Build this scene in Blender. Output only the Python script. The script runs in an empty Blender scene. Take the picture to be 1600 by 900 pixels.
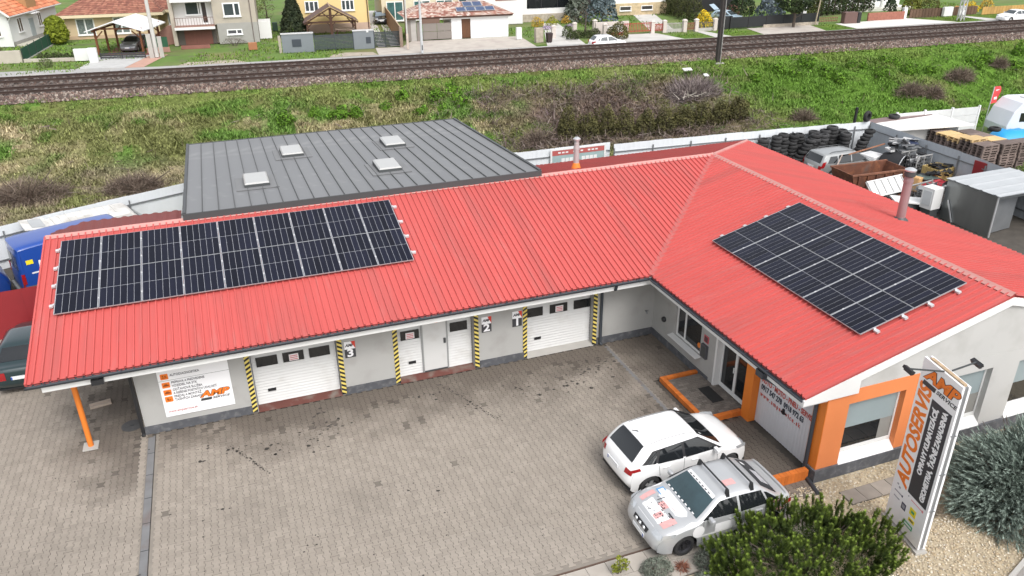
import bpy, math, random
import numpy as np
from mathutils import Vector, Matrix
sc = bpy.context.scene
C = sc.collection
PI = math.pi
rnd = random.Random(11)
nr = np.random.default_rng(5)

# ---------------------------------------------------------------- camera, sky, sun, exposure
def add_camera():
    yaw, pitch, roll = math.radians(20.0883), math.radians(25.9087), math.radians(-0.5783)
    cy, sy, cp, sp = math.cos(yaw), math.sin(yaw), math.cos(pitch), math.sin(pitch)
    f = Vector((sy*cp, cy*cp, -sp)); r = Vector((cy, -sy, 0)); u = r.cross(f)
    r2 = r*math.cos(roll) + u*math.sin(roll); u2 = -r*math.sin(roll) + u*math.cos(roll)
    cam = bpy.data.cameras.new('drone_camera'); ob = bpy.data.objects.new('drone_camera', cam); C.objects.link(ob)
    cam.sensor_width = 36; cam.lens = 36*1233.05/1600; cam.clip_start = 0.5; cam.clip_end = 3000
    M = Matrix(((r2.x, u2.x, -f.x, -13.135), (r2.y, u2.y, -f.y, -21.431), (r2.z, u2.z, -f.z, 13.811), (0, 0, 0, 1)))
    ob.matrix_world = M; sc.camera = ob
add_camera()
SUN_EL, SUN_AZ = math.radians(52), math.radians(173)      # azimuth clockwise from +Y: veiled sun from the front
w = bpy.data.worlds.new('World'); sc.world = w; w.use_nodes = True
nt = w.node_tree; bg = nt.nodes['Background']
sky = nt.nodes.new('ShaderNodeTexSky'); sky.sky_type = 'NISHITA'; sky.sun_disc = False
sky.sun_elevation = SUN_EL; sky.sun_rotation = SUN_AZ; sky.dust_density = 4.0; sky.air_density = 1.0; sky.ozone_density = 1.0
hs = nt.nodes.new('ShaderNodeHueSaturation'); hs.inputs['Saturation'].default_value = 0.22
nt.links.new(sky.outputs[0], hs.inputs['Color']); nt.links.new(hs.outputs[0], bg.inputs['Color'])
bg.inputs['Strength'].default_value = 0.15
sun = bpy.data.lights.new('sun', 'SUN'); sun.energy = 0.5; sun.angle = math.radians(20); sun.color = (1, .965, .92)
so = bpy.data.objects.new('sun', sun); C.objects.link(so)
sdir = Vector((math.sin(SUN_AZ)*math.cos(SUN_EL), math.cos(SUN_AZ)*math.cos(SUN_EL), math.sin(SUN_EL)))
so.rotation_euler = sdir.to_track_quat('Z', 'Y').to_euler(); so.location = (-20, -30, 40)
sc.view_settings.view_transform = 'Standard'; sc.view_settings.look = 'None'
sc.view_settings.exposure = 0.9; sc.view_settings.gamma = 1

# ---------------------------------------------------------------- materials
MATS = {}
def mat(name, col=(.5, .5, .5), rough=.6, metal=0, var=.1, scale=1.5, bump=0, bscale=30, rv=0, spec=.5,
        dirt=None, attr=False, coat=0, alpha=None, stretch=None):
    if name in MATS: return MATS[name]
    m = bpy.data.materials.new(name); m.use_nodes = True; t = m.node_tree; N = t.nodes; L = t.links
    b = N['Principled BSDF']; b.inputs['Roughness'].default_value = rough; b.inputs['Metallic'].default_value = metal
    b.inputs['Specular IOR Level'].default_value = spec
    if coat: b.inputs['Coat Weight'].default_value = coat; b.inputs['Coat Roughness'].default_value = .06
    tc = N.new('ShaderNodeTexCoord'); vec = tc.outputs['Object']
    if stretch:
        mp = N.new('ShaderNodeMapping'); mp.inputs['Scale'].default_value = stretch; L.new(vec, mp.inputs['Vector']); vec = mp.outputs[0]
    def noise(s, d=5):
        n = N.new('ShaderNodeTexNoise'); n.inputs['Scale'].default_value = s; n.inputs['Detail'].default_value = d
        L.new(vec, n.inputs['Vector']); return n.outputs['Fac']
    def mth(op, a, bb):
        n = N.new('ShaderNodeMath'); n.operation = op
        for i, q in enumerate((a, bb)):
            if isinstance(q, (int, float)): n.inputs[i].default_value = q
            else: L.new(q, n.inputs[i])
        return n.outputs[0]
    if attr:
        a = N.new('ShaderNodeAttribute'); a.attribute_name = 'col'; c = a.outputs['Color']
    else:
        a = N.new('ShaderNodeRGB'); a.outputs[0].default_value = (*col, 1); c = a.outputs[0]
    if dirt:
        for (dc, lo, hi, ds) in dirt:
            n = noise(ds, 8); mr = N.new('ShaderNodeMapRange'); mr.inputs[1].default_value = lo; mr.inputs[2].default_value = hi
            L.new(n, mr.inputs[0]); mx = N.new('ShaderNodeMixRGB'); L.new(mr.outputs[0], mx.inputs[0]); L.new(c, mx.inputs[1])
            mx.inputs[2].default_value = (*dc, 1); c = mx.outputs[0]
    v = None
    if var: v = mth('ADD', mth('MULTIPLY', mth('SUBTRACT', noise(scale), .5), 3.2*var), 1.0)
    if rv:
        oi = N.new('ShaderNodeObjectInfo'); q = mth('ADD', mth('MULTIPLY', mth('SUBTRACT', oi.outputs['Random'], .5), 2*rv), 1.0)
        v = q if v is None else mth('MULTIPLY', v, q)
    if v is not None:
        h = N.new('ShaderNodeHueSaturation'); L.new(c, h.inputs['Color']); L.new(v, h.inputs['Value']); c = h.outputs[0]
    L.new(c, b.inputs['Base Color'])
    if bump:
        bn = N.new('ShaderNodeBump'); bn.inputs['Strength'].default_value = bump; bn.inputs['Distance'].default_value = .02
        L.new(noise(bscale, 4), bn.inputs['Height']); L.new(bn.outputs[0], b.inputs['Normal'])
    MATS[name] = m
    return m

# ---------------------------------------------------------------- mesh builder
class MB:
    def __init__(s): s.v = []; s.f = []; s.mi = []
    def face(s, pts, m=0):
        i = len(s.v); s.v.extend([tuple(p) for p in pts]); s.f.append(tuple(range(i, i+len(pts)))); s.mi.append(m); return s
    def _q(s, base, quads, m):
        for q in quads: s.f.append(tuple(base+k for k in q)); s.mi.append(m)
    def hexa(s, P, m=0):
        b = len(s.v); s.v.extend([tuple(p) for p in P])
        s._q(b, ((0, 3, 2, 1), (4, 5, 6, 7), (0, 1, 5, 4), (1, 2, 6, 5), (2, 3, 7, 6), (3, 0, 4, 7)), m); return s
    def box(s, a, b, m=0):
        x0, y0, z0 = a; x1, y1, z1 = b
        return s.hexa([(x0, y0, z0), (x1, y0, z0), (x1, y1, z0), (x0, y1, z0), (x0, y0, z1), (x1, y0, z1), (x1, y1, z1), (x0, y1, z1)], m)
    def obox(s, c, size, M=None, m=0):
        sx, sy, sz = [k/2 for k in size]; c = Vector(c)
        P = [Vector(p) for p in ((-sx, -sy, -sz), (sx, -sy, -sz), (sx, sy, -sz), (-sx, sy, -sz), (-sx, -sy, sz), (sx, -sy, sz), (sx, sy, sz), (-sx, sy, sz))]
        return s.hexa([c + (M @ p if M else p) for p in P], m)
    def bar(s, p, q, w, h=None, m=0, up=(0, 0, 1)):
        p, q = Vector(p), Vector(q); h = h or w; d = (q-p).normalized(); u = Vector(up)
        if abs(d.dot(u)) > .98: u = Vector((0, 1, 0))
        r = d.cross(u).normalized()*w/2; n = r.normalized().cross(d)*h/2
        return s.hexa([p-r-n, p+r-n, p+r+n, p-r+n, q-r-n, q+r-n, q+r+n, q-r+n], m)
    def tube(s, path, r, n=8, m=0, caps=True):
        path = [Vector(p) for p in path]; k = len(path); rr = r if isinstance(r, (list, tuple)) else [r]*k; b = len(s.v)
        ref = None
        for i, p in enumerate(path):
            d = (path[min(i+1, k-1)]-path[max(i-1, 0)]).normalized()
            if ref is None: ref = Vector((0, 0, 1)) if abs(d.z) < .9 else Vector((1, 0, 0))
            u = d.cross(ref).normalized(); v = u.cross(d); ref = -v if False else ref
            for j in range(n):
                a = 2*PI*j/n; s.v.append(tuple(p + (u*math.cos(a) + v*math.sin(a))*rr[i]))
        for i in range(k-1):
            for j in range(n):
                s.f.append((b+i*n+j, b+i*n+(j+1) % n, b+(i+1)*n+(j+1) % n, b+(i+1)*n+j)); s.mi.append(m)
        if caps:
            s.f.append(tuple(b+j for j in range(n))[::-1]); s.f.append(tuple(b+(k-1)*n+j for j in range(n))); s.mi += [m, m]
        return s
    def lathe(s, prof, n=16, M=None, m=0, close=False):
        b = len(s.v); k = len(prof)
        for (r, z) in prof:
            for j in range(n):
                a = 2*PI*j/n; p = Vector((r*math.cos(a), r*math.sin(a), z)); s.v.append(tuple(M @ p if M else p))
        for i in range(k if close else k-1):
            i2 = (i+1) % k
            for j in range(n):
                s.f.append((b+i*n+j, b+i*n+(j+1) % n, b+i2*n+(j+1) % n, b+i2*n+j)); s.mi.append(m)
        if not close:
            if prof[0][0] > 1e-4: s.f.append(tuple(b+j for j in range(n))[::-1]); s.mi.append(m)
            if prof[-1][0] > 1e-4: s.f.append(tuple(b+(k-1)*n+j for j in range(n))); s.mi.append(m)
        return s
    def prism(s, poly, f, lo, hi, m=0):           # poly of 2D points, f(a, b, c) -> 3D
        n = len(poly); b = len(s.v)
        s.v += [tuple(f(a, c, lo)) for a, c in poly] + [tuple(f(a, c, hi)) for a, c in poly]
        s.f += [tuple(range(b, b+n))[::-1], tuple(range(b+n, b+2*n))] + [(b+i, b+(i+1) % n, b+n+(i+1) % n, b+n+i) for i in range(n)]
        s.mi += [m]*(n+2); return s
    def grid(s, P, m=0):                          # P: rows of equal-length point lists
        b = len(s.v); w_ = len(P[0])
        for row in P: s.v += [tuple(p) for p in row]
        for i in range(len(P)-1):
            for j in range(w_-1):
                s.f.append((b+i*w_+j, b+i*w_+j+1, b+(i+1)*w_+j+1, b+(i+1)*w_+j)); s.mi.append(m)
        return s
    def mesh(s, name, mats, smooth=False):
        me = bpy.data.meshes.new(name); me.from_pydata(s.v, [], s.f)
        for m in (mats if isinstance(mats, (list, tuple)) else [mats]): me.materials.append(m)
        if any(s.mi): me.polygons.foreach_set('material_index', s.mi)
        if smooth: me.polygons.foreach_set('use_smooth', [True]*len(s.f)); me.set_sharp_from_angle(angle=math.radians(smooth if smooth > 1 else 40))
        me.update(); return me

def part(name, mb, mats, parent=None, smooth=False, bev=0, label=None, loc=None):
    me = mb if isinstance(mb, bpy.types.Mesh) else mb.mesh(name, mats, smooth)
    o = bpy.data.objects.new(name, me); C.objects.link(o)
    if parent: o.parent = parent
    if loc is not None: o.location = loc
    if bev:
        md = o.modifiers.new('bevel', 'BEVEL'); md.width = bev; md.segments = 2; md.limit_method = 'ANGLE'; md.angle_limit = .7
    if label: o['label'] = label
    return o
def tag(o, label, cat, group=None):
    o['label'] = label; o['category'] = cat
    if group: o['group'] = group
    return o
def thing(name, label, cat, loc=(0, 0, 0), rz=0, group=None):
    o = bpy.data.objects.new(name, None); C.objects.link(o); o.empty_display_size = .2
    o.location = loc; o.rotation_euler = (0, 0, rz)
    return tag(o, label, cat, group)
def struct(name, mb, mats, smooth=False, kind='structure', parent=None):
    o = part(name, mb, mats, parent, smooth); o['kind'] = kind; return o
def dup(root, loc, rz=None, label=None, group=None):
    r = root.copy(); C.objects.link(r); r.location = loc
    if rz is not None: r.rotation_euler = (0, 0, rz)
    if label: r['label'] = label
    if group: r['group'] = group
    for ch in list(root.children):
        c = ch.copy(); C.objects.link(c); c.parent = r
        for g in list(ch.children):
            d = g.copy(); C.objects.link(d); d.parent = c
    return r
def np_mesh(name, V, F, mats, cols=None, smooth=False, mi=None):
    V = np.asarray(V, np.float32); F = np.asarray(F, np.int32); k = F.shape[1]
    me = bpy.data.meshes.new(name); me.vertices.add(len(V)); me.vertices.foreach_set('co', V.ravel())
    me.loops.add(F.size); me.loops.foreach_set('vertex_index', F.ravel())
    me.polygons.add(len(F)); me.polygons.foreach_set('loop_start', np.arange(0, F.size, k, dtype=np.int32))
    me.polygons.foreach_set('use_smooth', np.full(len(F), bool(smooth)))
    for m in (mats if isinstance(mats, (list, tuple)) else [mats]): me.materials.append(m)
    if mi is not None: me.polygons.foreach_set('material_index', np.asarray(mi, np.int32))
    me.update(calc_edges=True)
    if cols is not None:
        at = me.color_attributes.new('col', 'FLOAT_COLOR', 'CORNER')
        c = np.ones((len(F), k, 4), np.float32); c[:, :, :3] = np.asarray(cols, np.float32)[:, None, :]
        at.data.foreach_set('color', c.ravel())
    me.validate(); return me
ORD = ['first', 'second', 'third', 'fourth', 'fifth', 'sixth', 'seventh', 'eighth', 'ninth', 'tenth', 'eleventh', 'twelfth', 'thirteenth', 'fourteenth', 'fifteenth', 'sixteenth', 'seventeenth', 'eighteenth', 'nineteenth', 'twentieth']+['twenty-'+q for q in ('first', 'second', 'third', 'fourth', 'fifth', 'sixth', 'seventh', 'eighth', 'ninth')]

# text as mesh
FONT = None
def text_mb(txt, size, M, depth=.004, bold=0., shear=0., align='LEFT', sx=1., spacing=1.):
    cu = bpy.data.curves.new('lettering', 'FONT'); cu.body = txt; cu.size = size; cu.extrude = depth; cu.offset = bold; cu.shear = shear
    cu.align_x = align; cu.align_y = 'CENTER'; cu.resolution_u = 3; cu.space_character = spacing
    ob = bpy.data.objects.new('lettering', cu); C.objects.link(ob)
    dg = bpy.context.evaluated_depsgraph_get(); me = bpy.data.meshes.new_from_object(ob.evaluated_get(dg))
    bpy.data.objects.remove(ob); bpy.data.curves.remove(cu)
    me.transform(M @ Matrix.Diagonal((sx, 1, 1, 1))); return me
def lettering(name, txt, size, M, m, parent, **k):
    me = text_mb(txt, size, M, **k); me.materials.clear(); me.materials.append(m); me.name = name
    return part(name, me, m, parent)
def frame_M(o, ex, ey):
    ex, ey = Vector(ex).normalized(), Vector(ey).normalized(); ez = ex.cross(ey); o = Vector(o)
    return Matrix(((ex.x, ey.x, ez.x, o.x), (ex.y, ey.y, ez.y, o.y), (ex.z, ey.z, ez.z, o.z), (0, 0, 0, 1)))

# ---------------------------------------------------------------- shared materials
def srgb(r, g, b):
    f = lambda c: (c/255/12.92) if c/255 < .04045 else ((c/255+.055)/1.055)**2.4
    return (f(r), f(g), f(b))
m_white = mat('white_paint', (.70, .70, .69), .45, var=.04)
m_wall = mat('grey_render', (.375, .371, .357), .85, var=.05, scale=.8, bump=.25, bscale=60, dirt=[((.32, .312, .295), .52, .75, 1.3)])
m_walllt = mat('pale_render', (.46, .455, .44), .85, var=.04, scale=.8, bump=.2, bscale=60, dirt=[((.39, .383, .365), .52, .75, 1.1)])
m_orange = mat('orange_paint', (.72, .2, .025), .6, var=.06, bump=.1)
m_orange2 = mat('orange_render', (.66, .21, .07), .75, var=.05, bump=.15)
m_red = mat('red_roof_paint', (.48, .085, .077), .5, var=.04, scale=.4, dirt=[((.40, .085, .078), .5, .75, .7)])
m_redlt = mat('faded_red_cap', (.5, .24, .215), .5, var=.1, scale=2)
m_dkred = mat('brown_red_sheet', (.16, .035, .03), .6, var=.15, scale=1.2)
m_fred = mat('dark_red_fence_sheet', (.26, .02, .025), .5, var=.1)
m_anth = mat('anthracite', (.035, .042, .052), .45, var=.08)
m_black = mat('black_plastic', (.018, .018, .02), .5, var=.05)
m_plinth = mat('slate_plinth', (.085, .088, .098), .85, var=.3, scale=3, bump=.4, bscale=25, dirt=[((.13, .13, .135), .5, .7, 6)])
m_glass = mat('dark_glass', (.012, .014, .016), .04, var=0, spec=.8)
m_glass2 = mat('house_glass', (.05, .062, .068), .08, var=.3, scale=.8, spec=.8)
m_grey = mat('grey_metal_roof', (.135, .138, .142), .5, var=.06, scale=.5, dirt=[((.17, .17, .17), .55, .75, .8)])
m_greyd = mat('dark_grey_trim', (.06, .064, .066), .5, var=.06)
m_alu = mat('aluminium', (.62, .63, .64), .35, .6, var=.05)
m_fence = mat('pale_grey_fence_sheet', (.68, .71, .735), .55, var=.05, scale=.6, dirt=[((.58, .6, .61), .55, .75, .7)])
m_steel = mat('grey_steel', (.22, .23, .24), .5, .4, var=.15)
m_galv = mat('galvanised_sheet', (.27, .285, .285), .32, .75, var=.22, scale=.9, stretch=(1, 1, .35))
m_rust = mat('rusty_steel', (.12, .045, .025), .85, var=.35, scale=2.5, bump=.3, dirt=[((.2, .075, .035), .5, .65, 3), ((.09, .06, .05), .55, .7, 1.5)])
m_tyre = mat('tyre_rubber', (.03, .03, .031), .85, var=.2, scale=4, rv=.35)
m_concrete = mat('concrete', (.4, .385, .36), .9, var=.12, scale=2, bump=.2)
m_asphalt = mat('asphalt', (.2, .195, .19), .9, var=.1, scale=.4, bump=.2)
m_wood = mat('brown_wood', (.07, .03, .018), .7, var=.2, scale=3)
m_leaf = mat('foliage', attr=True, rough=.75, var=0, spec=.25)
m_bark = mat('bark', (.09, .07, .055), .9, var=.3, scale=4, bump=.4)
# ================================================================ terrain, railway, streets
_ng = nr.random((8, 64, 64))
def vnoise(x, y, s, k=0):
    x = np.asarray(x, float)/s + 31.7*k; y = np.asarray(y, float)/s + 17.3*k
    xi = np.floor(x).astype(int); yi = np.floor(y).astype(int); fx = x-xi; fy = y-yi
    fx = fx*fx*(3-2*fx); fy = fy*fy*(3-2*fy); g = _ng[k % 8]
    a = g[xi % 64, yi % 64]; b = g[(xi+1) % 64, yi % 64]; c = g[xi % 64, (yi+1) % 64]; d = g[(xi+1) % 64, (yi+1) % 64]
    return (a*(1-fx)+b*fx)*(1-fy)+(c*(1-fx)+d*fx)*fy
def fbm(x, y, s, k=0): return (vnoise(x, y, s, k)+.5*vnoise(x, y, s/2.1, k+1)+.25*vnoise(x, y, s/4.3, k+2))/1.75
def yn(x): return 36.75-.0805*x+.0002*x*x           # near rail of the near track
def smooth(a, b, t):
    t = np.clip((np.asarray(t, float)-a)/(b-a), 0, 1); return t*t*(3-2*t)
def bank_z(x, y):
    d = np.asarray(y, float)-yn(np.asarray(x, float))
    up = 2.45*smooth(-13.5, -3.2, d)+.27*smooth(-3.2, -1.3, d)
    dn = 2.72*(1-smooth(7.2, 12, d))
    z = np.where(d < 3, up, dn)
    rough = np.where((d > -15) & (d < -1.6), 1., 0.)*smooth(-15, -12, d)*(1-smooth(-3, -1.6, d))
    return z + rough*(fbm(x, y, 3.2, 1)-.5)*1.1 - .05
def bank_col(x, y, r):
    # straw and olive on the left, dead brown brambles in the middle, lush green on the right and along the crest
    d = y-yn(x)
    straw = np.array((.34, .285, .175)); olive = np.array((.155, .165, .06)); green = np.array((.09, .175, .03)); brown = np.array((.17, .125, .098)); lush = np.array((.098, .185, .028))
    n1 = (.6*fbm(x, y, 4, 2)+.4*fbm(x, y, 1.1, 5))[:, None]; n2 = (.6*fbm(x, y, 2.4, 4)+.4*fbm(x, y, .8, 1))[:, None]
    c = olive+(straw-olive)*np.clip((n1-.47)*4.5, 0, 1)
    c = c+(green-c)*np.clip((n2-.46)*6, 0, .95)
    right = (smooth(18, 26, x+(fbm(x, y, 5, 5)-.5)*14))[:, None]
    cr = lush+(olive-lush)*np.clip((n1-.5)*4, 0, .8)
    c = c+(cr-c)*right
    brz = (smooth(2.5, 7, x)*(1-smooth(18, 21.5, x))*smooth(-16, -12.5, d)*(1-smooth(-7, -4.2, d)))[:, None]*np.clip((fbm(x, y, 3, 6)[:, None]-.25)*5, 0, 1)
    c = c+(brown-c)*brz
    lft = ((1-smooth(-15, -8, x))*(1-smooth(-12.5, -8.5, d)))[:, None]*np.clip((n2-.36)*5, 0, 1)
    c = c+(np.array((.20, .16, .115))-c)*lft
    crest = (smooth(-6, -3.5, d))[:, None]*np.clip((n1-.3)*3, 0, .75)
    c = c+(np.array((.135, .19, .04))-c)*crest
    return c*(.72+.56*r[:, None])
def build_land():
    g = MB(); g.box((-500, -80, -.9), (700, 900, -.08)); struct('ground', g, mat('lawn_ground', (.10, .17, .03), .95, var=.3, scale=.35, bump=.5, bscale=8, dirt=[((.16, .15, .06), .48, .7, .12), ((.13, .11, .07), .55, .7, .6)]))
    xs = np.arange(-70, 131, .5); ys = np.arange(17.3, 62, .4); X, Y = np.meshgrid(xs, ys, indexing='ij'); Z = bank_z(X.ravel(), Y.ravel())
    d0 = (Y.ravel()-yn(X.ravel())); Z = np.where(d0 > 12.5, -.072, Z)
    Z = np.where(Y.ravel() < 17.6, np.minimum(Z, -.06), Z)
    V = np.stack([X.ravel(), Y.ravel(), Z], 1); nx, ny = len(xs), len(ys); I = np.arange(nx*ny).reshape(nx, ny)
    F = np.stack([I[:-1, :-1], I[1:, :-1], I[1:, 1:], I[:-1, 1:]], -1).reshape(-1, 4)
    ctr = V[F].mean(1); col = bank_col(ctr[:, 0], ctr[:, 1], nr.random(len(F)))*.8
    me = np_mesh('embankment', V, F, mat('bank_soil', attr=True, rough=.95, var=.25, scale=5, bump=.8, bscale=12, spec=.1), col, smooth=True)
    o = bpy.data.objects.new('embankment', me); C.objects.link(o); o['kind'] = 'structure'
    # grass: clumps of blades
    n = 74000
    x = np.concatenate([nr.uniform(-34, 75, n-30000), nr.uniform(-30, 40, 30000)]); y = np.concatenate([nr.uniform(17.6, 40, n-30000), nr.uniform(17.6, 36, 30000)]); d = y-yn(x); k = (d < -1.3) & (d > -22); x, y = x[k], y[k]
    d = y-yn(x); n = len(x); z = bank_z(x, y); r = nr.random(n); col = bank_col(x, y, r)*1.12
    hgt = (.05+.30*np.clip(fbm(x, y, 1.6, 3)-.22, 0, 1)*(1-.5*smooth(-5, -3, d)))*(.5+1.0*nr.random(n))
    Vs, Fs, Cs = [], [], []
    for b in range(5):
        a = nr.random(n)*2*PI; lean = .5+1.3*nr.random(n); wd = .028+.03*nr.random(n); ox, oy = nr.normal(0, .17, n), nr.normal(0, .17, n)
        px, py = x+ox, y+oy
        A = np.stack([px-np.sin(a)*wd, py+np.cos(a)*wd, z-.05], 1); B = np.stack([px+np.sin(a)*wd, py-np.cos(a)*wd, z-.05], 1)
        T = np.stack([px+np.cos(a)*hgt*lean, py+np.sin(a)*hgt*lean, z+hgt], 1)
        base = sum(len(q) for q in Vs); Vs.append(np.stack([A, B, T], 1).reshape(-1, 3)); Fs.append(np.arange(n*3).reshape(-1, 3)+base)
        Cs.append(np.clip(col*1.12*(.68+.64*nr.random((n, 1))), 0, 1))
    me = np_mesh('grass', np.concatenate(Vs), np.concatenate(Fs), m_leaf, np.concatenate(Cs))
    o = bpy.data.objects.new('grass', me); C.objects.link(o); o['kind'] = 'stuff'
    # dead brambles and twigs lying on the bank
    n = 26000; x = np.concatenate([nr.uniform(0, 23, 18000), nr.uniform(-34, 60, 8000)]); y = np.concatenate([nr.uniform(20.5, 33, 18000), nr.uniform(20, 33, 8000)])
    d = y-yn(x); w_ = fbm(x, y, 3.3, 6); zone = np.where((x > 3) & (x < 21), smooth(-16, -12.5, d)*(1-smooth(-7, -4, d)), .13*(d < -4)*(d > -15)); k = nr.random(n) < zone*np.clip((w_-.2)*3, 0, 1)
    x, y = x[k], y[k]; n = len(x); z = bank_z(x, y)+nr.random(n)*.45; a = nr.random(n)*2*PI; el = nr.normal(.25, .5, n); ln = .25+.55*nr.random(n); wd = .012+.016*nr.random(n)
    D = np.stack([np.cos(a)*np.cos(el), np.sin(a)*np.cos(el), np.sin(el)], 1)*ln[:, None]; S = np.stack([-np.sin(a), np.cos(a), nr.normal(0, .5, n)], 1)*wd[:, None]; P0 = np.stack([x, y, z], 1)
    V = np.stack([P0-S, P0+S, P0+D+S*.4, P0+D-S*.4], 1).reshape(-1, 3)
    pal = np.array([(.16, .12, .095), (.1, .07, .055), (.2, .165, .14), (.14, .10, .10), (.075, .06, .045)]); col = pal[nr.integers(0, 5, n)]*(.7+.6*nr.random((n, 1)))
    o = bpy.data.objects.new('dead_brambles', np_mesh('dead_brambles', V, np.arange(n*4).reshape(-1, 4), m_leaf, col)); C.objects.link(o); o['kind'] = 'stuff'
def build_railway():
    xs = np.arange(-75, 135, 2.5)
    def strip(mb, d0, z0, d1, z1, m=0): mb.grid([[(x, yn(x)+d0, z0), (x, yn(x)+d1, z1)] for x in xs], m)
    bl = MB()
    for (a, za, b, zb) in ((-1.55, 2.66, -.75, 2.88), (-.75, 2.88, 6.3, 2.88), (6.3, 2.88, 7.4, 2.62)): strip(bl, a, za, b, zb)
    struct('ballast_bed', bl, mat('ballast', (.10, .08, .07), .95, var=.35, scale=1.2, bump=1., bscale=14))
    n = 30000; x = np.concatenate([nr.uniform(-34, 80, 20000), nr.uniform(-34, 60, 10000)]); dd = np.concatenate([nr.uniform(-1.75, 6.6, 20000), nr.uniform(-1.95, -.5, 10000)])
    y = yn(x)+dd; z = np.where(dd < -.75, 2.66+(dd+1.55)/.8*.22, 2.88); z = np.where(dd < -1.6, 2.64, z)
    s = nr.uniform(.05, .12, n)*np.where(dd < -.5, 1.15, .85); dirs = np.array([(1, 0, 0), (-1, 0, 0), (0, 1, 0), (0, -1, 0), (0, 0, 1)], float)
    V = (np.stack([x, y, z], 1)[:, None, :]+dirs[None]*(s[:, None, None]*(.6+.8*nr.random((n, 5, 1)))))
    F = np.array([(0, 2, 4), (2, 1, 4), (1, 3, 4), (3, 0, 4)]); F = (F[None]+(np.arange(n)*5)[:, None, None]).reshape(-1, 3)
    pal = np.array([(.17, .115, .095), (.23, .17, .14), (.085, .064, .056), (.3, .25, .215), (.14, .11, .095), (.12, .078, .066)]); c = pal[nr.integers(0, 6, n)]*(.7+.5*nr.random((n, 1)))*np.where(dd > -.4, .62, 1.0)[:, None]
    o = bpy.data.objects.new('ballast_stones', np_mesh('ballast_stones', V.reshape(-1, 3), F, m_leaf, np.repeat(c, 4, 0))); C.objects.link(o); o['kind'] = 'stuff'
    sl = MB()
    for base in (.75, 4.75):
        for x in np.arange(-60, 110, .62):
            y = yn(x)+base; sl.hexa([(x-.13, y-1.25, 2.8), (x+.13, y-1.25, 2.8), (x+.13, y+1.25, 2.8), (x-.13, y+1.25, 2.8), (x-.1, y-1.25, 2.93), (x+.1, y-1.25, 2.93), (x+.1, y+1.25, 2.93), (x-.1, y+1.25, 2.93)])
            for q in (-.75, .75):
                sl.box((x-.09, y+q-.17, 2.925), (x+.09, y+q+.17, 2.965), 1)
    struct('sleepers', sl, [mat('sleeper_concrete', (.15, .13, .118), .9, var=.25, scale=3), mat('rail_clips', (.11, .095, .085), .7, var=.2)], kind='stuff')
    for d in (0, 1.5, 4, 5.5):
        rl = MB(); sec = [(-.07, 2.94), (.07, 2.94), (.065, 2.965), (.014, 2.985), (.014, 3.06), (.04, 3.075), (.038, 3.115), (-.038, 3.115), (-.04, 3.075), (-.014, 3.06), (-.014, 2.985), (-.065, 2.965)]
        rows = [[(x, yn(x)+d+a, b) for a, b in sec+sec[:1]] for x in xs]; rl.grid(rows)
        struct('rail', rl, mat('rail_steel', (.075, .05, .042), .55, .5, var=.3, scale=2))
def sheet(name, pts, z, m, kind='structure', parent=None):
    b = MB(); b.face([(p[0], p[1], z) for p in pts]); return struct(name, b, m, kind=kind, parent=parent)
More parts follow.
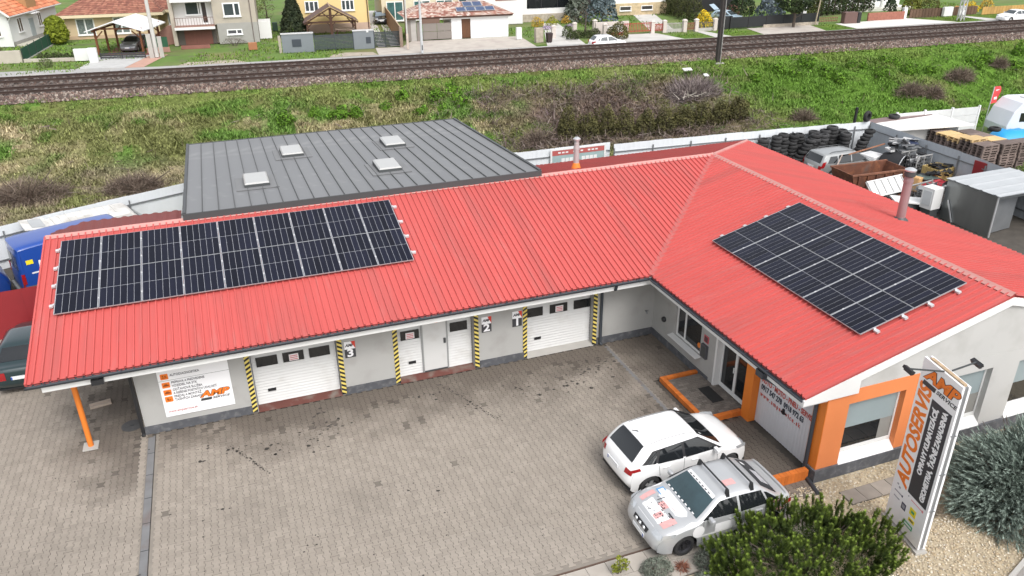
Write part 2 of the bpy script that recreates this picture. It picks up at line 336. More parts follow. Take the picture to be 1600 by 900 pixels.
def build_street():
    ve = [(-60, 70.2), (-32.3, 67.2), (-25, 65.8), (-18, 64.2), (-7, 63), (3, 62.2), (20, 60.6), (40, 58.6), (55, 57.6), (74, 57), (120, 54.5)]
    low = [(120, yn(120)+12.2), (90, yn(90)+12.2), (60, yn(60)+12.2), (30, yn(30)+12.2), (0, yn(0)+12.2), (-30, yn(-30)+12.2), (-60, yn(-60)+12.2)]
    sheet('street', ve+low, -.06, mat('street_asphalt', (.34, .335, .33), .9, var=.1, scale=.5, dirt=[((.4, .38, .34), .5, .7, .3)]))
    pv = mat('driveway_paving', (.44, .40, .355), .9, var=.14, scale=1.2, bump=.4, bscale=6, dirt=[((.37, .32, .29), .5, .7, .5)])
    lt = mat('concrete_drive', (.5, .485, .46), .9, var=.08, scale=.7, dirt=[((.42, .4, .37), .5, .7, .5)])
    pk = mat('pink_paving', (.45, .27, .21), .9, var=.12, scale=2)
    sheet('driveway', [(-25.6, 65.9), (-21.3, 64.9), (-19.2, 71.8), (-24, 73.2)], -.05, mat('pale_block_drive', (.44, .44, .43), .9, var=.16, scale=1.5, bump=.4, bscale=5))
    sheet('driveway', [(-21.3, 64.8), (-19.6, 64.4), (-17.5, 71.4), (-19.2, 71.8)], -.05, pk)
    sheet('carport_floor', [(-23.9, 73.2), (-18.5, 71.6), (-17.4, 78), (-22.8, 79.5)], -.045, mat('red_paving', (.2, .075, .06), .9, var=.15))
    sheet('driveway', [(3.0, 62.1), (10.5, 61.4), (20.0, 60.6), (21.0, 68.4), (8.3, 69.6), (6.4, 66.2), (3.6, 66.7)], -.05, pv)
    sheet('driveway', [(4.0, 67.2), (6.4, 67.0), (11.4, 100), (8.7, 101)], -.05, lt)
    sheet('garden_strip', [(4.9, 67.4), (5.4, 67.3), (9.7, 96), (9.2, 96)], -.042, mat('strip_grass', (.16, .17, .06), .95, var=.3))
    sheet('driveway', [(21.2, 60.5), (25.6, 60.1), (29.5, 77), (27.6, 77.5)], -.05, lt)
    sheet('driveway', [(29.6, 59.7), (37.4, 58.9), (36.6, 64), (31.2, 64.6)], -.05, lt)
    sheet('footpath', [(41.2, 58.5), (43.4, 58.3), (42.6, 63.2), (41.6, 63.3)], -.05, lt)
    sheet('driveway', [(47.5, 58), (56, 57.6), (57.5, 62.4), (48.6, 63)], -.05, pv)
    sheet('driveway', [(60.5, 57.5), (76, 57), (73, 62.5), (61, 61.9)], -.05, mat('white_drive', (.6, .58, .55), .9, var=.06))
    sheet('footpath', [(80.5, 56.8), (83, 56.6), (81.6, 61), (80.6, 61)], -.05, lt)
    sheet('footpath', [(37, 66), (40, 65.5), (53, 100), (50, 101)], -.05, lt)
    sheet('dirt_patch', [(-16.5, 63.9), (-10, 63.3), (-11, 65.2), (-15.5, 65.6)], -.05, mat('worn_earth', (.36, .31, .25), .95, var=.25, scale=1.5))
    sheet('dirt_patch', [(-2, 62.7), (3, 62.3), (2.8, 64.2), (0, 65), (-1.5, 64)], -.05, MATS['worn_earth'])
    # verge and garden grass tufts beyond the railway
    n = 30000; x = nr.uniform(-36, 92, n); y = 62.5-.07*x+nr.uniform(.2, 24, n)**1.0; r = nr.random(n)
    keep = (fbm(x, y, 5, 2) > .4); x, y, r = x[keep], y[keep], r[keep]; n = len(x)
    def on_drive(px, py):
        bad = np.zeros(len(px), bool)
        for (x0, x1, sl) in ((-26.5, -17, .3), (2.4, 21, .12), (21, 30, .25), (29.4, 37.6, 0), (41, 43.6, 0), (47, 57.6, .2), (60, 76.5, 0), (80, 83.5, 0)):
            bad |= (px-(py-62)*sl > x0) & (px-(py-62)*sl < x1) & (py < 70)
        return bad
    k = ~on_drive(x, y); x, y, r = x[k], y[k], r[k]; n = len(x); a = nr.random(n)*2*PI; h = .05+.10*r; s = .07
    A = np.stack([x-np.sin(a)*s, y+np.cos(a)*s, np.full(n, -.09)], 1); B = np.stack([x+np.sin(a)*s, y-np.cos(a)*s, np.full(n, -.09)], 1); T = np.stack([x+np.cos(a)*h, y+np.sin(a)*h, h], 1)
    c = np.array((.10, .2, .03))*(.6+.8*nr.random((n, 1)))+np.array((.05, .02, 0))*nr.random((n, 1))
    o = bpy.data.objects.new('verge_grass', np_mesh('verge_grass', np.stack([A, B, T], 1).reshape(-1, 3), np.arange(n*3).reshape(-1, 3), m_leaf, c)); C.objects.link(o); o['kind'] = 'stuff'
build_land(); build_railway(); build_street()

# ---------------------------------------------------------------- forecourt
def build_forecourt():
    slab = MB(); slab.box((-60, -9.2, -.06), (0.6, 16.4, -.03)); slab.box((.6, 0, -.06), (30, 16.4, -.032)); slab.box((11.2, -8, -.06), (40, 0, -.034))
    fc = struct('forecourt', slab, mat('joint_sand', (.075, .066, .056), .95, var=.3, scale=2))
    hx = [(-.1, .1), (-.0625, .1), (-.0375, .065), (.0375, .065), (.0625, .1), (.1, .1)]; g = .0022
    pl = [(a-g, b-g*.8 if b > 0 else b) for b, a in hx]
    right = [(a-.0042, b*.985) for b, a in hx]; poly = right + [(-a, b) for a, b in right[::-1]]
    top = np.array([(a, b, 0) for a, b in poly]); k = len(poly)
    ux, uy = .165, .2
    cen = []
    ci = 0
    for i in range(-148, 1):
        cx = -.1+i*ux
        off = .1 if i % 2 else 0
        for j in range(-46, 45):
            cy = -.1+j*uy+off
            if cy < -9.05 or cy > 8.5: continue
            if cx > -16.75 and cy > -.08: continue
            if -16.65 < cx < -16.4 and cy < -.1: continue              # drain channel
            if -2.06 < cx < -1.88 and -6 < cy < -.2: continue
            if cx > -1.45 and -5.5 < cy < -2.9: continue               # raised step
            cen.append((cx, cy))
    cen = np.array(cen); n = len(cen)
    order = np.argsort(np.hypot(cen[:, 0]+9.5, (cen[:, 1]+9.2)*1.6)); near = order[:300]; rest = order[300:]
    # shape with sides
    mb = MB(); mb.face([(a, b, 0) for a, b in poly])
    for i in range(k):
        a, b = poly[i], poly[(i+1) % k]; mb.face([(a[0], a[1], 0), (a[0], a[1], -.03), (b[0], b[1], -.03), (b[0], b[1], 0)], 1)
    pav = mat('paver_concrete', (.284, .249, .211), .9, var=.07, scale=3, rv=.08, bump=.3, bscale=60)
    me = mb.mesh('paver', [pav, mat('paver_side', (.16, .142, .122), .9)])
    for q in near:
        o = bpy.data.objects.new('paver', me); C.objects.link(o); o.parent = fc; o.location = (cen[q, 0], cen[q, 1], rnd.uniform(-.0015, .0015)); o.rotation_euler = (rnd.gauss(0, .003), rnd.gauss(0, .003), rnd.gauss(0, .004))
    c = cen[rest]; m = len(c); zz = nr.normal(0, .0015, m)
    tops = np.repeat(top[None], m, 0); tops[:, :, 0] += c[:, None, 0]; tops[:, :, 1] += c[:, None, 1]; tops[:, :, 2] = zz[:, None]
    bot = tops.copy(); bot[:, :, 2] = -.03
    V = np.concatenate([tops, bot], 1).reshape(-1, 3); b0 = (np.arange(m)*2*k)[:, None]
    # top as quads fanned symmetrically (12-gon -> 5 quads)
    T = np.concatenate([b0+np.array([i, i+1, k-2-i, k-1-i])[None] for i in range(5)], 0)
    S = np.concatenate([b0+np.array([i, (i+1) % k, k+(i+1) % k, k+i])[None] for i in range(k)], 0)
    x, y = c[:, 0], c[:, 1]
    base = np.array((.285, .25, .212))[None]*(1+nr.uniform(-.08, .08, (m, 1)))
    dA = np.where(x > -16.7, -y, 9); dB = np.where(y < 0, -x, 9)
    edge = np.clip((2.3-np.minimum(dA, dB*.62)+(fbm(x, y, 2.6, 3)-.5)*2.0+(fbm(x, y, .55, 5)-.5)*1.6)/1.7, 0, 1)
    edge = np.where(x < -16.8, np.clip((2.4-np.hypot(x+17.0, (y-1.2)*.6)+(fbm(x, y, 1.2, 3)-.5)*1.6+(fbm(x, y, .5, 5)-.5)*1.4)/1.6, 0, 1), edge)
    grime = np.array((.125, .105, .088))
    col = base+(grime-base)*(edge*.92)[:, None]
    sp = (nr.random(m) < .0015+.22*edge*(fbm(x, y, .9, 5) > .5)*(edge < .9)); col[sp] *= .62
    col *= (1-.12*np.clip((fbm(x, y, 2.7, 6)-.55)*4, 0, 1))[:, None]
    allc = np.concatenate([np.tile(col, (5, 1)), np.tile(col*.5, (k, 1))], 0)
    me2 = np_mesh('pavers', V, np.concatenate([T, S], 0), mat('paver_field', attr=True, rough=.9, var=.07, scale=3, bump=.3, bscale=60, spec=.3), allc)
    o = bpy.data.objects.new('pavers', me2); C.objects.link(o); o.parent = fc; o['kind'] = 'stuff'
    # joint filling where the apron is clogged with dirt
    ch = MB(); ch.box((-16.64, -9.1, -.03), (-16.46, -.15, -.004)); 
    for y in np.arange(-9, -.3, 1.0): ch.box((-16.635, y-.008, -.004), (-16.445, y+.008, -.001), 1)
    struct('drain_channel', ch, [mat('drain_concrete', (.165, .165, .168), .85, var=.2, scale=2, dirt=[((.15, .12, .11), .55, .7, 1.2)]), m_black])
    ch = MB(); ch.box((-2.05, -5.95, -.03), (-1.89, -.25, -.004)); struct('drain_channel', ch, MATS['drain_concrete'])
    # oil drips and tyre marks
    st = MB()
    def blot(x, y, r, n=9, e=1.):
        pts = []; a0 = rnd.random()*6
        for i in range(n):
            a = a0+2*PI*i/n; q = r*rnd.uniform(.55, 1.15); pts.append((x+q*math.cos(a), y+q*math.sin(a)*e, .0045))
        st.face(pts)
    for (x, y, r, n) in ((-11.9, -1.9, .5, 26), (-11.6, -1.2, .4, 20), (-4.1, -1.9, .55, 26), (-3.2, -1.6, .5, 22), (-2.6, -1.15, .35, 16), (-5.9, -1.75, .3, 12), (-7.5, -2.0, .25, 8), (-13.2, -2.2, .3, 9), (-14.0, -1.5, .4, 9), (-15.3, -1.6, .3, 7), (-10.1, -5.1, .12, 3), (-9.4, -5.3, .1, 3), (-14.6, -4.0, .15, 4), (-12.8, -6.3, .14, 3), (-16.9, -5.9, .2, 5), (-8.6, -1.0, .25, 8)):
        for _ in range(n): blot(x+rnd.gauss(0, r), y+rnd.gauss(0, r*.75), rnd.uniform(.012, .07), 8, rnd.uniform(.5, 1.1))
    for i in range(60): t = i/60; blot(-8.0+1.2*t+rnd.gauss(0, .03), -.5-2.6*t+rnd.gauss(0, .03), rnd.uniform(.01, .035), 7)
    for i in range(46): t = i/46; blot(-14.4+.9*t+rnd.gauss(0, .03), -1.5-1.6*t+rnd.gauss(0, .03), rnd.uniform(.01, .04), 7)
    for i in range(150): blot(rnd.uniform(-20, -1), rnd.uniform(-8.5, -.3), rnd.uniform(.008, .03), 7)
    struct('oil_stains', st, mat('oil_stain', (.035, .03, .026), .7, var=.3), kind='stuff')
    # edging and slab walk along the planting
    ed = MB(); ed.box((-24, -9.197, -.05), (-1.3, -9.0, -.007)); ed.box((-16.78, -9.0, -.05), (-16.645, -.1, -.007)); ed.box((-16.435, -9.0, -.05), (-16.3, -.1, -.007)); ed.box((-2.2, -6, -.05), (-2.055, -.1, -.007)); ed.box((-1.885, -6, -.05), (-1.75, -.1, -.007)); struct('cut_pavers', ed, mat('cut_paver', (.225, .198, .168), .9, var=.15, scale=4)); ed = MB(); ed.box((-24, -9.235, -.05), (-1.3, -9.2, .012)); struct('edging_strip', ed, mat('rusty_edging', (.09, .055, .04), .8, var=.3))
    wk = struct('slab_walk', MB().box((-24, -10.3, -.06), (-1.3, -9.235, -.03)), MATS['joint_sand'])
    sm = MB(); sm.box((-.245, -.245, -.03), (.245, .245, 0)); sme = sm.mesh('paving_slab', mat('slab_concrete', (.37, .335, .295), .9, var=.12, scale=3, rv=.12, bump=.2))
    for j in range(2):
        for i in range(46):
            o = bpy.data.objects.new('paving_slab', sme); C.objects.link(o); o.parent = wk; o.location = (-23.7+.5*i+.12*j, -9.49-.5*j, rnd.uniform(-.003, .003)); o.rotation_euler = (0, 0, rnd.gauss(0, .008))
build_forecourt()
def build_front():
    # gravel bed with pebbles, path of slabs, street edge
    gp = [(-7.5, -10.28), (-1.3, -10.28), (-1.3, -9.0), (-.2, -8.69), (12, -8.69), (12, -11.0), (3.2, -12.45), (1.0, -13.2), (-1.5, -14.2), (-7.5, -15.2)]
    sheet('gravel_bed', gp, -.012, mat('gravel_base', (.40, .335, .235), .95, var=.3, scale=8, bump=.6, bscale=40))
    n = 21000; x = nr.uniform(-2.4, 8.5, n); y = nr.uniform(-13.8, -8.72, n)
    lim = np.interp(x, [-7.5, -1.5, 1.0, 3.2, 12], [-15.2, -14.2, -13.2, -12.45, -11.0]); k = (y > lim+.05) & ((x > -1.25) | (y < -10.3)) & ~((x > .3) & (x < 8) & (y > -9.75+.02*x) & (y < -9.2)); x, y = x[k], y[k]; n = len(x)
    s = nr.uniform(.014, .034, n); dirs = np.array([(1, 0, 0), (-1, 0, 0), (0, 1, 0), (0, -1, 0), (0, 0, .75), (0, 0, -.4)], float)
    V = np.stack([x, y, nr.uniform(-.008, .014, n)], 1)[:, None]+dirs[None]*(s[:, None, None]*(.6+.8*nr.random((n, 6, 1))))
    F = np.array([(0, 2, 4), (2, 1, 4), (1, 3, 4), (3, 0, 4)]); F = (F[None]+(np.arange(n)*6)[:, None, None]).reshape(-1, 3)
    pal = np.array([(.50, .42, .3), (.56, .49, .37), (.42, .34, .23), (.48, .38, .25), (.60, .55, .46), (.33, .27, .2)]); c = pal[nr.integers(0, 6, n)]*(.85+.3*nr.random((n, 1)))
    o = bpy.data.objects.new('pebbles', np_mesh('pebbles', V.reshape(-1, 3), F, m_leaf, np.repeat(c, 4, 0))); C.objects.link(o); o['kind'] = 'stuff'
    wk = MB()
    o = struct('garden_path', MB().box((.3, -9.74, -.03), (8, -9.22, -.006)), MATS['joint_sand'])
    sme = MB().box((-.235, -.24, -.02), (.235, .24, .012)).mesh('paving_slab', mat('dark_slab', (.25, .22, .19), .9, var=.15, scale=3, rv=.15))
    for i in range(16):
        q = bpy.data.objects.new('paving_slab', sme); C.objects.link(q); q.parent = o; q.location = (.56+.485*i, -9.48, rnd.uniform(-.002, .003)); q.rotation_euler = (0, 0, rnd.gauss(0, .01))
    sp = [(-8, -15.3), (-1.5, -14.3), (1.0, -13.3), (3.2, -12.55), (12, -11.1), (40, -7), (60, -40), (-60, -60), (-60, -20)]
    sheet('pavement', sp, -.02, mat('pavement_asphalt', (.24, .225, .21), .9, var=.1, scale=1.2, bump=.3, bscale=50))
    kb = MB(); pts = [(-7.5, -15.25), (-1.5, -14.25), (1.0, -13.25), (3.2, -12.5), (12, -11.05)]
    for a, b in zip(pts, pts[1:]): kb.bar((*a, -.0), (*b, -.0), .09, .14)
    struct('kerb', kb, m_concrete)
build_front()
# ================================================================ the red-roofed workshop
ZE, ZR, OA, OB, RA, RB, XL, YB = 2.82, 4.511, .987, .807, 5.335, 5.531, -18.98, -8.66
sA = math.atan2(ZR-ZE, RA+OA); sB = math.atan2(ZR-ZE, RB+OB)
def zA(y): return ZE+(y+OA)*math.tan(sA)
def zB(x): return ZE+(x+OB)*math.tan(sB)
def build_workshop():
    W = thing('service_building', 'L-shaped grey workshop with red trapezoidal sheet roof, numbered garage bays and orange corner', 'workshop', (0, 0, 0))
    # ---- walls
    H = 2.6; wl = MB()
    def wx(x0, x1, z0=0, z1=H): wl.box((x0, 0, z0), (x1, .3, z1))
    for a, b in ((-16.69, -13.53), (-11.0, -9.14), (-6.62, -4.78), (-2.33, 0)): wx(a, b)
    for a, b in ((-13.53, -11.0), (-9.14, -6.62), (-4.78, -2.33)): wx(a, b, 2.3)
    wl.box((-16.69, .3, 0), (-16.4, 11, H))                                              # left end wall
    wl.box((-16.4, 10.4, 0), (8.9, 10.7, 2.55))                                          # back wall
    def wy(y0, y1, z0=0, z1=2.55): wl.box((0, y0, z0), (.25, y1, z1))
    wy(-1.45, 0); wy(-2.97, -1.45, 0, .72); wy(-2.97, -1.45, 2.1); wy(-3.88, -2.97); wy(-5.4, -3.88, 2.3)
    wl.box((.3, -5.4, 0), (.5, -3.88, .1))
    wl.box((10.75, -8.6, 0), (11.05, 10.7, 2.6))                                         # outer side wall
    part('wall', wl, m_wall, W)
    gw = MB()                                                                            # gable wall with window openings
    y0, y1 = -8.6, -8.32
    def gx(x0, x1, z0, z1): gw.box((x0, y0, z0), (x1, y1, z1))
    gx(2.95, 3.75, .02, 2.68); gx(5.62, 6.6, .02, 2.68); gx(8.4, 11.05, .02, 2.68)
    for a, b in ((3.75, 5.62), (6.6, 8.4)): gx(a, b, .02, .36); gx(a, b, 2.25, 2.68)
    gw.prism([(-.3, 2.683), (11.3, 2.683), (11.3, zB(-.3)-.04), (RB, ZR-.08), (-.3, zB(-.3)-.04)], lambda a, b, c: (a, c, b), y0+.004, y1)
    part('gable_wall', gw, m_walllt, W)
    og = MB()                                                                            # orange corner
    og.box((.0, -8.612, .35), (.70, -8.2, 2.68)); og.box((.70, -8.612, 2.26), (2.56, -8.36, 2.68)); og.box((2.56, -8.612, .35), (2.945, -8.36, 2.68))
    part('orange_corner', og, m_orange2, W)
    oc = MB(); oc.box((-.03, -8.25, .3), (.3, -8.18, 2.6)); oc.box((-.012, -8.606, .35), (.0, -8.255, 2.62)); part('orange_pillar', oc, m_orange, W)
    oc = MB(); oc.box((-.04, -5.76, .0), (.22, -5.4, 2.6)); part('orange_pillar', oc, m_orange, W)
    # ---- plinth
    pp = []
    for a, b in ((-16.72, -13.70), (-10.86, -9.28), (-6.46, -4.9), (-2.2, -.03)): pp.append(((a, -.03, -.02), (b, -.001, .26)))
    for a, b in ((-3.55, -.031),): pp.append(((-.03, a, -.02), (-.001, b, .24)))
    pp += [((-.06, -8.68, -.02), (11.1, -8.613, .36)), ((-.061, -8.612, -.02), (-.013, -8.2, .36))]
    for a, b in pp: part('plinth', MB().box(a, b), m_plinth, W)
    # ---- garage doors
    m_door = mat('white_door_sheet', (.58, .58, .57), .5, var=.03, dirt=[((.5, .49, .47), .55, .75, 1.6)])
    secme = {}
    def garage(x0, x1, wins, wicket=None, handle=.5, ramp=None):
        d = part('garage_door', MB().box((x0, .31, 0), (x1, .33, 2.3)), m_steel, W)
        for k in range(4):
            z0 = .08+k*.5; s = MB()
            n = 5
            for q in range(n):
                za = z0+q*.495/n; s.hexa([(x0+.02, .262, za), (x1-.02, .262, za), (x1-.02, .30, za), (x0+.02, .30, za), (x0+.02, .25, za+.012), (x1-.02, .25, za+.012), (x1-.02, .30, za+.495/n-.002), (x0+.02, .30, za+.495/n-.002)])
            part('door_section', s, m_door, d)
        s = MB(); s.box((x0+.02, .25, 2.08), (x1-.02, .30, 2.3)); part('door_section', s, m_door, d)
        for (a, b) in wins:
            wn = MB(); wn.box((a, .235, 1.4), (b, .262, 1.72)); part('door_window', wn, m_glass, d)
        hb = MB(); hb.box((x0+.36, .225, .5), (x0+.6, .245, .6)); part('door_handle', hb, m_black, d, bev=.008)
        if wicket:
            a, b = wicket; s = MB(); s.box((a, .215, .12), (b, .249, 2.25)); part('wicket_door', s, m_door, d)
            s = MB()
            for q in ((a-.05, a), (b, b+.05)): s.box((q[0], .205, .1), (q[1], .25, 2.3))
            s.box((a, .205, .1), (b, .248, .15), 1)
            part('wicket_frame', s, [mat('frame_grey', (.33, .34, .34), .5, .3), m_greyd], d); s = MB(); s.box((b-.1, .17, 1.08), (b-.03, .215, 1.25)); part('wicket_handle', s, m_greyd, d)
            s = MB(); s.box((a+.4, .205, 1.85), (a+.5, .215, 1.95)); part('sticker', s, m_orange, d)
        rp = MB(); rp.hexa([(x0, -.05, 0.001), (x1, -.05, 0.001), (x1, .3, 0.001), (x0, .3, 0.001), (x0, -.05, .012), (x1, -.05, .012), (x1, .3, .09), (x0, .3, .09)])
        part('threshold_ramp', rp, ramp, W)
        return d
    m_ramp = mat('red_oxide_ramp', (.13, .045, .035), .8, var=.25, scale=2, dirt=[((.16, .14, .12), .5, .7, 2)])
    d3 = garage(-13.53, -11.0, [(-13.38, -12.76), (-12.6, -11.98), (-11.82, -11.2)], ramp=m_ramp)
    d2 = garage(-9.14, -6.62, [(-8.98, -8.38), (-7.36, -6.78)], wicket=(-8.27, -7.5), ramp=m_ramp)
    d1 = garage(-4.78, -2.33, [(-4.74, -4.12), (-3.86, -3.22), (-2.98, -2.36)], ramp=m_concrete)
    notice = mat('notice_white', (.75, .7, .7), .6, var=0); notred = mat('notice_red', (.55, .1, .12), .6, var=0)
    for d, x in ((d3, -12.42), (d2, -8.82), (d1, -3.66)):
        s = MB(); s.box((x, .222, 1.43), (x+.28, .234, 1.65)); 
        for q in range(3): s.box((x+.03, .219, 1.46+q*.06), (x+.25, .222, 1.485+q*.06), 1)
        part('notice', s, [notice, notred], d)
    # ---- hazard stripes on the jambs
    yel = mat('hazard_yellow', (.66, .53, .13), .6, var=.08)
    for x, s in ((-13.70, 1), (-11.0, -1), (-9.28, 1), (-6.62, -1), (-4.93, 1), (-2.36, -1)):
        hz = MB(); wd = .15; x0, x1 = x, x+wd; n = 15; p = 2.3/n
        hz.box((x0, -.012, .02), (x1, -.002, 2.32), 1)
        for k in range(n):
            z0 = .03+k*p; q = .09*s
            hz.face([(x0, -.0145, z0+.045-q*.5), (x1, -.0145, z0+.045+q*.5), (x1, -.0145, z0+.122+q*.5), (x0, -.0145, z0+.122-q*.5)])
        part('hazard_stripe', hz, [yel, m_black], W)
    # ---- roof sheets with trapezoidal ribs
    P = .2; prof = ((0, 0), (.125, 0), (.132, .047), (.171, .047), (.180, 0))
    def ribs(a, b):
        xs = []; k = 0
        while a+k*P < b:
            for dx, dz in prof:
                if a+k*P+dx < b: xs.append((a+k*P+dx, dz))
            k += 1
        xs.append((b, 0)); return xs
    def sheet_rows(items, lo, hi):   # items (t, dz); lo(t), hi(t) -> 3D points
        return [[lo(t)+Vector((0, 0, dz)), hi(t)+Vector((0, 0, dz))] for t, dz in items]
    V3 = Vector
    stk = lambda n, st: mat(n, (.48, .085, .077), .5, var=.07, scale=1., stretch=st, dirt=[((.40, .088, .08), .5, .72, .6), ((.44, .125, .115), .58, .8, 2.2)])
    m_rx, m_ry = stk('red_roof_streaks_along', (2.2, .12, 1)), stk('red_roof_streaks_across', (.12, 2.2, 1))
    def roof(name, rows, m_red=m_rx):
        mb = MB(); mb.grid(rows); mb2 = [[p-V3((0, 0, .05)) for p in r] for r in rows]; mb.grid([mb2[0], mb2[-1]] if False else mb2); part(name, mb, m_red, W)
    def valley_y(x): return -OA+(x+OB)*(RA+OA)/(RB+OB)
    brk = [(t, dz) for t, dz in ribs(XL, RB)]
    def loA(x): y = -OA if x < -OB else valley_y(x); return V3((x, y, zA(y)))
    roof('roof_sheet', sheet_rows(brk, loA, lambda x: V3((x, RA, ZR))))
    OB2 = 2*RB+OB; OA2 = 2*RA+OA; zb_ = ZE
    hipx = lambda y: RB+(y-RA)*(OB2-RB)/(OA2-RA)
    itB = ribs(YB, RA)
    def loB(y): x = -OB if y < -OA else -OB+(y+OA)*(RB+OB)/(RA+OA); return V3((x, y, zB(x)))
    roof('roof_sheet', sheet_rows(itB, loB, lambda y: V3((RB, y, ZR))), m_ry)
    itO = ribs(YB, OA2)
    def hiO(y):
        x = RB if y < RA else hipx(y); return V3((x, y, ZR-(x-RB)*math.tan(sB)))
    roof('roof_sheet', sheet_rows(itO, lambda y: V3((OB2, y, zb_)), hiO), m_ry)
    itK = ribs(-2.5, OB2)
    def loK(x): return V3((x, OA2, zb_))
    def hiK(x):
        y = RA if x < RB else RA+(x-RB)*(OA2-RA)/(OB2-RB); return V3((x, y, ZR-(y-RA)*math.tan(sA)))
    roof('roof_sheet', sheet_rows(itK, loK, hiK))
    # verge trim at the left end and rakes
    vt = MB(); 
    vt.bar((XL-.01, -OA-.01, ZE+.0), (XL-.01, RA, ZR+.0), .05, .09); part('verge_trim', vt, m_red, W)
    def cap(name, p, q, wdt, n1, n2, m, lift=.035):
        p, q = V3(p), V3(q); mb = MB(); k = max(2, int((q-p).length/2.2)); up = V3((0, 0, lift))
        for i in range(k):
            a = p.lerp(q, i/k); b = p.lerp(q, min(1, (i+1)/k+.02)); u = up*(1+.12*(i % 2))
            mb.grid([[a+V3(n1)*wdt+u*.6, b+V3(n1)*wdt+u*.6], [a+V3(n1)*wdt*.4+u*1.2, b+V3(n1)*wdt*.4+u*1.2], [a+u*1.9, b+u*1.9], [a+V3(n2)*wdt*.4+u*1.2, b+V3(n2)*wdt*.4+u*1.2], [a+V3(n2)*wdt+u*.6, b+V3(n2)*wdt+u*.6]])
        part(name, mb, m, W)
    nA = (0, -math.cos(sA), -math.sin(sA)); nA2 = (0, math.cos(sA), -math.sin(sA)); nB = (-math.cos(sB), 0, -math.sin(sB)); nB2 = (math.cos(sB), 0, -math.sin(sB))
    cap('ridge_cap', (XL, RA, ZR), (RB, RA, ZR), .15, nA, nA2, m_redlt)
    cap('ridge_cap', (RB, RA+.1, ZR), (RB, YB, ZR), .15, nB, nB2, m_redlt)
    cap('hip_cap', (RB, RA, ZR), (OB2, OA2, ZE), .16, (.7, -.7, -.17), (-.7, .7, -.17), m_redlt)
    vl = MB(); a, b = V3((-OB, -OA, ZE+.028)), V3((RB, RA, ZR+.03)); vl.bar(a, b, .2, .02); part('valley_flashing', vl, mat('valley_red', (.42, .11, .1), .55, var=.15, scale=3), W)
    # ---- gutters, fascias, soffits
    gt = MB(); fa = MB()
    def half_gutter(p, q, out):
        p, q = V3(p), V3(q); o = V3(out); rows = []
        for k in range(9):
            a = PI*k/8; d = o*(-.075*math.cos(a))+V3((0, 0, -.085*math.sin(a))); rows.append([p+d, q+d])
        gt.grid(rows); rows2 = [[r[0]+o*0, r[1]] for r in rows]
        gt.bar(p+o*.075, q+o*.075, .022, .022)
        for e in (p, q): gt.face([e+o*(-.075*math.cos(PI*k/8))+V3((0, 0, -.085*math.sin(PI*k/8))) for k in range(9)])
        n = int((q-p).length/.9)
        for i in range(n):
            c = p.lerp(q, (i+.5)/n); gt.bar(c-o*.1+V3((0, 0, .012)), c+o*.08+V3((0, 0, .012)), .025, .008)
    half_gutter((XL-.03, -OA-.06, ZE-.035), (-OB-.06, -OA-.06, ZE-.035), (0, -1, 0))
    half_gutter((-OB-.06, -OA-.06, ZE-.0355), (-OB-.06, YB+.03, ZE-.0355), (-1, 0, 0))
    part('gutter', gt, m_anth, W, smooth=True)
    fa.box((XL+.3, -OA+.03, 2.5), (-OB+.03, -OA+.055, ZE-.06)); fa.box((XL+.3, -OA+.056, 2.5), (-OB+.03, -.002, 2.525))
    fa.box((-OB+.031, YB+.07, 2.5), (-OB+.056, -OA+.055, ZE-.06)); fa.box((-OB+.057, YB+.07, 2.501), (-.002, -OA+.056, 2.526))
    part('fascia', fa, m_white, W)
    sf = MB(); sf.box((XL+.3, .31, 2.56), (-16.7, 5.2, 2.58)); part('carport_ceiling', sf, m_greyd, W)
    bb = MB(); bb.prism([(-OB-.05, 2.6), (.85, 2.6), (.85, zB(.85)-.055), (-OB-.05, zB(-OB-.05)-.055)], lambda a, b, c: (a, c, b), YB-.02, YB+.05)
    t = .24; bb.prism([(.85, zB(.85)-.05-t), (.85, zB(.85)-.055), (RB, ZR-.055), (RB, ZR-.05-t)], lambda a, b, c: (a, c, b), YB-.018, YB+.045)
    bb.prism([(RB, ZR-.05-t), (RB, ZR-.055), (OB2, ZE-.055), (OB2, ZE-.05-t)], lambda a, b, c: (a, c, b), YB-.018, YB+.045)
    part('barge_board', bb, m_white, W)
    # ---- downpipes
    dp = MB(); dp.tube([(-2.08, -OA-.06, 2.68), (-2.08, -OA-.02, 2.55), (-2.08, -.3, 2.4), (-2.08, -.07, 2.3), (-2.08, -.07, .12), (-2.08, -.17, .03)], .05, 10); part('downpipe', dp, m_anth, W, smooth=True)
    dp = MB(); dp.tube([(-17.35, -OA-.05, 2.72), (-17.35, -OA-.02, 2.55), (-17.0, -.3, 2.45), (-16.76, -.06, 2.35), (-16.76, -.06, .1), (-16.76, -.14, .03)], .05, 10); dp.box((-17.5, -OA-.12, 2.52), (-17.2, -OA+.02, 2.66)); part('downpipe', dp, m_black, W)
    dp = MB(); dp.tube([(-OB-.04, -7.0, 2.72), (-OB-.03, -7.0, 2.5), (-.5, -7.5, 2.35), (-.07, -8.3, 2.25), (-.07, -8.3, .15), (-.1, -8.42, .04), (-.25, -9.1, .03)], .055, 10); dp.box((-OB-.12, -7.15, 2.5), (-OB+.03, -6.85, 2.68)); part('downpipe', dp, m_anth, W)
    # ---- canopy post
    cp = MB(); cp.tube([(-18.16, -.05, 0), (-18.16, -.05, 2.56)], .075, 14); part('canopy_post', cp, m_orange, W, smooth=True)
    cb = MB(); cb.box((-18.36, -.25, .0), (-17.96, .15, .035)); part('post_base', cb, m_concrete, W)
    bm_ = MB(); bm_.box((-18.9, -.1, 2.36), (-16.7, .0, 2.498)); part('canopy_beam', bm_, m_white, W)
    # ---- shop window
    fr = MB(); y0, y1, z0, z1, x = -2.97, -1.45, .72, 2.1, .06
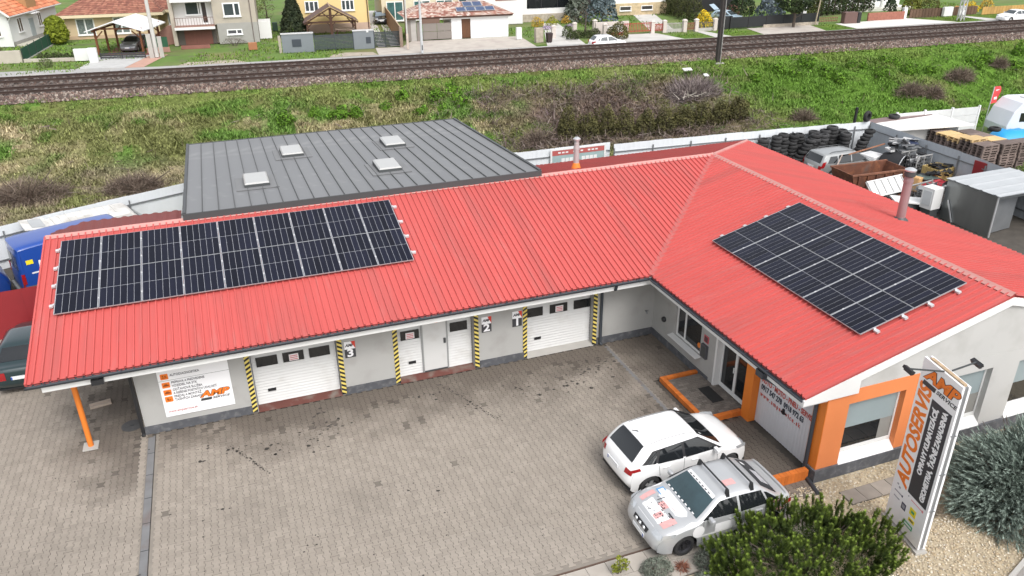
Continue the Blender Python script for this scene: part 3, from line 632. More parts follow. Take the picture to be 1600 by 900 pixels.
    for (a, b, c, d) in ((y0, y0+.07, z0, z1), (y1-.07, y1, z0, z1), (-2.0, -1.92, z0+.07, z1-.07)): fr.box((x, a, c), (x+.06, b, d))
    fr.box((x+.001, y0+.07, z0), (x+.061, y1-.07, z0+.07)); fr.box((x+.001, y0+.07, z1-.07), (x+.061, y1-.07, z1))
    wn = part('shop_window', fr, m_white, W)
    part('pane', MB().box((x+.02, y0+.07, z0+.07), (x+.03, -2.0, z1-.07)), m_glass, wn); part('pane', MB().box((x+.02, -1.92, z0+.07), (x+.03, y1-.07, z1-.07)), m_glass, wn)
    sl = MB(); sl.hexa([(-.2, y0-.08, .66), (.07, y0-.08, .69), (.07, y1+.12, .69), (-.2, y1+.12, .66), (-.2, y0-.08, .685), (.07, y0-.08, .72), (.07, y1+.12, .72), (-.2, y1+.12, .685)]); part('sill', sl, m_white, wn)
    tr = MB(); tr.lathe([(.09, 0), (.09, .02), (.06, .02)], 12, Matrix.Translation((x-.005, -2.82, 1.0)) @ Matrix.Rotation(PI/2, 4, 'Y')); part('round_sticker', tr, m_orange, wn)
    # ---- entrance
    fr = MB(); y0, y1, z0, z1, x = -5.38, -3.9, .16, 2.3, .16
    ym = -4.66
    for (a, b) in ((y0, y0+.07), (ym-.05, ym+.05), (y1-.08, y1)): fr.box((x, a, z0), (x+.07, b, z1))
    for (a, b) in ((y0+.07, ym-.05), (ym+.05, y1-.08)): fr.box((x+.002, a, z0), (x+.068, b, z0+.13)); fr.box((x+.002, a, z1-.09), (x+.068, b, z1))
    dr = part('entrance_door', fr, m_white, W)
    for (a, b) in ((y0+.07, ym-.05), (ym+.05, y1-.08)): part('pane', MB().box((x+.03, a, z0+.13), (x+.04, b, z1-.09)), m_glass, dr)
    hd = MB(); hd.bar((x-.05, ym+.02, 1.0), (x-.05, ym+.02, 1.18), .025); hd.box((x-.05, ym+.01, 1.08), (x, ym+.03, 1.11)); part('door_handle', hd, m_white, dr)
    hd = MB(); hd.box((x-.04, ym-.3+.2, 1.55), (x, ym-.02, 1.62)); part('door_closer', hd, m_white, dr)
    dj = MB(); dj.box((-.02, -3.89, .12), (.3, -3.80, 2.3)); part('door_jamb', dj, m_white, W)
    lb = MB(); lb.box((-.09, -3.42, .82), (-.001, -3.12, 1.28)); lb.box((-.093, -3.39, .86), (-.09, -3.15, 1.24), 1); part('letter_box', lb, [mat('letterbox_grey', (.09, .09, .1), .5), m_greyd], W, bev=.012)
    lb = MB(); lb.box((-.025, -3.4, 1.36), (-.001, -3.16, 1.6)); lb.box((-.03, -3.37, 1.39), (-.025, -3.19, 1.57), 1); part('small_plate', lb, [notred, mat('plate_dark', (.1, .04, .045), .5)], W)
    lm = MB(); lm.lathe([(.0, 0), (.09, .0), (.1, .05), (.07, .1), (0, .11)], 14, Matrix.Translation((-.0, -.78, .95)) @ Matrix.Rotation(-PI/2, 4, 'Y')); part('wall_lamp', lm, m_black, W, smooth=True)
    tp = MB(); tp.tube([(-.32, -.001, .95), (-.32, -.1, .95), (-.32, -.12, .9)], .022, 8); tp.bar((-.38, -.09, .99), (-.26, -.09, .99), .02); part('water_tap', tp, m_steel, W)
    # ---- white ribbed side door with lettering
    sd = MB(); y = -8.2
    while y < -5.78:
        e = min(y+.115, -5.77); sd.hexa([(.2, y, .02), (.24, y, .02), (.24, e, .02), (.2, e, .02), (.2, y, 2.5), (.24, y, 2.5), (.24, e, 2.5), (.2, e, 2.5)]); sd.box((.193, y+.03, .02), (.2, e-.03, 2.5)); y += .12
    rd = part('ribbed_door', sd, mat('white_ribbed_sheet', (.62, .62, .64), .5, var=.03), W)
    redl = mat('red_lettering', (.5, .1, .08), .6, var=0); bll = mat('dark_lettering', (.05, .06, .08), .6, var=0)
    M = lambda z: frame_M((.188, -5.86, z), (0, -1, 0), (0, 0, 1))
    lettering('lettering', 'AUTO · MOTO - PNEU - SERVIS', .235, M(1.50), redl, rd, bold=.006, sx=.655)
    lettering('lettering', '0917 547 278  0918 972 63', .235, M(1.26), bll, rd, bold=.008, sx=.70)
    lettering('lettering', 'www.ampservice.sk', .2, M(1.02), redl, rd, bold=.004, sx=.75, spacing=1.45)
    hd = MB(); hd.box((.15, -6.95, .98), (.19, -6.88, 1.14)); hd.box((.12, -7.05, 1.04), (.15, -6.86, 1.07)); part('door_handle', hd, m_black, rd)
    # ---- gable windows
    m_blind = mat('roller_blind', (.25, .3, .31), .6, var=.06); m_in = mat('room_inside', (.1, .085, .07), .8, var=.5, scale=2)
    for (x0, x1, z0, z1) in ((.78, 2.5, .6, 2.2), (3.8, 5.56, .62, 2.2), (6.65, 8.34, .62, 2.2)):
        fr = MB(); y = -8.44
        fr.box((x0-.08, y, z0-.02), (x0, y+.06, z1+.06)); fr.box((x1, y, z0-.02), (x1+.06, y+.06, z1+.06)); fr.box((x0, y+.001, z0-.02), (x1, y+.059, z0+.09)); fr.box((x0, y+.001, z1), (x1, y+.059, z1+.06))
        f = part('gable_window', fr, m_white, W)
        part('pane', MB().box((x0, y+.02, z0+.09), (x1, y+.03, z1)), m_glass, f)
        part('blind', MB().box((x0+.01, y+.008, z0+.75), (x1-.01, y+.017, z1-.01)), m_blind, f)
        cu = MB(); cu.box((x1-.42, y+.01, z0+.1), (x1-.02, y+.0165, z0+.75)); part('curtain', cu, mat('curtain', (.22, .215, .2), .8), f)
        sl = MB(); sl.hexa([(x0-.08, -8.66, z0-.27), (x1+.06, -8.66, z0-.27), (x1+.06, y, z0-.27), (x0-.08, y, z0-.27), (x0-.08, -8.66, z0-.24), (x1+.06, -8.66, z0-.24), (x1+.06, y-.002, z0-.022), (x0-.08, y-.002, z0-.022)])
        part('sill', sl, m_white, f)
    part('room_back', MB().box((.3, -7.8, 0), (10.7, -7.75, 2.5)), m_in, W)
    # ---- flue pipes
    for (x, y, z, h, r, skirt, nm) in ((8.72, -1.66, zB(2*RB-8.72), 1.85, .15, m_greyd, 'large'), (-.12, 6.5, ZR-(6.5-RA)*math.tan(sA), 1.25, .115, m_orange, 'small')):
        fl = MB(); fl.lathe([(r, -.1), (r, h-.45), (r*1.12, h-.45), (r*1.12, h-.36), (r, h-.36), (r, h-.3), (r*.9, h-.3), (r*.9, h-.18)], 18, Matrix.Translation((x, y, z)))
        p = part('flue_pipe', fl, mat('pinkish_metal' if nm == 'large' else 'pale_metal', (.36, .25, .255) if nm == 'large' else (.5, .46, .46), .4, .3, var=.12), W, smooth=True)
        cp = MB(); cp.lathe([(r*.8, h-.2), (r*.8, h-.05), (r*1.25, h-.05), (r*1.3, h-.0), (r*.6, h+.06), (0, h+.07)], 18, Matrix.Translation((x, y, z))); part('rain_cap', cp, m_alu, p, smooth=True)
        if nm == 'large':
            ba = MB(); ba.lathe([(r*.95, h-.25), (r*1.25, h-.22), (r*1.25, h-.08), (r*.95, h-.06)], 18, Matrix.Translation((x, y, z))); part('cowl_band', ba, m_greyd, p, smooth=True)
        bs = MB(); bs.lathe([(r*1.9, -.02), (r*1.7, .03), (r*1.12, .1 if nm == 'large' else .25), (r*1.04, .12 if nm == 'large' else .27)], 18, Matrix.Translation((x, y, z))); 
        part('flashing', bs, skirt, p, smooth=True)
    return W
W = build_workshop()

# ---------------------------------------------------------------- solar arrays
def panel_meshes():
    pw, ph, t = 1.141, 1.750, .035
    fr = MB(); e = .008
    for (a, b) in (((0, 0, 0), (pw, e, t)), ((0, ph-e, 0), (pw, ph, t)), ((0, e, 0), (e, ph-e, t)), ((pw-e, e, 0), (pw, ph-e, t))): fr.box(a, b)
    fme = fr.mesh('frame', mat('panel_frame', (.42, .43, .44), .4, .5, var=.03))
    bk = MB(); bk.box((e, e, .004), (pw-e, ph-e, t-.0045)); bme = bk.mesh('solar_panel', mat('backsheet', (.36, .37, .4), .15, var=0, coat=.6))
    cw = (pw-2*e-.02)/6; hh = (ph-2*e)/2-.011; c = MB(); c.box((.0045, 0, -.002), (cw-.0045, hh, .0))
    cme = c.mesh('cell_strip', mat('solar_cell', (.007, .008, .017), .3, var=.3, scale=5, rv=.35, spec=.25))
    ln = MB()
    return fme, bme, cme, cw, hh, e, pw, ph, t
def solar_array(M, cols, rows, name_label, group):
    fme, bme, cme, cw, hh, e, pw, ph, t = PMS
    A = thing('solar_array', name_label, 'solar panels'); A.matrix_world = M
    gap = .012
    for r in range(rows):
        for c in range(cols):
            p = bpy.data.objects.new('solar_panel', bme); C.objects.link(p); p.parent = A; p.location = (c*(pw+gap), r*(ph+gap), -.035)
            f = bpy.data.objects.new('frame', fme); C.objects.link(f); f.parent = p
            for h in range(2):
                for q in range(6):
                    o = bpy.data.objects.new('cell_strip', cme); C.objects.link(o); o.parent = p; o.location = (e+.01+q*cw, e+.004+h*(hh+.014), t-.002)
    L = cols*(pw+gap)-gap
    for r in range(rows):
        for fy in (.25, .77):
            y = r*(ph+gap)+ph*fy; b = MB(); b.box((-.13, y-.02, -.08), (L+.16, y+.02, -.037))
            for c in range(1, cols): b.box((c*(pw+gap)-gap/2-.02, y-.03, -.03), (c*(pw+gap)-gap/2+.02, y+.03, .006))
            b.box((L+.005, y-.035, -.03), (L+.04, y+.035, .004)); b.box((-.04, y-.035, -.03), (-.005, y+.035, .004)); b.box((-.14, y-.05, -.09), (-.04, y+.05, -.03)); b.box((L+.04, y-.05, -.09), (L+.17, y+.05, -.03))
            part('mounting_rail', b, mat('bright_alu', (.6, .6, .61), .4, .3, var=.03), A)
    return A
PMS = panel_meshes()
cs, sn = math.cos(sA), math.sin(sA); s0 = 2.53; n0 = .13
o = Vector((-18.478, -OA+s0*cs-n0*sn, ZE+s0*sn+n0*cs)); solar_array(Matrix(((1, 0, 0, o.x), (0, cs, -sn, o.y), (0, sn, cs, o.z), (0, 0, 0, 1))), 9, 2, 'long array of eighteen dark solar panels on the left wing of the red roof', None)
cs, sn = math.cos(sB), math.sin(sB); s0 = 2.546
o = Vector((-OB+s0*cs-n0*sn, -.717, ZE+s0*sn+n0*cs)); solar_array(Matrix(((0, cs, -sn, o.x), (-1, 0, 0, o.y), (0, sn, cs, o.z), (0, 0, 0, 1))), 6, 2, 'shorter array of twelve dark solar panels on the right wing of the red roof', None)

# ---------------------------------------------------------------- annex with standing-seam roof
def build_annex():
    x0, x1, y0, y1, za, zb = -14.9, -2.13, 5.3, 16.85, 4.72, 4.07
    A = thing('annex_building', 'flat grey standing-seam roofed annex with four white skylights behind the red roof', 'annex', (x0, y0, 0))
    L, D = x1-x0, y1-y0; sl = (zb-za)/D
    wl = MB(); wl.hexa([(.25, .3, 0), (L-.25, .3, 0), (L-.25, D-.2, 0), (.25, D-.2, 0), (.25, .3, za-.25), (L-.25, .3, za-.25), (L-.25, D-.2, zb-.25), (.25, D-.2, zb-.25)]); part('wall', wl, m_wall, A)
    n = 24; w_ = (L-.2)/n
    pm = MB(); pm.hexa([(0, 0, -.08), (w_, 0, -.08), (w_, D, zb-za-.08), (0, D, zb-za-.08), (0, 0, 0), (w_, 0, 0), (w_, D, zb-za), (0, D, zb-za)]); pme = pm.mesh('roof_panel', mat('standing_seam_grey', (.175, .178, .183), .5, var=.05, scale=.5, rv=.05, dirt=[((.25, .25, .25), .55, .75, .8)]))
    sm = MB(); sm.hexa([(-.014, 0, 0), (.014, 0, 0), (.014, D, zb-za), (-.014, D, zb-za), (-.009, 0, .045), (.009, 0, .045), (.009, D, zb-za+.045), (-.009, D, zb-za+.045)]); sme = sm.mesh('seam', mat('seam_grey', (.085, .088, .09), .55, var=.1))
    for i in range(n):
        p = bpy.data.objects.new('roof_panel', pme); C.objects.link(p); p.parent = A; p.location = (.1+i*w_, 0, za)
        q = bpy.data.objects.new('seam', sme); C.objects.link(q); q.parent = p
    tr = MB(); tr.box((0, -.06, za-.24), (L, 0, za+.02)); tr.hexa([(0, 0, za-.2), (.1, 0, za-.2), (.1, D, zb-.2), (0, D, zb-.2), (0, 0, za+.06), (.1, 0, za+.06), (.1, D, zb+.06), (0, D, zb+.06)])
    tr.hexa([(L-.1, 0, za-.2), (L, 0, za-.2), (L, D, zb-.2), (L-.1, D, zb-.2), (L-.1, 0, za+.06), (L, 0, za+.06), (L, D, zb+.06), (L-.1, D, zb+.06)]); tr.box((.1, D, zb-.2), (L-.1, D+.06, zb+.02))
    part('roof_edge', tr, m_greyd, A)
    for (cx, cy) in ((-10.62, 12.7), (-6.28, 12.5), (-7.4, 8.35), (-12.35, 8.4)):
        X, Y = cx-x0, cy-y0; z = za+sl*Y; s = MB(); s.box((X-.45, Y-.68, z-.08), (X+.45, Y+.68, z+.17)); k = part('skylight', s, m_greyd, A)
        d = MB(); d.hexa([(X-.44, Y-.67, z+.17), (X+.44, Y-.67, z+.17), (X+.44, Y+.67, z+.17), (X-.44, Y+.67, z+.17), (X-.39, Y-.62, z+.22), (X+.39, Y-.62, z+.22), (X+.39, Y+.62, z+.22), (X-.39, Y+.62, z+.22)]); part('dome', d, mat('milky_dome', (.40, .40, .39), .25, var=.03), k)
        f = MB(); f.hexa([(X-.75, Y-1., z+.012-sl*1.), (X+.75, Y-1., z+.012-sl), (X+.75, Y+.95, z+.012+sl*.95), (X-.75, Y+.95, z+.012+sl*.95), (X-.75, Y-1., z+.03-sl), (X+.75, Y-1., z+.03-sl), (X+.75, Y+.95, z+.03+sl*.95), (X-.75, Y+.95, z+.03+sl*.95)]); part('flashing', f, mat('flashing_grey', (.18, .182, .185), .6, var=.1), k)
build_annex()
def build_leanto():
    T = thing('lean_to_shed', 'low shed with dark brown-red corrugated roof between the vans and the grey annex', 'shed', (-18.9, 5.4, 0))
    mb = MB(); rows = []
    L, D = 3.95, 4.6; xs = np.arange(0, L, .08)
    for i, x in enumerate(xs):
        dz = .03 if i % 4 in (2, 3) else 0
        sh = max(0, (2.2-x)*1.0)             # clipped rear corner
        rows.append([(x, .12, 4.47+dz), (x, min(1.12, .35+max(0, x+.05)*.8), 4.47+dz)])
    mb.grid(rows); part('roof', mb, m_dkred, T)
    wl = MB(); wl.box((.3, .2, 0), (L-.2, 2.2, 2.5)); part('wall', wl, m_wall, T)
build_leanto()

# ---------------------------------------------------------------- raised step, kerbs, mat
def build_step():
    S = thing('entrance_step', 'raised entrance step edged with orange painted bricks', 'step', (-.7, -4.1, 0))
    b = MB(); b.box((-.5, -1.15, 0), (.98, 1.0, .125)); part('step_base', b, mat('dirty_paving', (.14, .12, .105), .9, var=.2, scale=3, dirt=[((.2, .18, .16), .5, .7, 5)]), S)
    pv = MB(); pv.box((-.085, -.045, 0), (.085, .045, .012)); pme = pv.mesh('paver', mat('step_paver', (.17, .147, .128), .9, rv=.25, var=.15, scale=8))
    for i in range(8):
        for j in range(20):
            o = bpy.data.objects.new('paver', pme); C.objects.link(o); o.parent = S; o.location = (-.40+i*.18+(.09 if j % 2 else 0), -1.05+j*.103, .125)
            if -.42+i*.18 > .62: o.location.x = min(o.location.x, .88)
    bk = MB(); bk.box((-.074, -.054, 0), (.074, .054, .16)); bme = bk.mesh('brick', mat('orange_brick_paint', (.6, .16, .025), .65, rv=.15, var=.12, scale=5, bump=.2))
    for i in range(20): o = bpy.data.objects.new('brick', bme); C.objects.link(o); o.parent = S; o.location = (-.575, -1.12+i*.113, rnd.uniform(0, .004))
    for i in range(12):
        for y in (-1.24, 1.14):
            o = bpy.data.objects.new('brick', bme); C.objects.link(o); o.parent = S; o.rotation_euler = (0, 0, PI/2); o.location = (-.59+i*.113, y+ (0 if y < 0 else 0), rnd.uniform(0, .004))
    m = MB(); m.box((-.2, -.42, 0), (.2, .42, .018)); o = part('doormat', m, mat('mat_rubber', (.022, .021, .021), .95, var=.2, scale=20, bump=.5), None, loc=(-.36, -4.3, .139), bev=.006); tag(o, 'dark rubber doormat lying on the entrance step in front of the glass door', 'doormat')
    S = thing('brick_kerb', 'short low orange brick kerb beside the orange corner and silver car', 'kerb', (-.65, -8.42, 0))
    bk = MB(); bk.box((-.05, -.08, 0), (.05, .08, .3)); bme = bk.mesh('brick', MATS['orange_brick_paint'])
    for i in range(10): o = bpy.data.objects.new('brick', bme); C.objects.link(o); o.parent = S; o.location = (-.47+i*.107, 0, rnd.uniform(0, .006))
build_step()

# ---------------------------------------------------------------- signs on the workshop
m_ink = mat('sign_ink', (.045, .045, .05), .6, var=0); m_sw = mat('sign_white', (.82, .82, .835), .4, var=.02); m_so = mat('sign_orange', (.8, .19, .015), .5, var=0)
def amp_logo(parent, M, s):
    """AMP word in orange with dark outline, black bar and SERVICE below; s = cap height"""
    lettering('logo_outline', 'AMP', s*1.42, M @ Matrix.Translation((0, 0, .001)), m_ink, parent, bold=s*.10, shear=.25, sx=1.42, depth=.003)
    lettering('logo_word', 'AMP', s*1.42, M @ Matrix.Translation((0, 0, .006)), m_so, parent, bold=s*.055, shear=.25, sx=1.42, depth=.003)
    b = MB(); b.prism([(-.14*s, -1.08*s), (1.45*s, -1.08*s), (1.55*s, -.66*s), (-.02*s, -.66*s)], lambda a, c, d: tuple(M @ Vector((a, c, d))), 0, .006); part('logo_bar', b, m_ink, parent)
    lettering('logo_service', 'SERVICE', s*.5, M @ Matrix.Translation((1.62*s, -.87*s, 0)), m_ink, parent, bold=s*.01, shear=.25, sx=1.35, depth=.003)
def wall_board():
    B = thing('sign_board', 'white service board with four orange icons on the wall left of bay 3', 'sign', (-16.07, 0, .46))
    part('board', MB().box((0, -.03, 0), (1.92, -.004, 1.62)), m_sw, B)
    part('board_joint', MB().box((0, -.032, 1.2), (1.92, -.03, 1.208)), m_greyd, B)
    X = lambda x, z: frame_M((x, -.033, z), (1, 0, 0), (0, 0, 1))
    for i, z in enumerate((1.34, 1.06, .81, .585)):
        m = MB(); m.prism([(.09, z-.09), (.27, z-.09), (.285, z-.075), (.285, z+.075), (.27, z+.09), (.09, z+.09), (.075, z+.075), (.075, z-.075)], lambda a, b, c: (a, c, b), -.036, -.03); k = part('icon', m, m_so, B)
        m = MB()
        if i == 0: m.box((.12, -.039, z-.04), (.24, -.036, z-.02)); m.box((.13, -.039, z), (.16, -.036, z+.05)); m.box((.19, -.039, z), (.23, -.036, z+.03))
        elif i < 3: m.prism([(.105, z-.035), (.255, z-.035), (.255, z+.005), (.225, z+.01), (.205, z+.04), (.15, z+.04), (.13, z+.01), (.105, z+.005)], lambda a, b, c: (a, c, b), -.039, -.036)
        else: m.prism([(.13, z-.04), (.23, z-.04), (.23, z-.01), (.17, z-.01), (.17, z+.04), (.13, z+.04)], lambda a, b, c: (a, c, b), -.039, -.036)
        part('pictogram', m, mat('icon_dark', (.25, .05, .01), .6, var=0), k)
    for z, t in ((1.36, 'AUTODIAGNOSTIKA'), (1.115, 'PRÍPRAVA A PREDVEDENIE'), (1.0, 'VOZIDIEL NA STK'), (.87, 'ODŤAHOVÁ SLUŽBA'), (.755, 'A RIEŠENIE POISTNÝCH UDALOSTÍ'), (.64, 'PREDAJ A MONTÁŽ'), (.525, 'ŤAŽNÝCH ZARIADENÍ')):
        lettering('lettering', t, .105, X(.33, z), mat('sign_grey_ink', (.13, .13, .14), .6, var=0), B, bold=.0016, sx=.72 if len(t) > 20 else .8)
    lettering('web_address', 'www.ampservice.sk', .105, X(.09, .17), mat('sign_red_ink', (.4, .06, .05), .6, var=0), B, sx=.95)
    amp_logo(B, X(1.03, .53), .19)
wall_board()
def number_sign(n, x, z, where):
    B = thing('number_sign', f'black number plate {n} with red corner, {where}', 'sign', (x, 0, z), group='bay number plates')
    part('plate', MB().box((0, -.02, 0), (.33, -.002, .3)), m_ink, B)
    part('header', MB().box((0, -.021, .3), (.33, -.002, .56)), m_sw, B)
    m = MB(); m.prism([(.2, .56), (.33, .56), (.33, .3)], lambda a, b, c: (a, c, b), -.025, -.021); part('red_corner', m, mat('sign_red', (.6, .05, .03), .5, var=0), B)
    lettering('outline', 'AMP', .13, frame_M((.025, -.0225, .43), (1, 0, 0), (0, 0, 1)), m_ink, B, bold=.006, shear=.25, depth=.001)
    lettering('digit', str(n), .36, frame_M((.165, -.0225, .15), (1, 0, 0), (0, 0, 1)), m_sw, B, bold=.012, align='CENTER', sx=1.2, depth=.002)
number_sign(3, -10.78, 1.30, 'right of the leftmost garage door'); number_sign(2, -6.36, 1.30, 'right of the middle garage door'); number_sign(1, -5.3, 1.30, 'left of the garage door nearest the corner')
# ================================================================ vehicles
def catmull(P, m=4):
    P = [Vector(p) for p in P]; out = []
    for i in range(len(P)-1):
        p0 = P[max(i-1, 0)]; p1 = P[i]; p2 = P[i+1]; p3 = P[min(i+2, len(P)-1)]
        for k in range(m):
            t = k/m; a = (p2-p0)*.4; b = (p3-p1)*.4
            out.append(p1*(2*t**3-3*t*t+1)+a*(t**3-2*t*t+t)+p2*(-2*t**3+3*t*t)+b*(t**3-t*t))
    out.append(P[-1]); return out
class Car:
    def __init__(s, prof, W, zlow, belt, wheels, wr, roofw=.78, r=.09, planf=(.55, .16), planr=(.65, .12), sub=4):
        s.P = catmull([(x, z) for x, z in prof], sub); s.sub = sub; s.W = W; s.zlow = zlow; s.belt = belt; s.wheels = wheels; s.wr = wr; s.roofw = roofw; s.r = r
        s.x0 = min(p.x for p in s.P); s.x1 = max(p.x for p in s.P); s.zt = max(p.y for p in s.P); s.planf = planf; s.planr = planr
        s.N = []
        for i, p in enumerate(s.P):
            d = (s.P[min(i+1, len(s.P)-1)]-s.P[max(i-1, 0)]).normalized(); s.N.append(Vector((-d.y, d.x)))   # outward normal for rear->front traversal
        s.Q = [p-n*(r+.02) for p, n in zip(s.P, s.N)]
    def Y(s, x, z):
        pl = 1.
        a, b = s.planf; t = (x-s.x1+a)/a
        if t > 0: pl -= b*t*t
        a, b = s.planr; t = (s.x0+a-x)/a
        if t > 0: pl -= b*t*t
        if z < s.belt: tm = 1-.10*((z-s.belt*.72)/s.belt)**2
        else:
            tb = 1-.10*.28**2; q = (z-s.belt)/(s.zt-s.belt); tm = tb-(tb-s.roofw)*(q**1.15)
        return s.W/2*pl*tm
    def top(s, i, t, off=0.):
        """point on the swept upper surface at profile sample i (may be fractional) and cross fraction t"""
        k = min(int(i), len(s.P)-2); f = i-k; p = s.P[k].lerp(s.P[k+1], f); n = s.N[k].lerp(s.N[k+1], f).normalized()
        u = max(0, (abs(t)-.72)/.28); ins = s.r*(1-math.sqrt(max(0, 1-u*u)))+.02*t*t
        q = p-n*(ins-off); return Vector((q.x, s.Y(q.x, q.y)*t, q.y))
    def ztop(s, x):
        best = None
        for a, b in zip(s.Q, s.Q[1:]):
            if (a.x-x)*(b.x-x) <= 0 and abs(a.x-b.x) > 1e-9:
                z = a.y+(b.y-a.y)*(x-a.x)/(b.x-a.x); best = z if best is None else max(best, z)
        return best
    def body(s):
        mb = MB(); ts = [-1, -.97, -.92, -.84, -.72, -.4, 0, .4, .72, .84, .92, .97, 1]
        mb.grid([[s.top(i, t) for t in ts] for i in range(len(s.P))])
        xa, xb = min(q.x for q in s.Q)+.002, max(q.x for q in s.Q)-.002
        xs = set(np.linspace(xa, xb, 70).tolist())
        for w_ in s.wheels: xs |= set(np.linspace(w_-s.wr*1.19, w_+s.wr*1.19, 25).tolist())
        xs = sorted(x for x in xs if xa <= x <= xb)
        for sg in (-1, 1):
            rows = []
            for x in xs:
                zt = s.ztop(x); zb = s.zlow
                e = max(0, abs(x)-s.x1+.25); zb += e*.5
                for w_ in s.wheels:
                    R_ = s.wr*1.18
                    if abs(x-w_) < R_: zb = max(zb, s.wr*.95+math.sqrt(R_*R_-(x-w_)**2))
                zb = min(zb, zt-.01); rows.append([Vector((x, sg*s.Y(x, zb+(zt-zb)*k/16), zb+(zt-zb)*k/16)) for k in range(17)])
            mb.grid(rows)
        return mb
    def strip(s, a, b, t0, t1, off=.006, n=6, m=8):
        mb = MB(); a *= s.sub; b *= s.sub
        mb.grid([[s.top(a+(b-a)*i/n, t0+(t1-t0)*j/m, off) for j in range(m+1)] for i in range(n+1)]); return mb
    def side(s, quad, sg, off=.008, n=8, m=4, mb=None):
        mb = mb or MB(); A, B, C_, D = [Vector(q) for q in quad]; rows = []
        for i in range(n+1):
            u = i/n; row = []
            for j in range(m+1):
                v = j/m; p = (A.lerp(B, u)).lerp(D.lerp(C_, u), v); row.append((p.x, sg*(s.Y(p.x, p.y)+off), p.y))
            rows.append(row)
        mb.grid(rows); return mb
    def line(s, pts, sg, w_=.012, off=.004, mb=None):
        mb = mb or MB()
        for (xa, za), (xb, zb) in zip(pts, pts[1:]):
            d = Vector((xb-xa, zb-za)); L = d.length; n = Vector((-d.y, d.x))/L*w_/2; k = max(2, int(L/.12)); rows = []
            for i in range(k+1):
                p = Vector((xa, za))+d*i/k; rows.append([(q.x, sg*(s.Y(q.x, q.y)+off), q.y) for q in (p-n, p+n)])
            mb.grid(rows)
        return mb
_wh = {}
def wheel_meshes(r, style):
    key = (round(r, 3), style)
    if key in _wh: return _wh[key]
    w_ = .2; Mx = Matrix.Rotation(PI/2, 4, 'X'); t = MB()
    t.lathe([(r*.66, -w_/2), (r*.9, -w_/2), (r*.985, -w_/2+.03), (r, -w_/2+.06), (r, w_/2-.06), (r*.985, w_/2-.03), (r*.9, w_/2), (r*.66, w_/2)], 28, Mx, close=True)
    tm = t.mesh('tyre', m_tyre, 40); k = MB(); k.lathe([(r*.68, -.07), (r*.68, .085), (r*.63, .08), (r*.6, .02), (0, .01)], 24, Mx)
    n = {'five': 5, 'steel': 8, 'multi': 10}[style]
    for i in range(n):
        a = 2*PI*i/n; M = Mx @ Matrix.Rotation(a, 4, 'Z')
        if style == 'steel': k.hexa([M @ Vector(p) for p in ((r*.3, -.03, .0), (r*.5, -.03, .0), (r*.5, .03, 0), (r*.3, .03, 0), (r*.3, -.03, .05), (r*.5, -.03, .05), (r*.5, .03, .05), (r*.3, .03, .05))], 1)
        else:
            h = .045 if style == 'five' else .026
            k.hexa([M @ Vector(p) for p in ((r*.1, -h*.8, .04), (r*.62, -h, .03), (r*.62, h, .03), (r*.1, h*.8, .04), (r*.1, -h*.8, .085), (r*.62, -h, .075), (r*.62, h, .075), (r*.1, h*.8, .085))], 1)
    k.lathe([(r*.2, .03), (r*.2, .088), (0, .092)], 14, Mx, m=1)
    rm = k.mesh('rim', [m_black, m_alu] if style != 'steel' else [mat('steel_rim', (.09, .09, .1), .5, .6), m_black], 40)
    _wh[key] = (tm, rm); return _wh[key]
m_tail = mat('tail_lens', (.3, .012, .015), .15, var=.1, coat=.5); m_head = mat('head_lens', (.5, .52, .54), .1, .3, var=.2, scale=12, coat=.8); m_plate = mat('licence_plate', (.72, .73, .74), .5, var=0); m_blue = mat('plate_blue', (.02, .08, .4), .5, var=0)
m_amber = mat('amber_lens', (.7, .3, .08), .2, var=0)
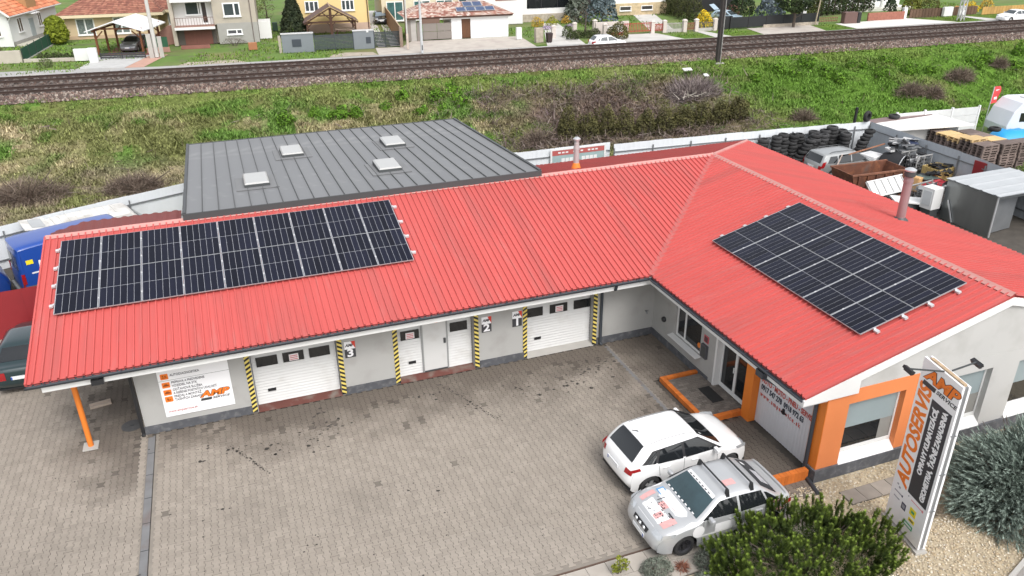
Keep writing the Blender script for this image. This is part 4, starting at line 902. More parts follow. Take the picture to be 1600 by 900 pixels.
def make_car(name, label, cat, loc, rz, car, paint, wins, wsh, rwin, head=None, tail=None, style='five', group=None, gaps=(), handles=(), mirror=None, plates=(True, True), bumper=None, tints=None):
    T = thing(name, label, cat, loc, rz, group); c = car
    body = part('body', c.body(), paint, T, smooth=38)
    ch = MB(); ch.box((c.x0+.25, -c.W*.31, .2), (c.x1-.25, c.W*.31, .62)); ch.box((c.x0+.12, -c.W*.42, c.zlow+.01), (c.x1-.12, c.W*.42, c.zlow+.06)); part('underbody', ch, m_black, T)
    gl = tints or m_glass
    part('windshield', c.strip(*wsh), gl, T, smooth=60)
    if rwin: part('rear_window', c.strip(*rwin), gl, T, smooth=60)
    tr = MB()
    for sg in (-1, 1):
        for q in wins: part('side_window', c.side(q, sg), gl, T, smooth=60)
    if gaps:
        g = MB()
        for pts in gaps:
            for sg in (-1, 1): c.line(pts, sg, mb=g)
        part('panel_gap', g, m_black, body)
    for i, w_ in enumerate(c.wheels):
        for sg in (-1, 1):
            wh = bpy.data.objects.new('wheel', None); C.objects.link(wh); wh.parent = T; wh.location = (w_, sg*(c.W/2-.125), c.wr); wh.rotation_euler = (0, 0, 0 if sg < 0 else PI)
            tm, rm = wheel_meshes(c.wr, style)
            for nm, me in (('tyre', tm), ('rim', rm)):
                o = bpy.data.objects.new(nm, me); C.objects.link(o); o.parent = wh
    if head:
        for sg in (-1, 1):
            a, b, t0, t1 = head[0]; mb = c.strip(a, b, sg*t0, sg*t1, .008); c.side(head[1], sg, .009, mb=mb); part('headlight', mb, m_head, T, smooth=60)
    if tail:
        for sg in (-1, 1):
            mb = MB()
            if tail[0]: a, b, t0, t1 = tail[0]; mb = c.strip(a, b, sg*t0, sg*t1, .008)
            c.side(tail[1], sg, .009, mb=mb); part('taillight', mb, m_tail, T, smooth=60)
    if mirror:
        x, z = mirror
        for sg in (-1, 1):
            y = sg*(c.Y(x, z)+.1); mb = MB(); mb.box((x-.05, y-.1, z), (x+.06, y+.1, z+.13)); part('mirror', mb, paint if cat != 'van' else m_black, T, bev=.03)
    for x, z in handles:
        for sg in (-1, 1):
            y = sg*(c.Y(x, z)+.018); mb = MB(); mb.box((x-.1, y-.015, z-.014), (x+.1, y+.015, z+.014)); part('door_handle', mb, paint, T, bev=.006)
    if plates[0]:
        z = plates[0] if not isinstance(plates[0], bool) else .5
        x = max(p.x for p in c.P if abs(p.y-z) < .2) ; mb = MB(); mb.box((x+.002, -.26, z-.055), (x+.02, .26, z+.055)); mb.box((x+.021, .22, z-.05), (x+.023, .26, z+.05), 1); part('licence_plate', mb, [m_plate, m_blue], T)
    if plates[1]:
        z = plates[1] if not isinstance(plates[1], bool) else .8
        x = min(p.x for p in c.P if abs(p.y-z) < .12); mb = MB(); mb.box((x-.03, -.26, z-.055), (x-.004, .26, z+.055)); mb.box((x-.033, .22, z-.05), (x-.031, .26, z+.05), 1); part('licence_plate', mb, [m_plate, m_blue], T)
    return T
def paint(name, col, rough=.25, metal=0., var=.02): return mat(name, col, rough, metal, var=var, scale=2, coat=.7)
# ---- white hatchback
HATCH = [(-1.84, .24), (-1.98, .42), (-2.0, .6), (-1.93, .86), (-1.82, 1.0), (-1.5, 1.33), (-1.3, 1.425), (-.85, 1.475), (-.2, 1.478), (.22, 1.42), (1.0, 1.0), (1.35, .93), (1.72, .83), (1.93, .68), (2.02, .5), (2.0, .32), (1.9, .22)]
hatch = Car(HATCH, 1.73, .2, .93, (-1.3, 1.27), .31, roofw=.70, r=.12, planf=(.85, .24), planr=(.85, .22))
m_wp = paint('white_car_paint', (.82, .82, .82), .2)
HW = [[(-1.46, 1.03), (-1.2, 1.0), (-1.1, 1.28), (-1.2, 1.27)], [(-1.13, .99), (-.33, .96), (-.33, 1.335), (-1.0, 1.30)], [(-.25, .96), (.86, .97), (.18, 1.34), (-.25, 1.345)]]
HTRIM = [(-1.6, 1.02), (.95, .955), (.22, 1.365), (-1.24, 1.31)]
t = make_car('hatchback', 'white hatchback with black windows parked between the step and the silver car', 'car', (-3.14, -6.72, 0), math.radians(2), hatch, m_wp, HW,
    (9.06, 9.97, -.86, .86), (4.12, 5.5, -.8, .8), head=((12.1, 12.9, .58, .98), [(1.5, .74), (1.86, .7), (1.8, .82), (1.42, .84)]), tail=((2.55, 3.2, .72, .99), [(-1.94, .80), (-1.62, .88), (-1.66, .96), (-1.92, .90)]),
    gaps=([(-.29, .36), (-.29, .95)], [(-1.05, .62), (-1.1, .95)], [(.82, .4), (.78, .95)], [(-1.0, .4), (.8, .36)]), handles=((-.85, .84), (.05, .83)), mirror=(.68, .93), plates=(.5, .74))
for sg in (-1, 1): part('window_surround', hatch.side(HTRIM, sg, .0045, 16, 6), m_black, t, smooth=60)
mb = MB()
for sg in (-1, 1): hatch.side([(-.95, .3), (.9, .3), (.9, .36), (-.95, .36)], sg, .012, mb=mb)
part('sill_trim', mb, m_black, t); part('rear_bumper_trim', hatch.strip(.3, 1.15, -.8, .8, .01), m_black, t)
t.scale = (.94, 1, 1)
mb = MB(); mb.tube([(-1.25, 0, 1.45), (-1.28, 0, 1.5), (-1.45, 0, 1.56)], .012, 6); part('antenna', mb, m_black, t)
mb = MB()
for sg in (-1, 1): mb.tube([hatch.top(i*4, sg*.84, .005) for i in (6.2, 7, 8, 8.8)], .008, 5)
part('roof_seam', mb, m_greyd, t); part('rear_spoiler', hatch.strip(5.55, 6.2, -.85, .85, .02), m_wp, t, smooth=60)
# ---- silver saloon with stickers and roof bars
SALOON = [(-1.78, .25), (-1.89, .42), (-1.91, .62), (-1.88, .88), (-1.79, .97), (-1.5, 1.0), (-.95, 1.32), (-.6, 1.385), (-.0, 1.395), (.36, 1.345), (1.02, .97), (1.5, .9), (1.92, .78), (2.08, .64), (2.16, .47), (2.14, .3), (2.05, .2)]
saloon = Car(SALOON, 1.7, .19, .92, (-1.2, 1.32), .3, roofw=.72, planf=(.7, .2), planr=(.6, .12))
m_silver = mat('silver_car_paint', (.47, .48, .49), .3, .3, var=.05, scale=2, coat=.7)
SW = [[(-1.42, .97), (-1.1, .95), (-.98, 1.22), (-1.06, 1.2)], [(-1.04, .95), (-.24, .93), (-.24, 1.29), (-.9, 1.27)], [(-.17, .93), (.88, .96), (.33, 1.28), (-.17, 1.29)]]
m_wsh = mat('blue_green_windshield', (.03, .06, .07), .06, var=.5, scale=1.5, spec=1.)
t = make_car('saloon_car', 'silver rally saloon covered in stickers with two black roof bars beside the pine bush', 'car', (-3.40, -8.92, 0), math.radians(180), saloon, m_silver, SW,
    (9.08, 9.96, -.86, .86), (5.1, 5.92, -.82, .82), head=((12.15, 12.95, .6, .97), [(1.66, .7), (1.98, .66), (1.94, .78), (1.62, .8)]), tail=((2.4, 3.3, .62, .97), [(-1.85, .72), (-1.58, .74), (-1.58, .87), (-1.83, .86)]), style='steel',
    gaps=([(-.2, .3), (-.2, .93)], [(-1.0, .6), (-1.0, .93)], [(.86, .34), (.84, .94)], [(-1.0, .6), (-.85, .34), (.86, .3)]), handles=((-.8, .83), (.0, .82)), mirror=(.68, .92), plates=(.42, .72), tints=None)
t.scale = (.93, .98, .98)
for o in t.children:
    if o.name.startswith('windshield'): o.data.materials[0] = m_wsh
for x in (.06, -.66):
    mb = MB(); z = 1.49; yy = .62; mb.bar((x, -yy, z), (x, yy, z), .04, .03)
    for sg in (-1, 1): mb.hexa([(x-.05, sg*.56, 1.3), (x+.05, sg*.56, 1.3), (x+.05, sg*.66, 1.3), (x-.05, sg*.66, 1.3), (x-.03, sg*.55, 1.5), (x+.03, sg*.55, 1.5), (x+.03, sg*.62, 1.5), (x-.03, sg*.62, 1.5)])
    part('roof_bar', mb, m_black, t, bev=.006)
def sticker(name, a, b, t0, t1, m, off=.005): part(name, saloon.strip(a, b, t0, t1, off, 4, 4), m, t)
s_w = mat('sticker_white', (.75, .75, .76), .4, var=0); s_r = mat('sticker_pink', (.62, .34, .33), .5, var=.15, scale=14); s_b = mat('sticker_blue', (.12, .3, .55), .5, var=0); s_k = mat('sticker_black', (.03, .03, .035), .5, var=0)
sticker('hood_wrap', 10.08, 12.3, -.93, .93, s_w, .003)
sticker('sticker', 10.2, 10.62, -.74, -.42, s_b); sticker('sticker', 10.26, 10.55, -.68, -.48, s_w, .007); sticker('sticker', 10.7, 11.1, -.2, .12, s_r); sticker('sticker', 10.25, 10.6, .12, .4, s_r); sticker('sticker', 10.75, 11.7, -.76, -.58, s_r); sticker('sticker', 10.9, 11.75, .5, .74, s_r); sticker('sticker', 11.25, 11.75, .1, .3, s_r); sticker('sticker', 9.0, 9.07, -.84, .84, s_w, .012); sticker('sticker', 9.07, 9.17, -.84, .84, s_w, .012)
for k in range(8): sticker('sticker', 9.9, 9.95, -.72+.19*k, -.62+.19*k, s_w, .012); 
for k in range(7): sticker('sticker', 9.1, 9.14, -.7+.2*k, -.58+.2*k, s_k, .016)
rr = random.Random(3)
for k in range(46):                                            # scattered black print on the bonnet
    a = 10.75+rr.random()*.95; q = rr.gauss(0, .22); w_ = rr.uniform(.015, .06); sticker('print_mark', a, a+rr.uniform(.02, .08), q, q+w_, s_k, .0075)
sticker('print_mark', 10.35, 11.0, -.32, -.29, s_k, .007); sticker('print_mark', 10.9, 11.0, .3, .55, s_k, .007); sticker('sticker', 7.4, 7.9, .3, .62, s_r); 
mb = MB(); saloon.side([(-1.55, .9), (-1.2, .91), (-1.2, .97), (-1.5, .97)], 1, .01, mb=mb); saloon.side([(-1.6, .62), (-1.2, .66), (-1.2, .74), (-1.6, .72)], 1, .01, mb=mb); part('sticker', mb, s_r, t)
mb = MB(); saloon.side([(-.1, .5), (.5, .5), (.5, .78), (-.1, .78)], 1, .01, mb=mb); part('sticker', mb, s_w, t)
mb = MB(); mb.lathe([(0, .0), (.17, 0), (.17, -.004)], 20, Matrix.Translation((.98, saloon.Y(.98, .68)+.011, .68)) @ Matrix.Rotation(-PI/2, 4, 'X')); part('round_sticker', mb, s_w, t)
mb = MB(); saloon.side([(-.85, .5), (1.0, .5), (1.0, .55), (-.85, .55)], 1, .012, mb=mb); part('side_moulding', mb, m_white, t)
part('grille', saloon.strip(12.95, 13.6, -.46, .46, .008), m_black, t)
for k in range(3):
    mb = MB(); p = saloon.top(13.3*4, -.26+.26*k, .02); mb.lathe([(.055, 0), (.05, .03), (0, .035)], 12, Matrix.Translation(p) @ Matrix.Rotation(PI/2, 4, 'Y')); part('spot_lamp', mb, m_head, t, smooth=True)
part('rear_spoiler', saloon.strip(4.05, 4.35, -.9, .9, .03), m_silver, t, smooth=60)
mb = MB(); mb.lathe([(0, .003), (.1, .0), (.1, -.004)], 18, Matrix.Translation((-1.1, -.35, 1.235)) @ Matrix.Rotation(-.51, 4, 'Y')); part('rear_glass_decal', mb, s_w, t)
part('rear_glass_decal', saloon.strip(5.2, 5.6, -.2, .5, .011), mat('decal_pale', (.4, .4, .42), .5, var=.4, scale=9), t)
# ---- dark green saloon under the left roof edge
m_green = paint('dark_green_paint', (.012, .03, .034), .3)
make_car('saloon_car', 'dark green saloon half hidden behind the left roof edge', 'car', (-20.3, 5.55, 0), math.radians(88), Car(SALOON, 1.7, .19, .92, (-1.28, 1.32), .3, roofw=.72), m_green, SW, (9.08, 9.96, -.86, .86), (5.1, 5.92, -.82, .82),
    tail=((1.9, 2.9, .55, .98), [(-1.88, .6), (-1.66, .62), (-1.66, .8), (-1.86, .78)]), plates=(False, .66), style='multi', gaps=([(-1.98, .93), (-1.5, .95)],))
# ---- silver estate in the yard
WAGON = [(-2.06, .25), (-2.18, .45), (-2.19, .7), (-2.14, .93), (-1.9, 1.38), (-1.72, 1.46), (-.7, 1.5), (-.1, 1.49), (.3, 1.42), (1.05, 1.0), (1.5, .93), (1.92, .8), (2.1, .62), (2.16, .45), (2.1, .25)]
wagon = Car(WAGON, 1.74, .2, .95, (-1.3, 1.32), .31, roofw=.74)
t = make_car('estate_car', 'silver estate car with roof rails parked among scrap in the back yard', 'car', (19.05, 12.3, 0), math.radians(-3), wagon, mat('dull_silver_paint', (.36, .37, .37), .35, .4, var=.06, coat=.4),
    [[(-1.75, 1.0), (-1.12, .98), (-1.1, 1.34), (-1.55, 1.33)], [(-1.04, .97), (-.24, .96), (-.24, 1.38), (-1.0, 1.36)], [(-.17, .96), (.9, .99), (.28, 1.36), (-.17, 1.38)]], (8.1, 8.96, -.86, .86), (3.15, 3.95, -.84, .84),
    tail=((1.7, 2.8, .8, .99), [(-2.15, .75), (-1.95, .76), (-1.82, 1.1), (-2.02, 1.05)]), head=((10.2, 11.1, .6, .97), [(1.66, .72), (1.98, .68), (1.94, .8), (1.62, .82)]), mirror=(.7, .95), plates=(True, .72), gaps=([(-.2, .3), (-.2, .95)], [(-1.06, .6), (-1.06, .95)], [(.86, .34), (.84, .96)]))
for sg in (-1, 1):
    mb = MB(); mb.tube([(-1.5, sg*.56, 1.46), (-1.35, sg*.56, 1.53), (-.2, sg*.56, 1.545), (.05, sg*.56, 1.49)], .018, 6); part('roof_rail', mb, m_greyd, t)
part('rear_trim', wagon.strip(1.1, 1.9, -.78, .78, .01), mat('grey_trim', (.28, .28, .27), .6), t)
# ---- vans on the left
VAN = [(-2.7, .32), (-2.75, .6), (-2.73, 1.3), (-2.68, 2.25), (-2.56, 2.46), (-1.2, 2.52), (.9, 2.5), (1.35, 2.36), (2.1, 1.38), (2.45, 1.2), (2.68, .85), (2.74, .55), (2.66, .32)]
van = Car(VAN, 2.02, .3, 1.3, (-1.75, 1.75), .34, roofw=.88, r=.1, planf=(.6, .14), planr=(.3, .04))
m_vanb = mat('blue_van_paint', (.012, .06, .30), .3, var=.04, scale=.6, coat=.5)
VW = [[(1.15, 1.36), (2.0, 1.36), (1.5, 2.05), (1.15, 2.05)]]
vfor = (.906, .423)
def make_van(name, label, loc, rz, pt, rearwin=True):
    v = make_car(name, label, 'van', loc, rz, van, pt, VW, (7.15, 7.93, -.88, .88), None, tail=((1.05, 1.85, .86, .985), [(-2.72, .9), (-2.6, .9), (-2.6, 1.35), (-2.72, 1.35)]), mirror=(1.9, 1.35), plates=(True, False), gaps=([(1.1, .4), (1.1, 2.1)], [(-.4, .5), (-.4, 2.2)]))
    if rearwin:
        for a, b in ((.06, .72), (-.72, -.06)): part('rear_window', van.strip(2.12, 2.72, a, b, .008), m_glass, v, smooth=60)
    mb = MB(); p0, p1 = van.top(2.0*4, 0, .008), van.top(3.0*4, 0, .008); rows = [[van.top(i, tt, .009) for tt in (-.006, .006)] for i in np.linspace(3, 12.5, 12)]; mb.grid(rows); part('door_gap', mb, m_black, v)
    part('rear_bumper', van.strip(.35, 1.0, -.96, .96, .03), mat('grey_bumper', (.13, .135, .14), .6), v)
    part('rear_step', MB().box((-2.86, -.85, .36), (-2.7, .85, .5)), MATS['grey_bumper'], v, bev=.02)
    return v
v = make_van('cargo_van', 'blue high-roof van with yellow sticker on its rear doors behind the red fence', (-19.2, 12.8, -.06), math.radians(22), m_vanb); v.scale = (1, 1, .93)
part('sticker', van.side([(-2.45, 1.72), (-2.2, 1.72), (-2.2, 1.9), (-2.45, 1.9)], -1, .012), mat('sticker_yellow', (.75, .62, .02), .5, var=0), v); part('sticker', van.side([(-2.05, 1.4), (-1.9, 1.4), (-1.95, 1.8), (-2.02, 1.8)], -1, .012), s_w, v); part('sticker', van.side([(-2.35, 1.3), (-1.85, 1.3), (-1.85, 1.36), (-2.35, 1.36)], -1, .012), s_w, v); part('side_window', van.side([(-1.75, 1.3), (-.6, 1.3), (-.6, 1.95), (-1.75, 1.95)], -1, .012), m_glass, v); part('side_moulding', van.side([(-2.7, .35), (-2.2, .35), (-2.2, .8), (-2.7, .8)], -1, .012), MATS['grey_bumper'], v)
v = make_van('cargo_van', 'blue van cut off by the left edge beside the van with the yellow sticker', (-24.9, 11.9, -.15), math.radians(20), mat('blue_van_paint_dark', (.01, .045, .22), .3, var=.04, scale=.6, coat=.5), False)
part('side_window', van.side([(-.3, 1.36), (.8, 1.36), (.8, 1.98), (-.3, 1.98)], -1), mat('van_glass_pale', (.3, .31, .26), .2, var=.2), v); part('side_window', van.side([(-2.3, 1.36), (-.7, 1.36), (-.7, 1.98), (-2.3, 1.98)], -1), MATS['van_glass_pale'], v)
WVAN = [(-2.3, .32), (-2.36, .6), (-2.34, 1.1), (-2.28, 1.75), (-2.15, 1.93), (-1.0, 1.98), (.75, 1.96), (1.05, 1.86), (1.72, 1.16), (2.1, 1.02), (2.32, .75), (2.36, .5), (2.3, .32)]
wvan = Car(WVAN, 1.84, .28, 1.1, (-1.4, 1.45), .32, roofw=.86, r=.1, planf=(.5, .14), planr=(.3, .04))
m_oldw = mat('old_white_paint', (.62, .61, .58), .45, var=.05, dirt=[((.38, .35, .31), .5, .72, 1.4)])
v = make_car('cargo_van', 'old dirty white van with raised tailgate standing along the pale fence', 'van', (-18.75, 15.5, 0), math.radians(19), wvan, m_oldw, [[(.4, 1.12), (1.6, 1.12), (1.05, 1.72), (.4, 1.72)], [(-.75, 1.12), (.25, 1.12), (.25, 1.72), (-.75, 1.72)], [(-2.0, 1.14), (-.9, 1.12), (-.9, 1.72), (-2.0, 1.72)]], (7.1, 7.93, -.88, .88), None, plates=(True, False))
v.scale = (1, 1, .96)
mb = MB(); mb.hexa([(-2.2, -.78, 1.9), (-2.2, .78, 1.9), (-3.15, .72, 2.02), (-3.15, -.72, 2.02), (-2.2, -.78, 1.97), (-2.2, .78, 1.97), (-3.15, .72, 2.08), (-3.15, -.72, 2.08)]); g = part('tailgate', mb, m_oldw, v, bev=.02)
mb = MB(); mb.hexa([(-2.35, -.6, 1.995), (-2.35, .6, 1.995), (-2.85, .56, 2.055), (-2.85, -.56, 2.055), (-2.35, -.6, 2.0), (-2.35, .6, 2.0), (-2.85, .56, 2.06), (-2.85, -.56, 2.06)]); part('tailgate_window', mb, mat('pale_glass', (.35, .36, .36), .2), g)
mb = MB()
for k in range(9): mb.box((-2.0+.3*k, -.62, 1.965), (-1.97+.3*k, .62, 1.995))
part('roof_ribs', mb, m_oldw, v)
# ---- cars beyond the railway
far_h = dict(wins=HW, wsh=(9.06, 9.97, -.86, .86), rwin=(4.12, 5.5, -.8, .8))
make_car('hatchback', 'white hatchback parked beside the railway in front of the clipped bushes', 'car', (26.3, 56.2, -.06), math.radians(-4), hatch, m_wp, HW, far_h['wsh'], far_h['rwin'], tail=((2.35, 3.45, .62, .99), [(-1.93, .78), (-1.62, .86), (-1.66, .98), (-1.9, .93)]), plates=(True, .74), mirror=(.68, .93), tints=m_glass2)
make_car('family_car', 'grey car parked nose out under the white carport', 'car', (-20.9, 76.2, -.04), math.radians(-106), wagon, mat('grey_car_paint', (.17, .175, .18), .3, .3, coat=.6), [[(-1.75, 1.0), (-1.12, .98), (-1.1, 1.34), (-1.55, 1.33)], [(-1.04, .97), (-.24, .96), (-.24, 1.38), (-1.0, 1.36)], [(-.17, .96), (.9, .99), (.28, 1.36), (-.17, 1.38)]], (8.1, 8.96, -.86, .86), (3.15, 3.95, -.84, .84), head=((10.2, 11.1, .55, .97), [(1.66, .72), (1.98, .68), (1.94, .8), (1.62, .82)]), plates=(.5, False), mirror=(.7, .95))
make_car('family_car', 'black car on the driveway beside the yellow house', 'car', (8.35, 86.5, -.05), math.radians(-97), Car(HATCH, 1.8, .2, .93, (-1.3, 1.27), .32, roofw=.72), paint('black_car_paint', (.012, .014, .017), .2), HW, far_h['wsh'], far_h['rwin'], head=((12.1, 12.9, .58, .98), [(1.5, .74), (1.86, .7), (1.8, .82), (1.42, .84)]), plates=(.5, False), mirror=(.68, .93), tints=mat('sky_glass', (.2, .25, .3), .08, var=.3))
lb = make_car('hatchback', 'pale blue car with raised boot lid behind the black fence', 'car', (49.6, 68.8, -.06), math.radians(-62), Car(HATCH, 1.73, .2, .93, (-1.3, 1.27), .31, roofw=.72), paint('pale_blue_paint', (.33, .43, .5), .3), HW, far_h['wsh'], None, head=((12.1, 12.9, .58, .98), [(1.5, .74), (1.86, .7), (1.8, .82), (1.42, .84)]), plates=(.5, False), tints=m_glass2)
mb = MB(); mb.hexa([(-1.5, -.62, 1.44), (-1.5, .62, 1.44), (-2.3, .6, 2.0), (-2.3, -.6, 2.0), (-1.52, -.62, 1.5), (-1.52, .62, 1.5), (-2.32, .6, 2.06), (-2.32, -.6, 2.06)]); part('boot_lid', mb, MATS['pale_blue_paint'], lb)
make_car('saloon_car', 'white saloon at the far right edge in front of the yellow fence', 'car', (83.0, 55.0, -.06), math.radians(176), Car(SALOON, 1.75, .19, .92, (-1.28, 1.32), .3, roofw=.72), m_wp, SW, (9.08, 9.96, -.86, .86), (5.1, 5.92, -.82, .82), head=((12.15, 12.95, .6, .97), [(1.66, .7), (1.98, .66), (1.94, .78), (1.62, .8)]), mirror=(.68, .92), tints=m_glass2)
# ================================================================ fences, yard and scrap
def sheet_fence(name, label, pts, h, pmat, rail_side=-1, band=.42, step=1.15, postm=m_steel):
    T = thing(name, label, 'fence', (*pts[0], 0)); o = Vector((*pts[0], 0))
    for a, b in zip(pts, pts[1:]):
        a, b = Vector((*a, 0)), Vector((*b, 0)); L = (b-a).length; d = (b-a)/L; n = Vector((-d.y, d.x, 0)); k = max(1, round(L/step)); rail = MB()
        for i in range(k):
            p = a+d*L*i/k-o; q = a+d*L*(i+1)/k-o; mb = MB(); rows = []
            m = 12; hh = h+.012*((i*7) % 3)
            for j in range(m+1):
                c = p.lerp(q, j/m*.996+.002); off = n*rail_side*(.007 if j % 3 == 1 else 0); rows.append([c+off, c+off+Vector((0, 0, hh))])
            mb.grid(rows); mb.grid([[r[0]-n*rail_side*.02, r[1]-n*rail_side*.02] for r in (rows[0], rows[-1])]); part('fence_panel', mb, pmat, T)
            if i % 2 == 0:
                s = n*rail_side*.07; pb = MB(); pb.bar(p+s, p+s+Vector((0, 0, h-band+.22)), .055, .055); part('fence_post', pb, postm, T)
        s = n*rail_side*.05; rail.bar(a+s-o+Vector((0, 0, h-band)), b+s-o+Vector((0, 0, h-band)), .04, .05); part('fence_rail', rail, postm, T)
        rail = MB(); rail.bar(a+s-o+Vector((0, 0, .4)), b+s-o+Vector((0, 0, .4)), .04, .05); part('fence_rail', rail, postm, T)
    return T
sheet_fence('boundary_fence', 'pale grey sheet metal fence behind the vans, left of the grey annex', [(-26.6, 13.1), (-22.6, 15.1), (-20.4, 16.2), (-17.85, 17.3), (-15.4, 18.3)], 1.85, m_fence)
sheet_fence('boundary_fence', 'pale grey sheet metal fence along the foot of the bank, behind the red roof', [(-2.0, 17.0), (1.17, 16.65), (6.62, 16.62)], 2.0, m_fence)
sheet_fence('boundary_fence', 'pale grey sheet metal fence behind the stacks of tyres', [(6.64, 16.2), (11.3, 15.9), (17.8, 15.37), (22.97, 14.87)], 2.0, m_fence)
sheet_fence('boundary_fence', 'blue-grey sheet metal fence with dark red gate on the right side of the scrap yard', [(22.97, 14.8), (22.6, 6.95), (22.45, 6.25), (22.1, 3.2), (21.9, -3)], 2.0, mat('blue_grey_sheet', (.43, .465, .5), .5, var=.08, scale=.6))
T = thing('yard_gate', 'dark red sheet gate set in the yard side fence', 'gate', (22.55, 6.6, 0)); part('gate_leaf', MB().hexa([(-.14, .36, .02), (-.11, -.36, .02), (-.06, -.36, .02), (-.09, .36, .02), (-.14, .36, 1.9), (-.11, -.36, 1.9), (-.06, -.36, 1.9), (-.09, .36, 1.9)]), m_fred, T); part('gate_handle', MB().box((-.18, .2, .95), (-.13, .28, 1.0)), m_steel, T)
sheet_fence('red_fence', 'dark red corrugated sheet fence at the left edge in front of the blue vans', [(-27, 7.6), (-21.9, 7.98), (-18.6, 8.2)], 1.8, m_fred, rail_side=1)
b = MB(); b.box((-4.2, -.2, 0), (2.6, .2, .12)); o = part('fence_coping', b, m_concrete, None, loc=(-22.2, 8.6, 1.72)); bpy.data.objects.remove(o)
# banner on the back fence
T = thing('fence_banner', 'framed banner with red header hung on the pale fence behind the small flue', 'banner', (3.1, 16.52, .9))
part('board', MB().box((0, -.03, 0), (3.1, 0, 1.02)), mat('banner_teal', (.3, .4, .4), .6, var=.15), T); part('header', MB().box((0, -.036, .74), (3.1, -.03, 1.02)), mat('banner_red', (.42, .1, .09), .6, var=.05), T)
f = MB(); f.box((-.1, -.05, 0), (0, 0, 1.1)); f.box((3.1, -.05, 0), (3.2, 0, 1.1)); f.box((0, -.048, 1.02), (3.1, 0, 1.1)); part('frame', f, m_white, T)
f = MB()
for i in range(11):
    if i not in (3, 7): f.box((.35+.22*i, -.042, .84), (.5+.22*i, -.037, .92))
for i in range(9):
    if i not in (4,): f.box((.55+.24*i, -.036, .36), (.75+.24*i, -.031, .56))
part('faded_print', f, m_white, T)
# ---- tyre stacks
def tyre_mesh(r, w_):
    t = MB(); t.lathe([(r*.56, w_*.04), (r*.8, 0), (r*.93, w_*.12), (r, w_*.3), (r*.985, w_*.5), (r, w_*.7), (r*.93, w_*.88), (r*.8, w_), (r*.56, w_*.96), (r*.6, w_*.5)], 18, close=True); return t.mesh('tyre', m_tyre, 50)
TM = [tyre_mesh(.31, .205), tyre_mesh(.33, .225), tyre_mesh(.295, .19)]
stacks = [(15.55, 15.0, 8, 0), (16.2, 14.95, 9, .01), (16.85, 14.9, 9, 0), (17.5, 14.85, 9, .0), (18.15, 14.8, 9, -.01), (18.8, 14.75, 9, 0), (19.42, 14.7, 9, .008), (20.05, 14.65, 10, 0), (20.7, 14.6, 9, .0), (17.05, 14.15, 8, .055), (17.75, 14.1, 9, .03), (18.45, 14.05, 9, .02), (20.35, 13.85, 9, 0), (21.35, 14.0, 9, .035)]
for si, (x, y, n, ln) in enumerate(sorted(stacks)):
    z = 0
    for k in range(n):
        me = TM[rnd.randrange(3)]; o = bpy.data.objects.new('tyre', me); C.objects.link(o)
        o.location = (x+ln*k*3+rnd.gauss(0, .025), y+rnd.gauss(0, .025), z); o.rotation_euler = (rnd.gauss(0, .025), ln*2+rnd.gauss(0, .03), rnd.random()*6); z += .205 if me is TM[0] else (.222 if me is TM[1] else .19)
        tag(o, f'black worn tyre, {ORD[n-1-k]} from the top in the {ORD[si]} tyre stack from the left', 'tyre', 'stacked tyres along the yard fence')
    if si in (4, 9):
        pass
def single_tyre(x, y, z, rx, label):
    o = bpy.data.objects.new('tyre', TM[1]); C.objects.link(o); o.location = (x, y, z); o.rotation_euler = (rx, 0, .3); tag(o, label, 'tyre')
single_tyre(25.6, 15.7, 1.77, 0, 'black tyre lying on the brown sheet roof beyond the yard corner'); single_tyre(29.7, 12.0, 1.47, 0, 'black tyre lying on top of the grey pallet stacks by the blue tarpaulin'); single_tyre(22.6, 14.95, 2.35, PI/2, 'tyre hung on the fence corner beside the dark pole')
o = part('pole', MB().bar((0, 0, 0), (0.05, 0, 2.9), .12, .12), m_black, None, loc=(21.9, 15.05, 0)); tag(o, 'short dark pole standing behind the fence above the tyre stacks', 'pole')
# rubble bag
T = thing('rubble_bag', 'white bulk bag filled with pale rubble in front of the tyre stacks', 'bag', (15.3, 13.9, 0)); b = MB(); b.lathe([(.5, 0), (.6, .3), (.6, .7), (.54, .95), (.5, .92), (.45, .8)], 12); part('sack', b, mat('sack_white', (.55, .52, .47), .8, var=.15, scale=3), T)
b = MB()
for i in range(26): a, q = rnd.random()*6.3, .44*math.sqrt(rnd.random()); b.obox((q*math.cos(a), q*math.sin(a), .86+rnd.random()*.16), (rnd.uniform(.1, .24), rnd.uniform(.08, .16), rnd.uniform(.06, .12)), Matrix.Rotation(rnd.random()*3, 3, 'Z') @ Matrix.Rotation(rnd.gauss(0, .4), 3, 'X'))
o = part('rubble', b, mat('rubble_stone', (.55, .47, .4), .9, var=.35, scale=5), T); o['kind'] = 'stuff'
# ---- rusty skip
T = thing('scrap_skip', 'rusty open steel skip with white scrap inside beside the silver estate', 'skip', (18.1, 9.4, 0), math.radians(-3))
b = MB(); x0, x1, y0, y1 = -1.75, 1.75, -.85, .85; zt = 1.3
ou = [(x0, y0), (x1, y0), (x1, y1), (x0, y1)]; inn = [(x0+.06, y0+.06), (x1-.06, y0+.06), (x1-.06, y1-.06), (x0+.06, y1-.06)]
lo = [(x0+.35, y0+.03), (x1-.35, y0+.03), (x1-.35, y1-.03), (x0+.35, y1-.03)]
for i in range(4):
    j = (i+1) % 4; b.face([(*lo[i], .12), (*lo[j], .12), (*ou[j], zt), (*ou[i], zt)]); b.face([(*ou[i], zt), (*ou[j], zt), (*inn[j], zt), (*inn[i], zt)]); b.face([(*inn[i], zt), (*inn[j], zt), (lo[j][0]*.97, lo[j][1]*.95, .2), (lo[i][0]*.97, lo[i][1]*.95, .2)])
b.face([(p[0]*.97, p[1]*.95, .2) for p in lo]); part('skip_body', b, m_rust, T)
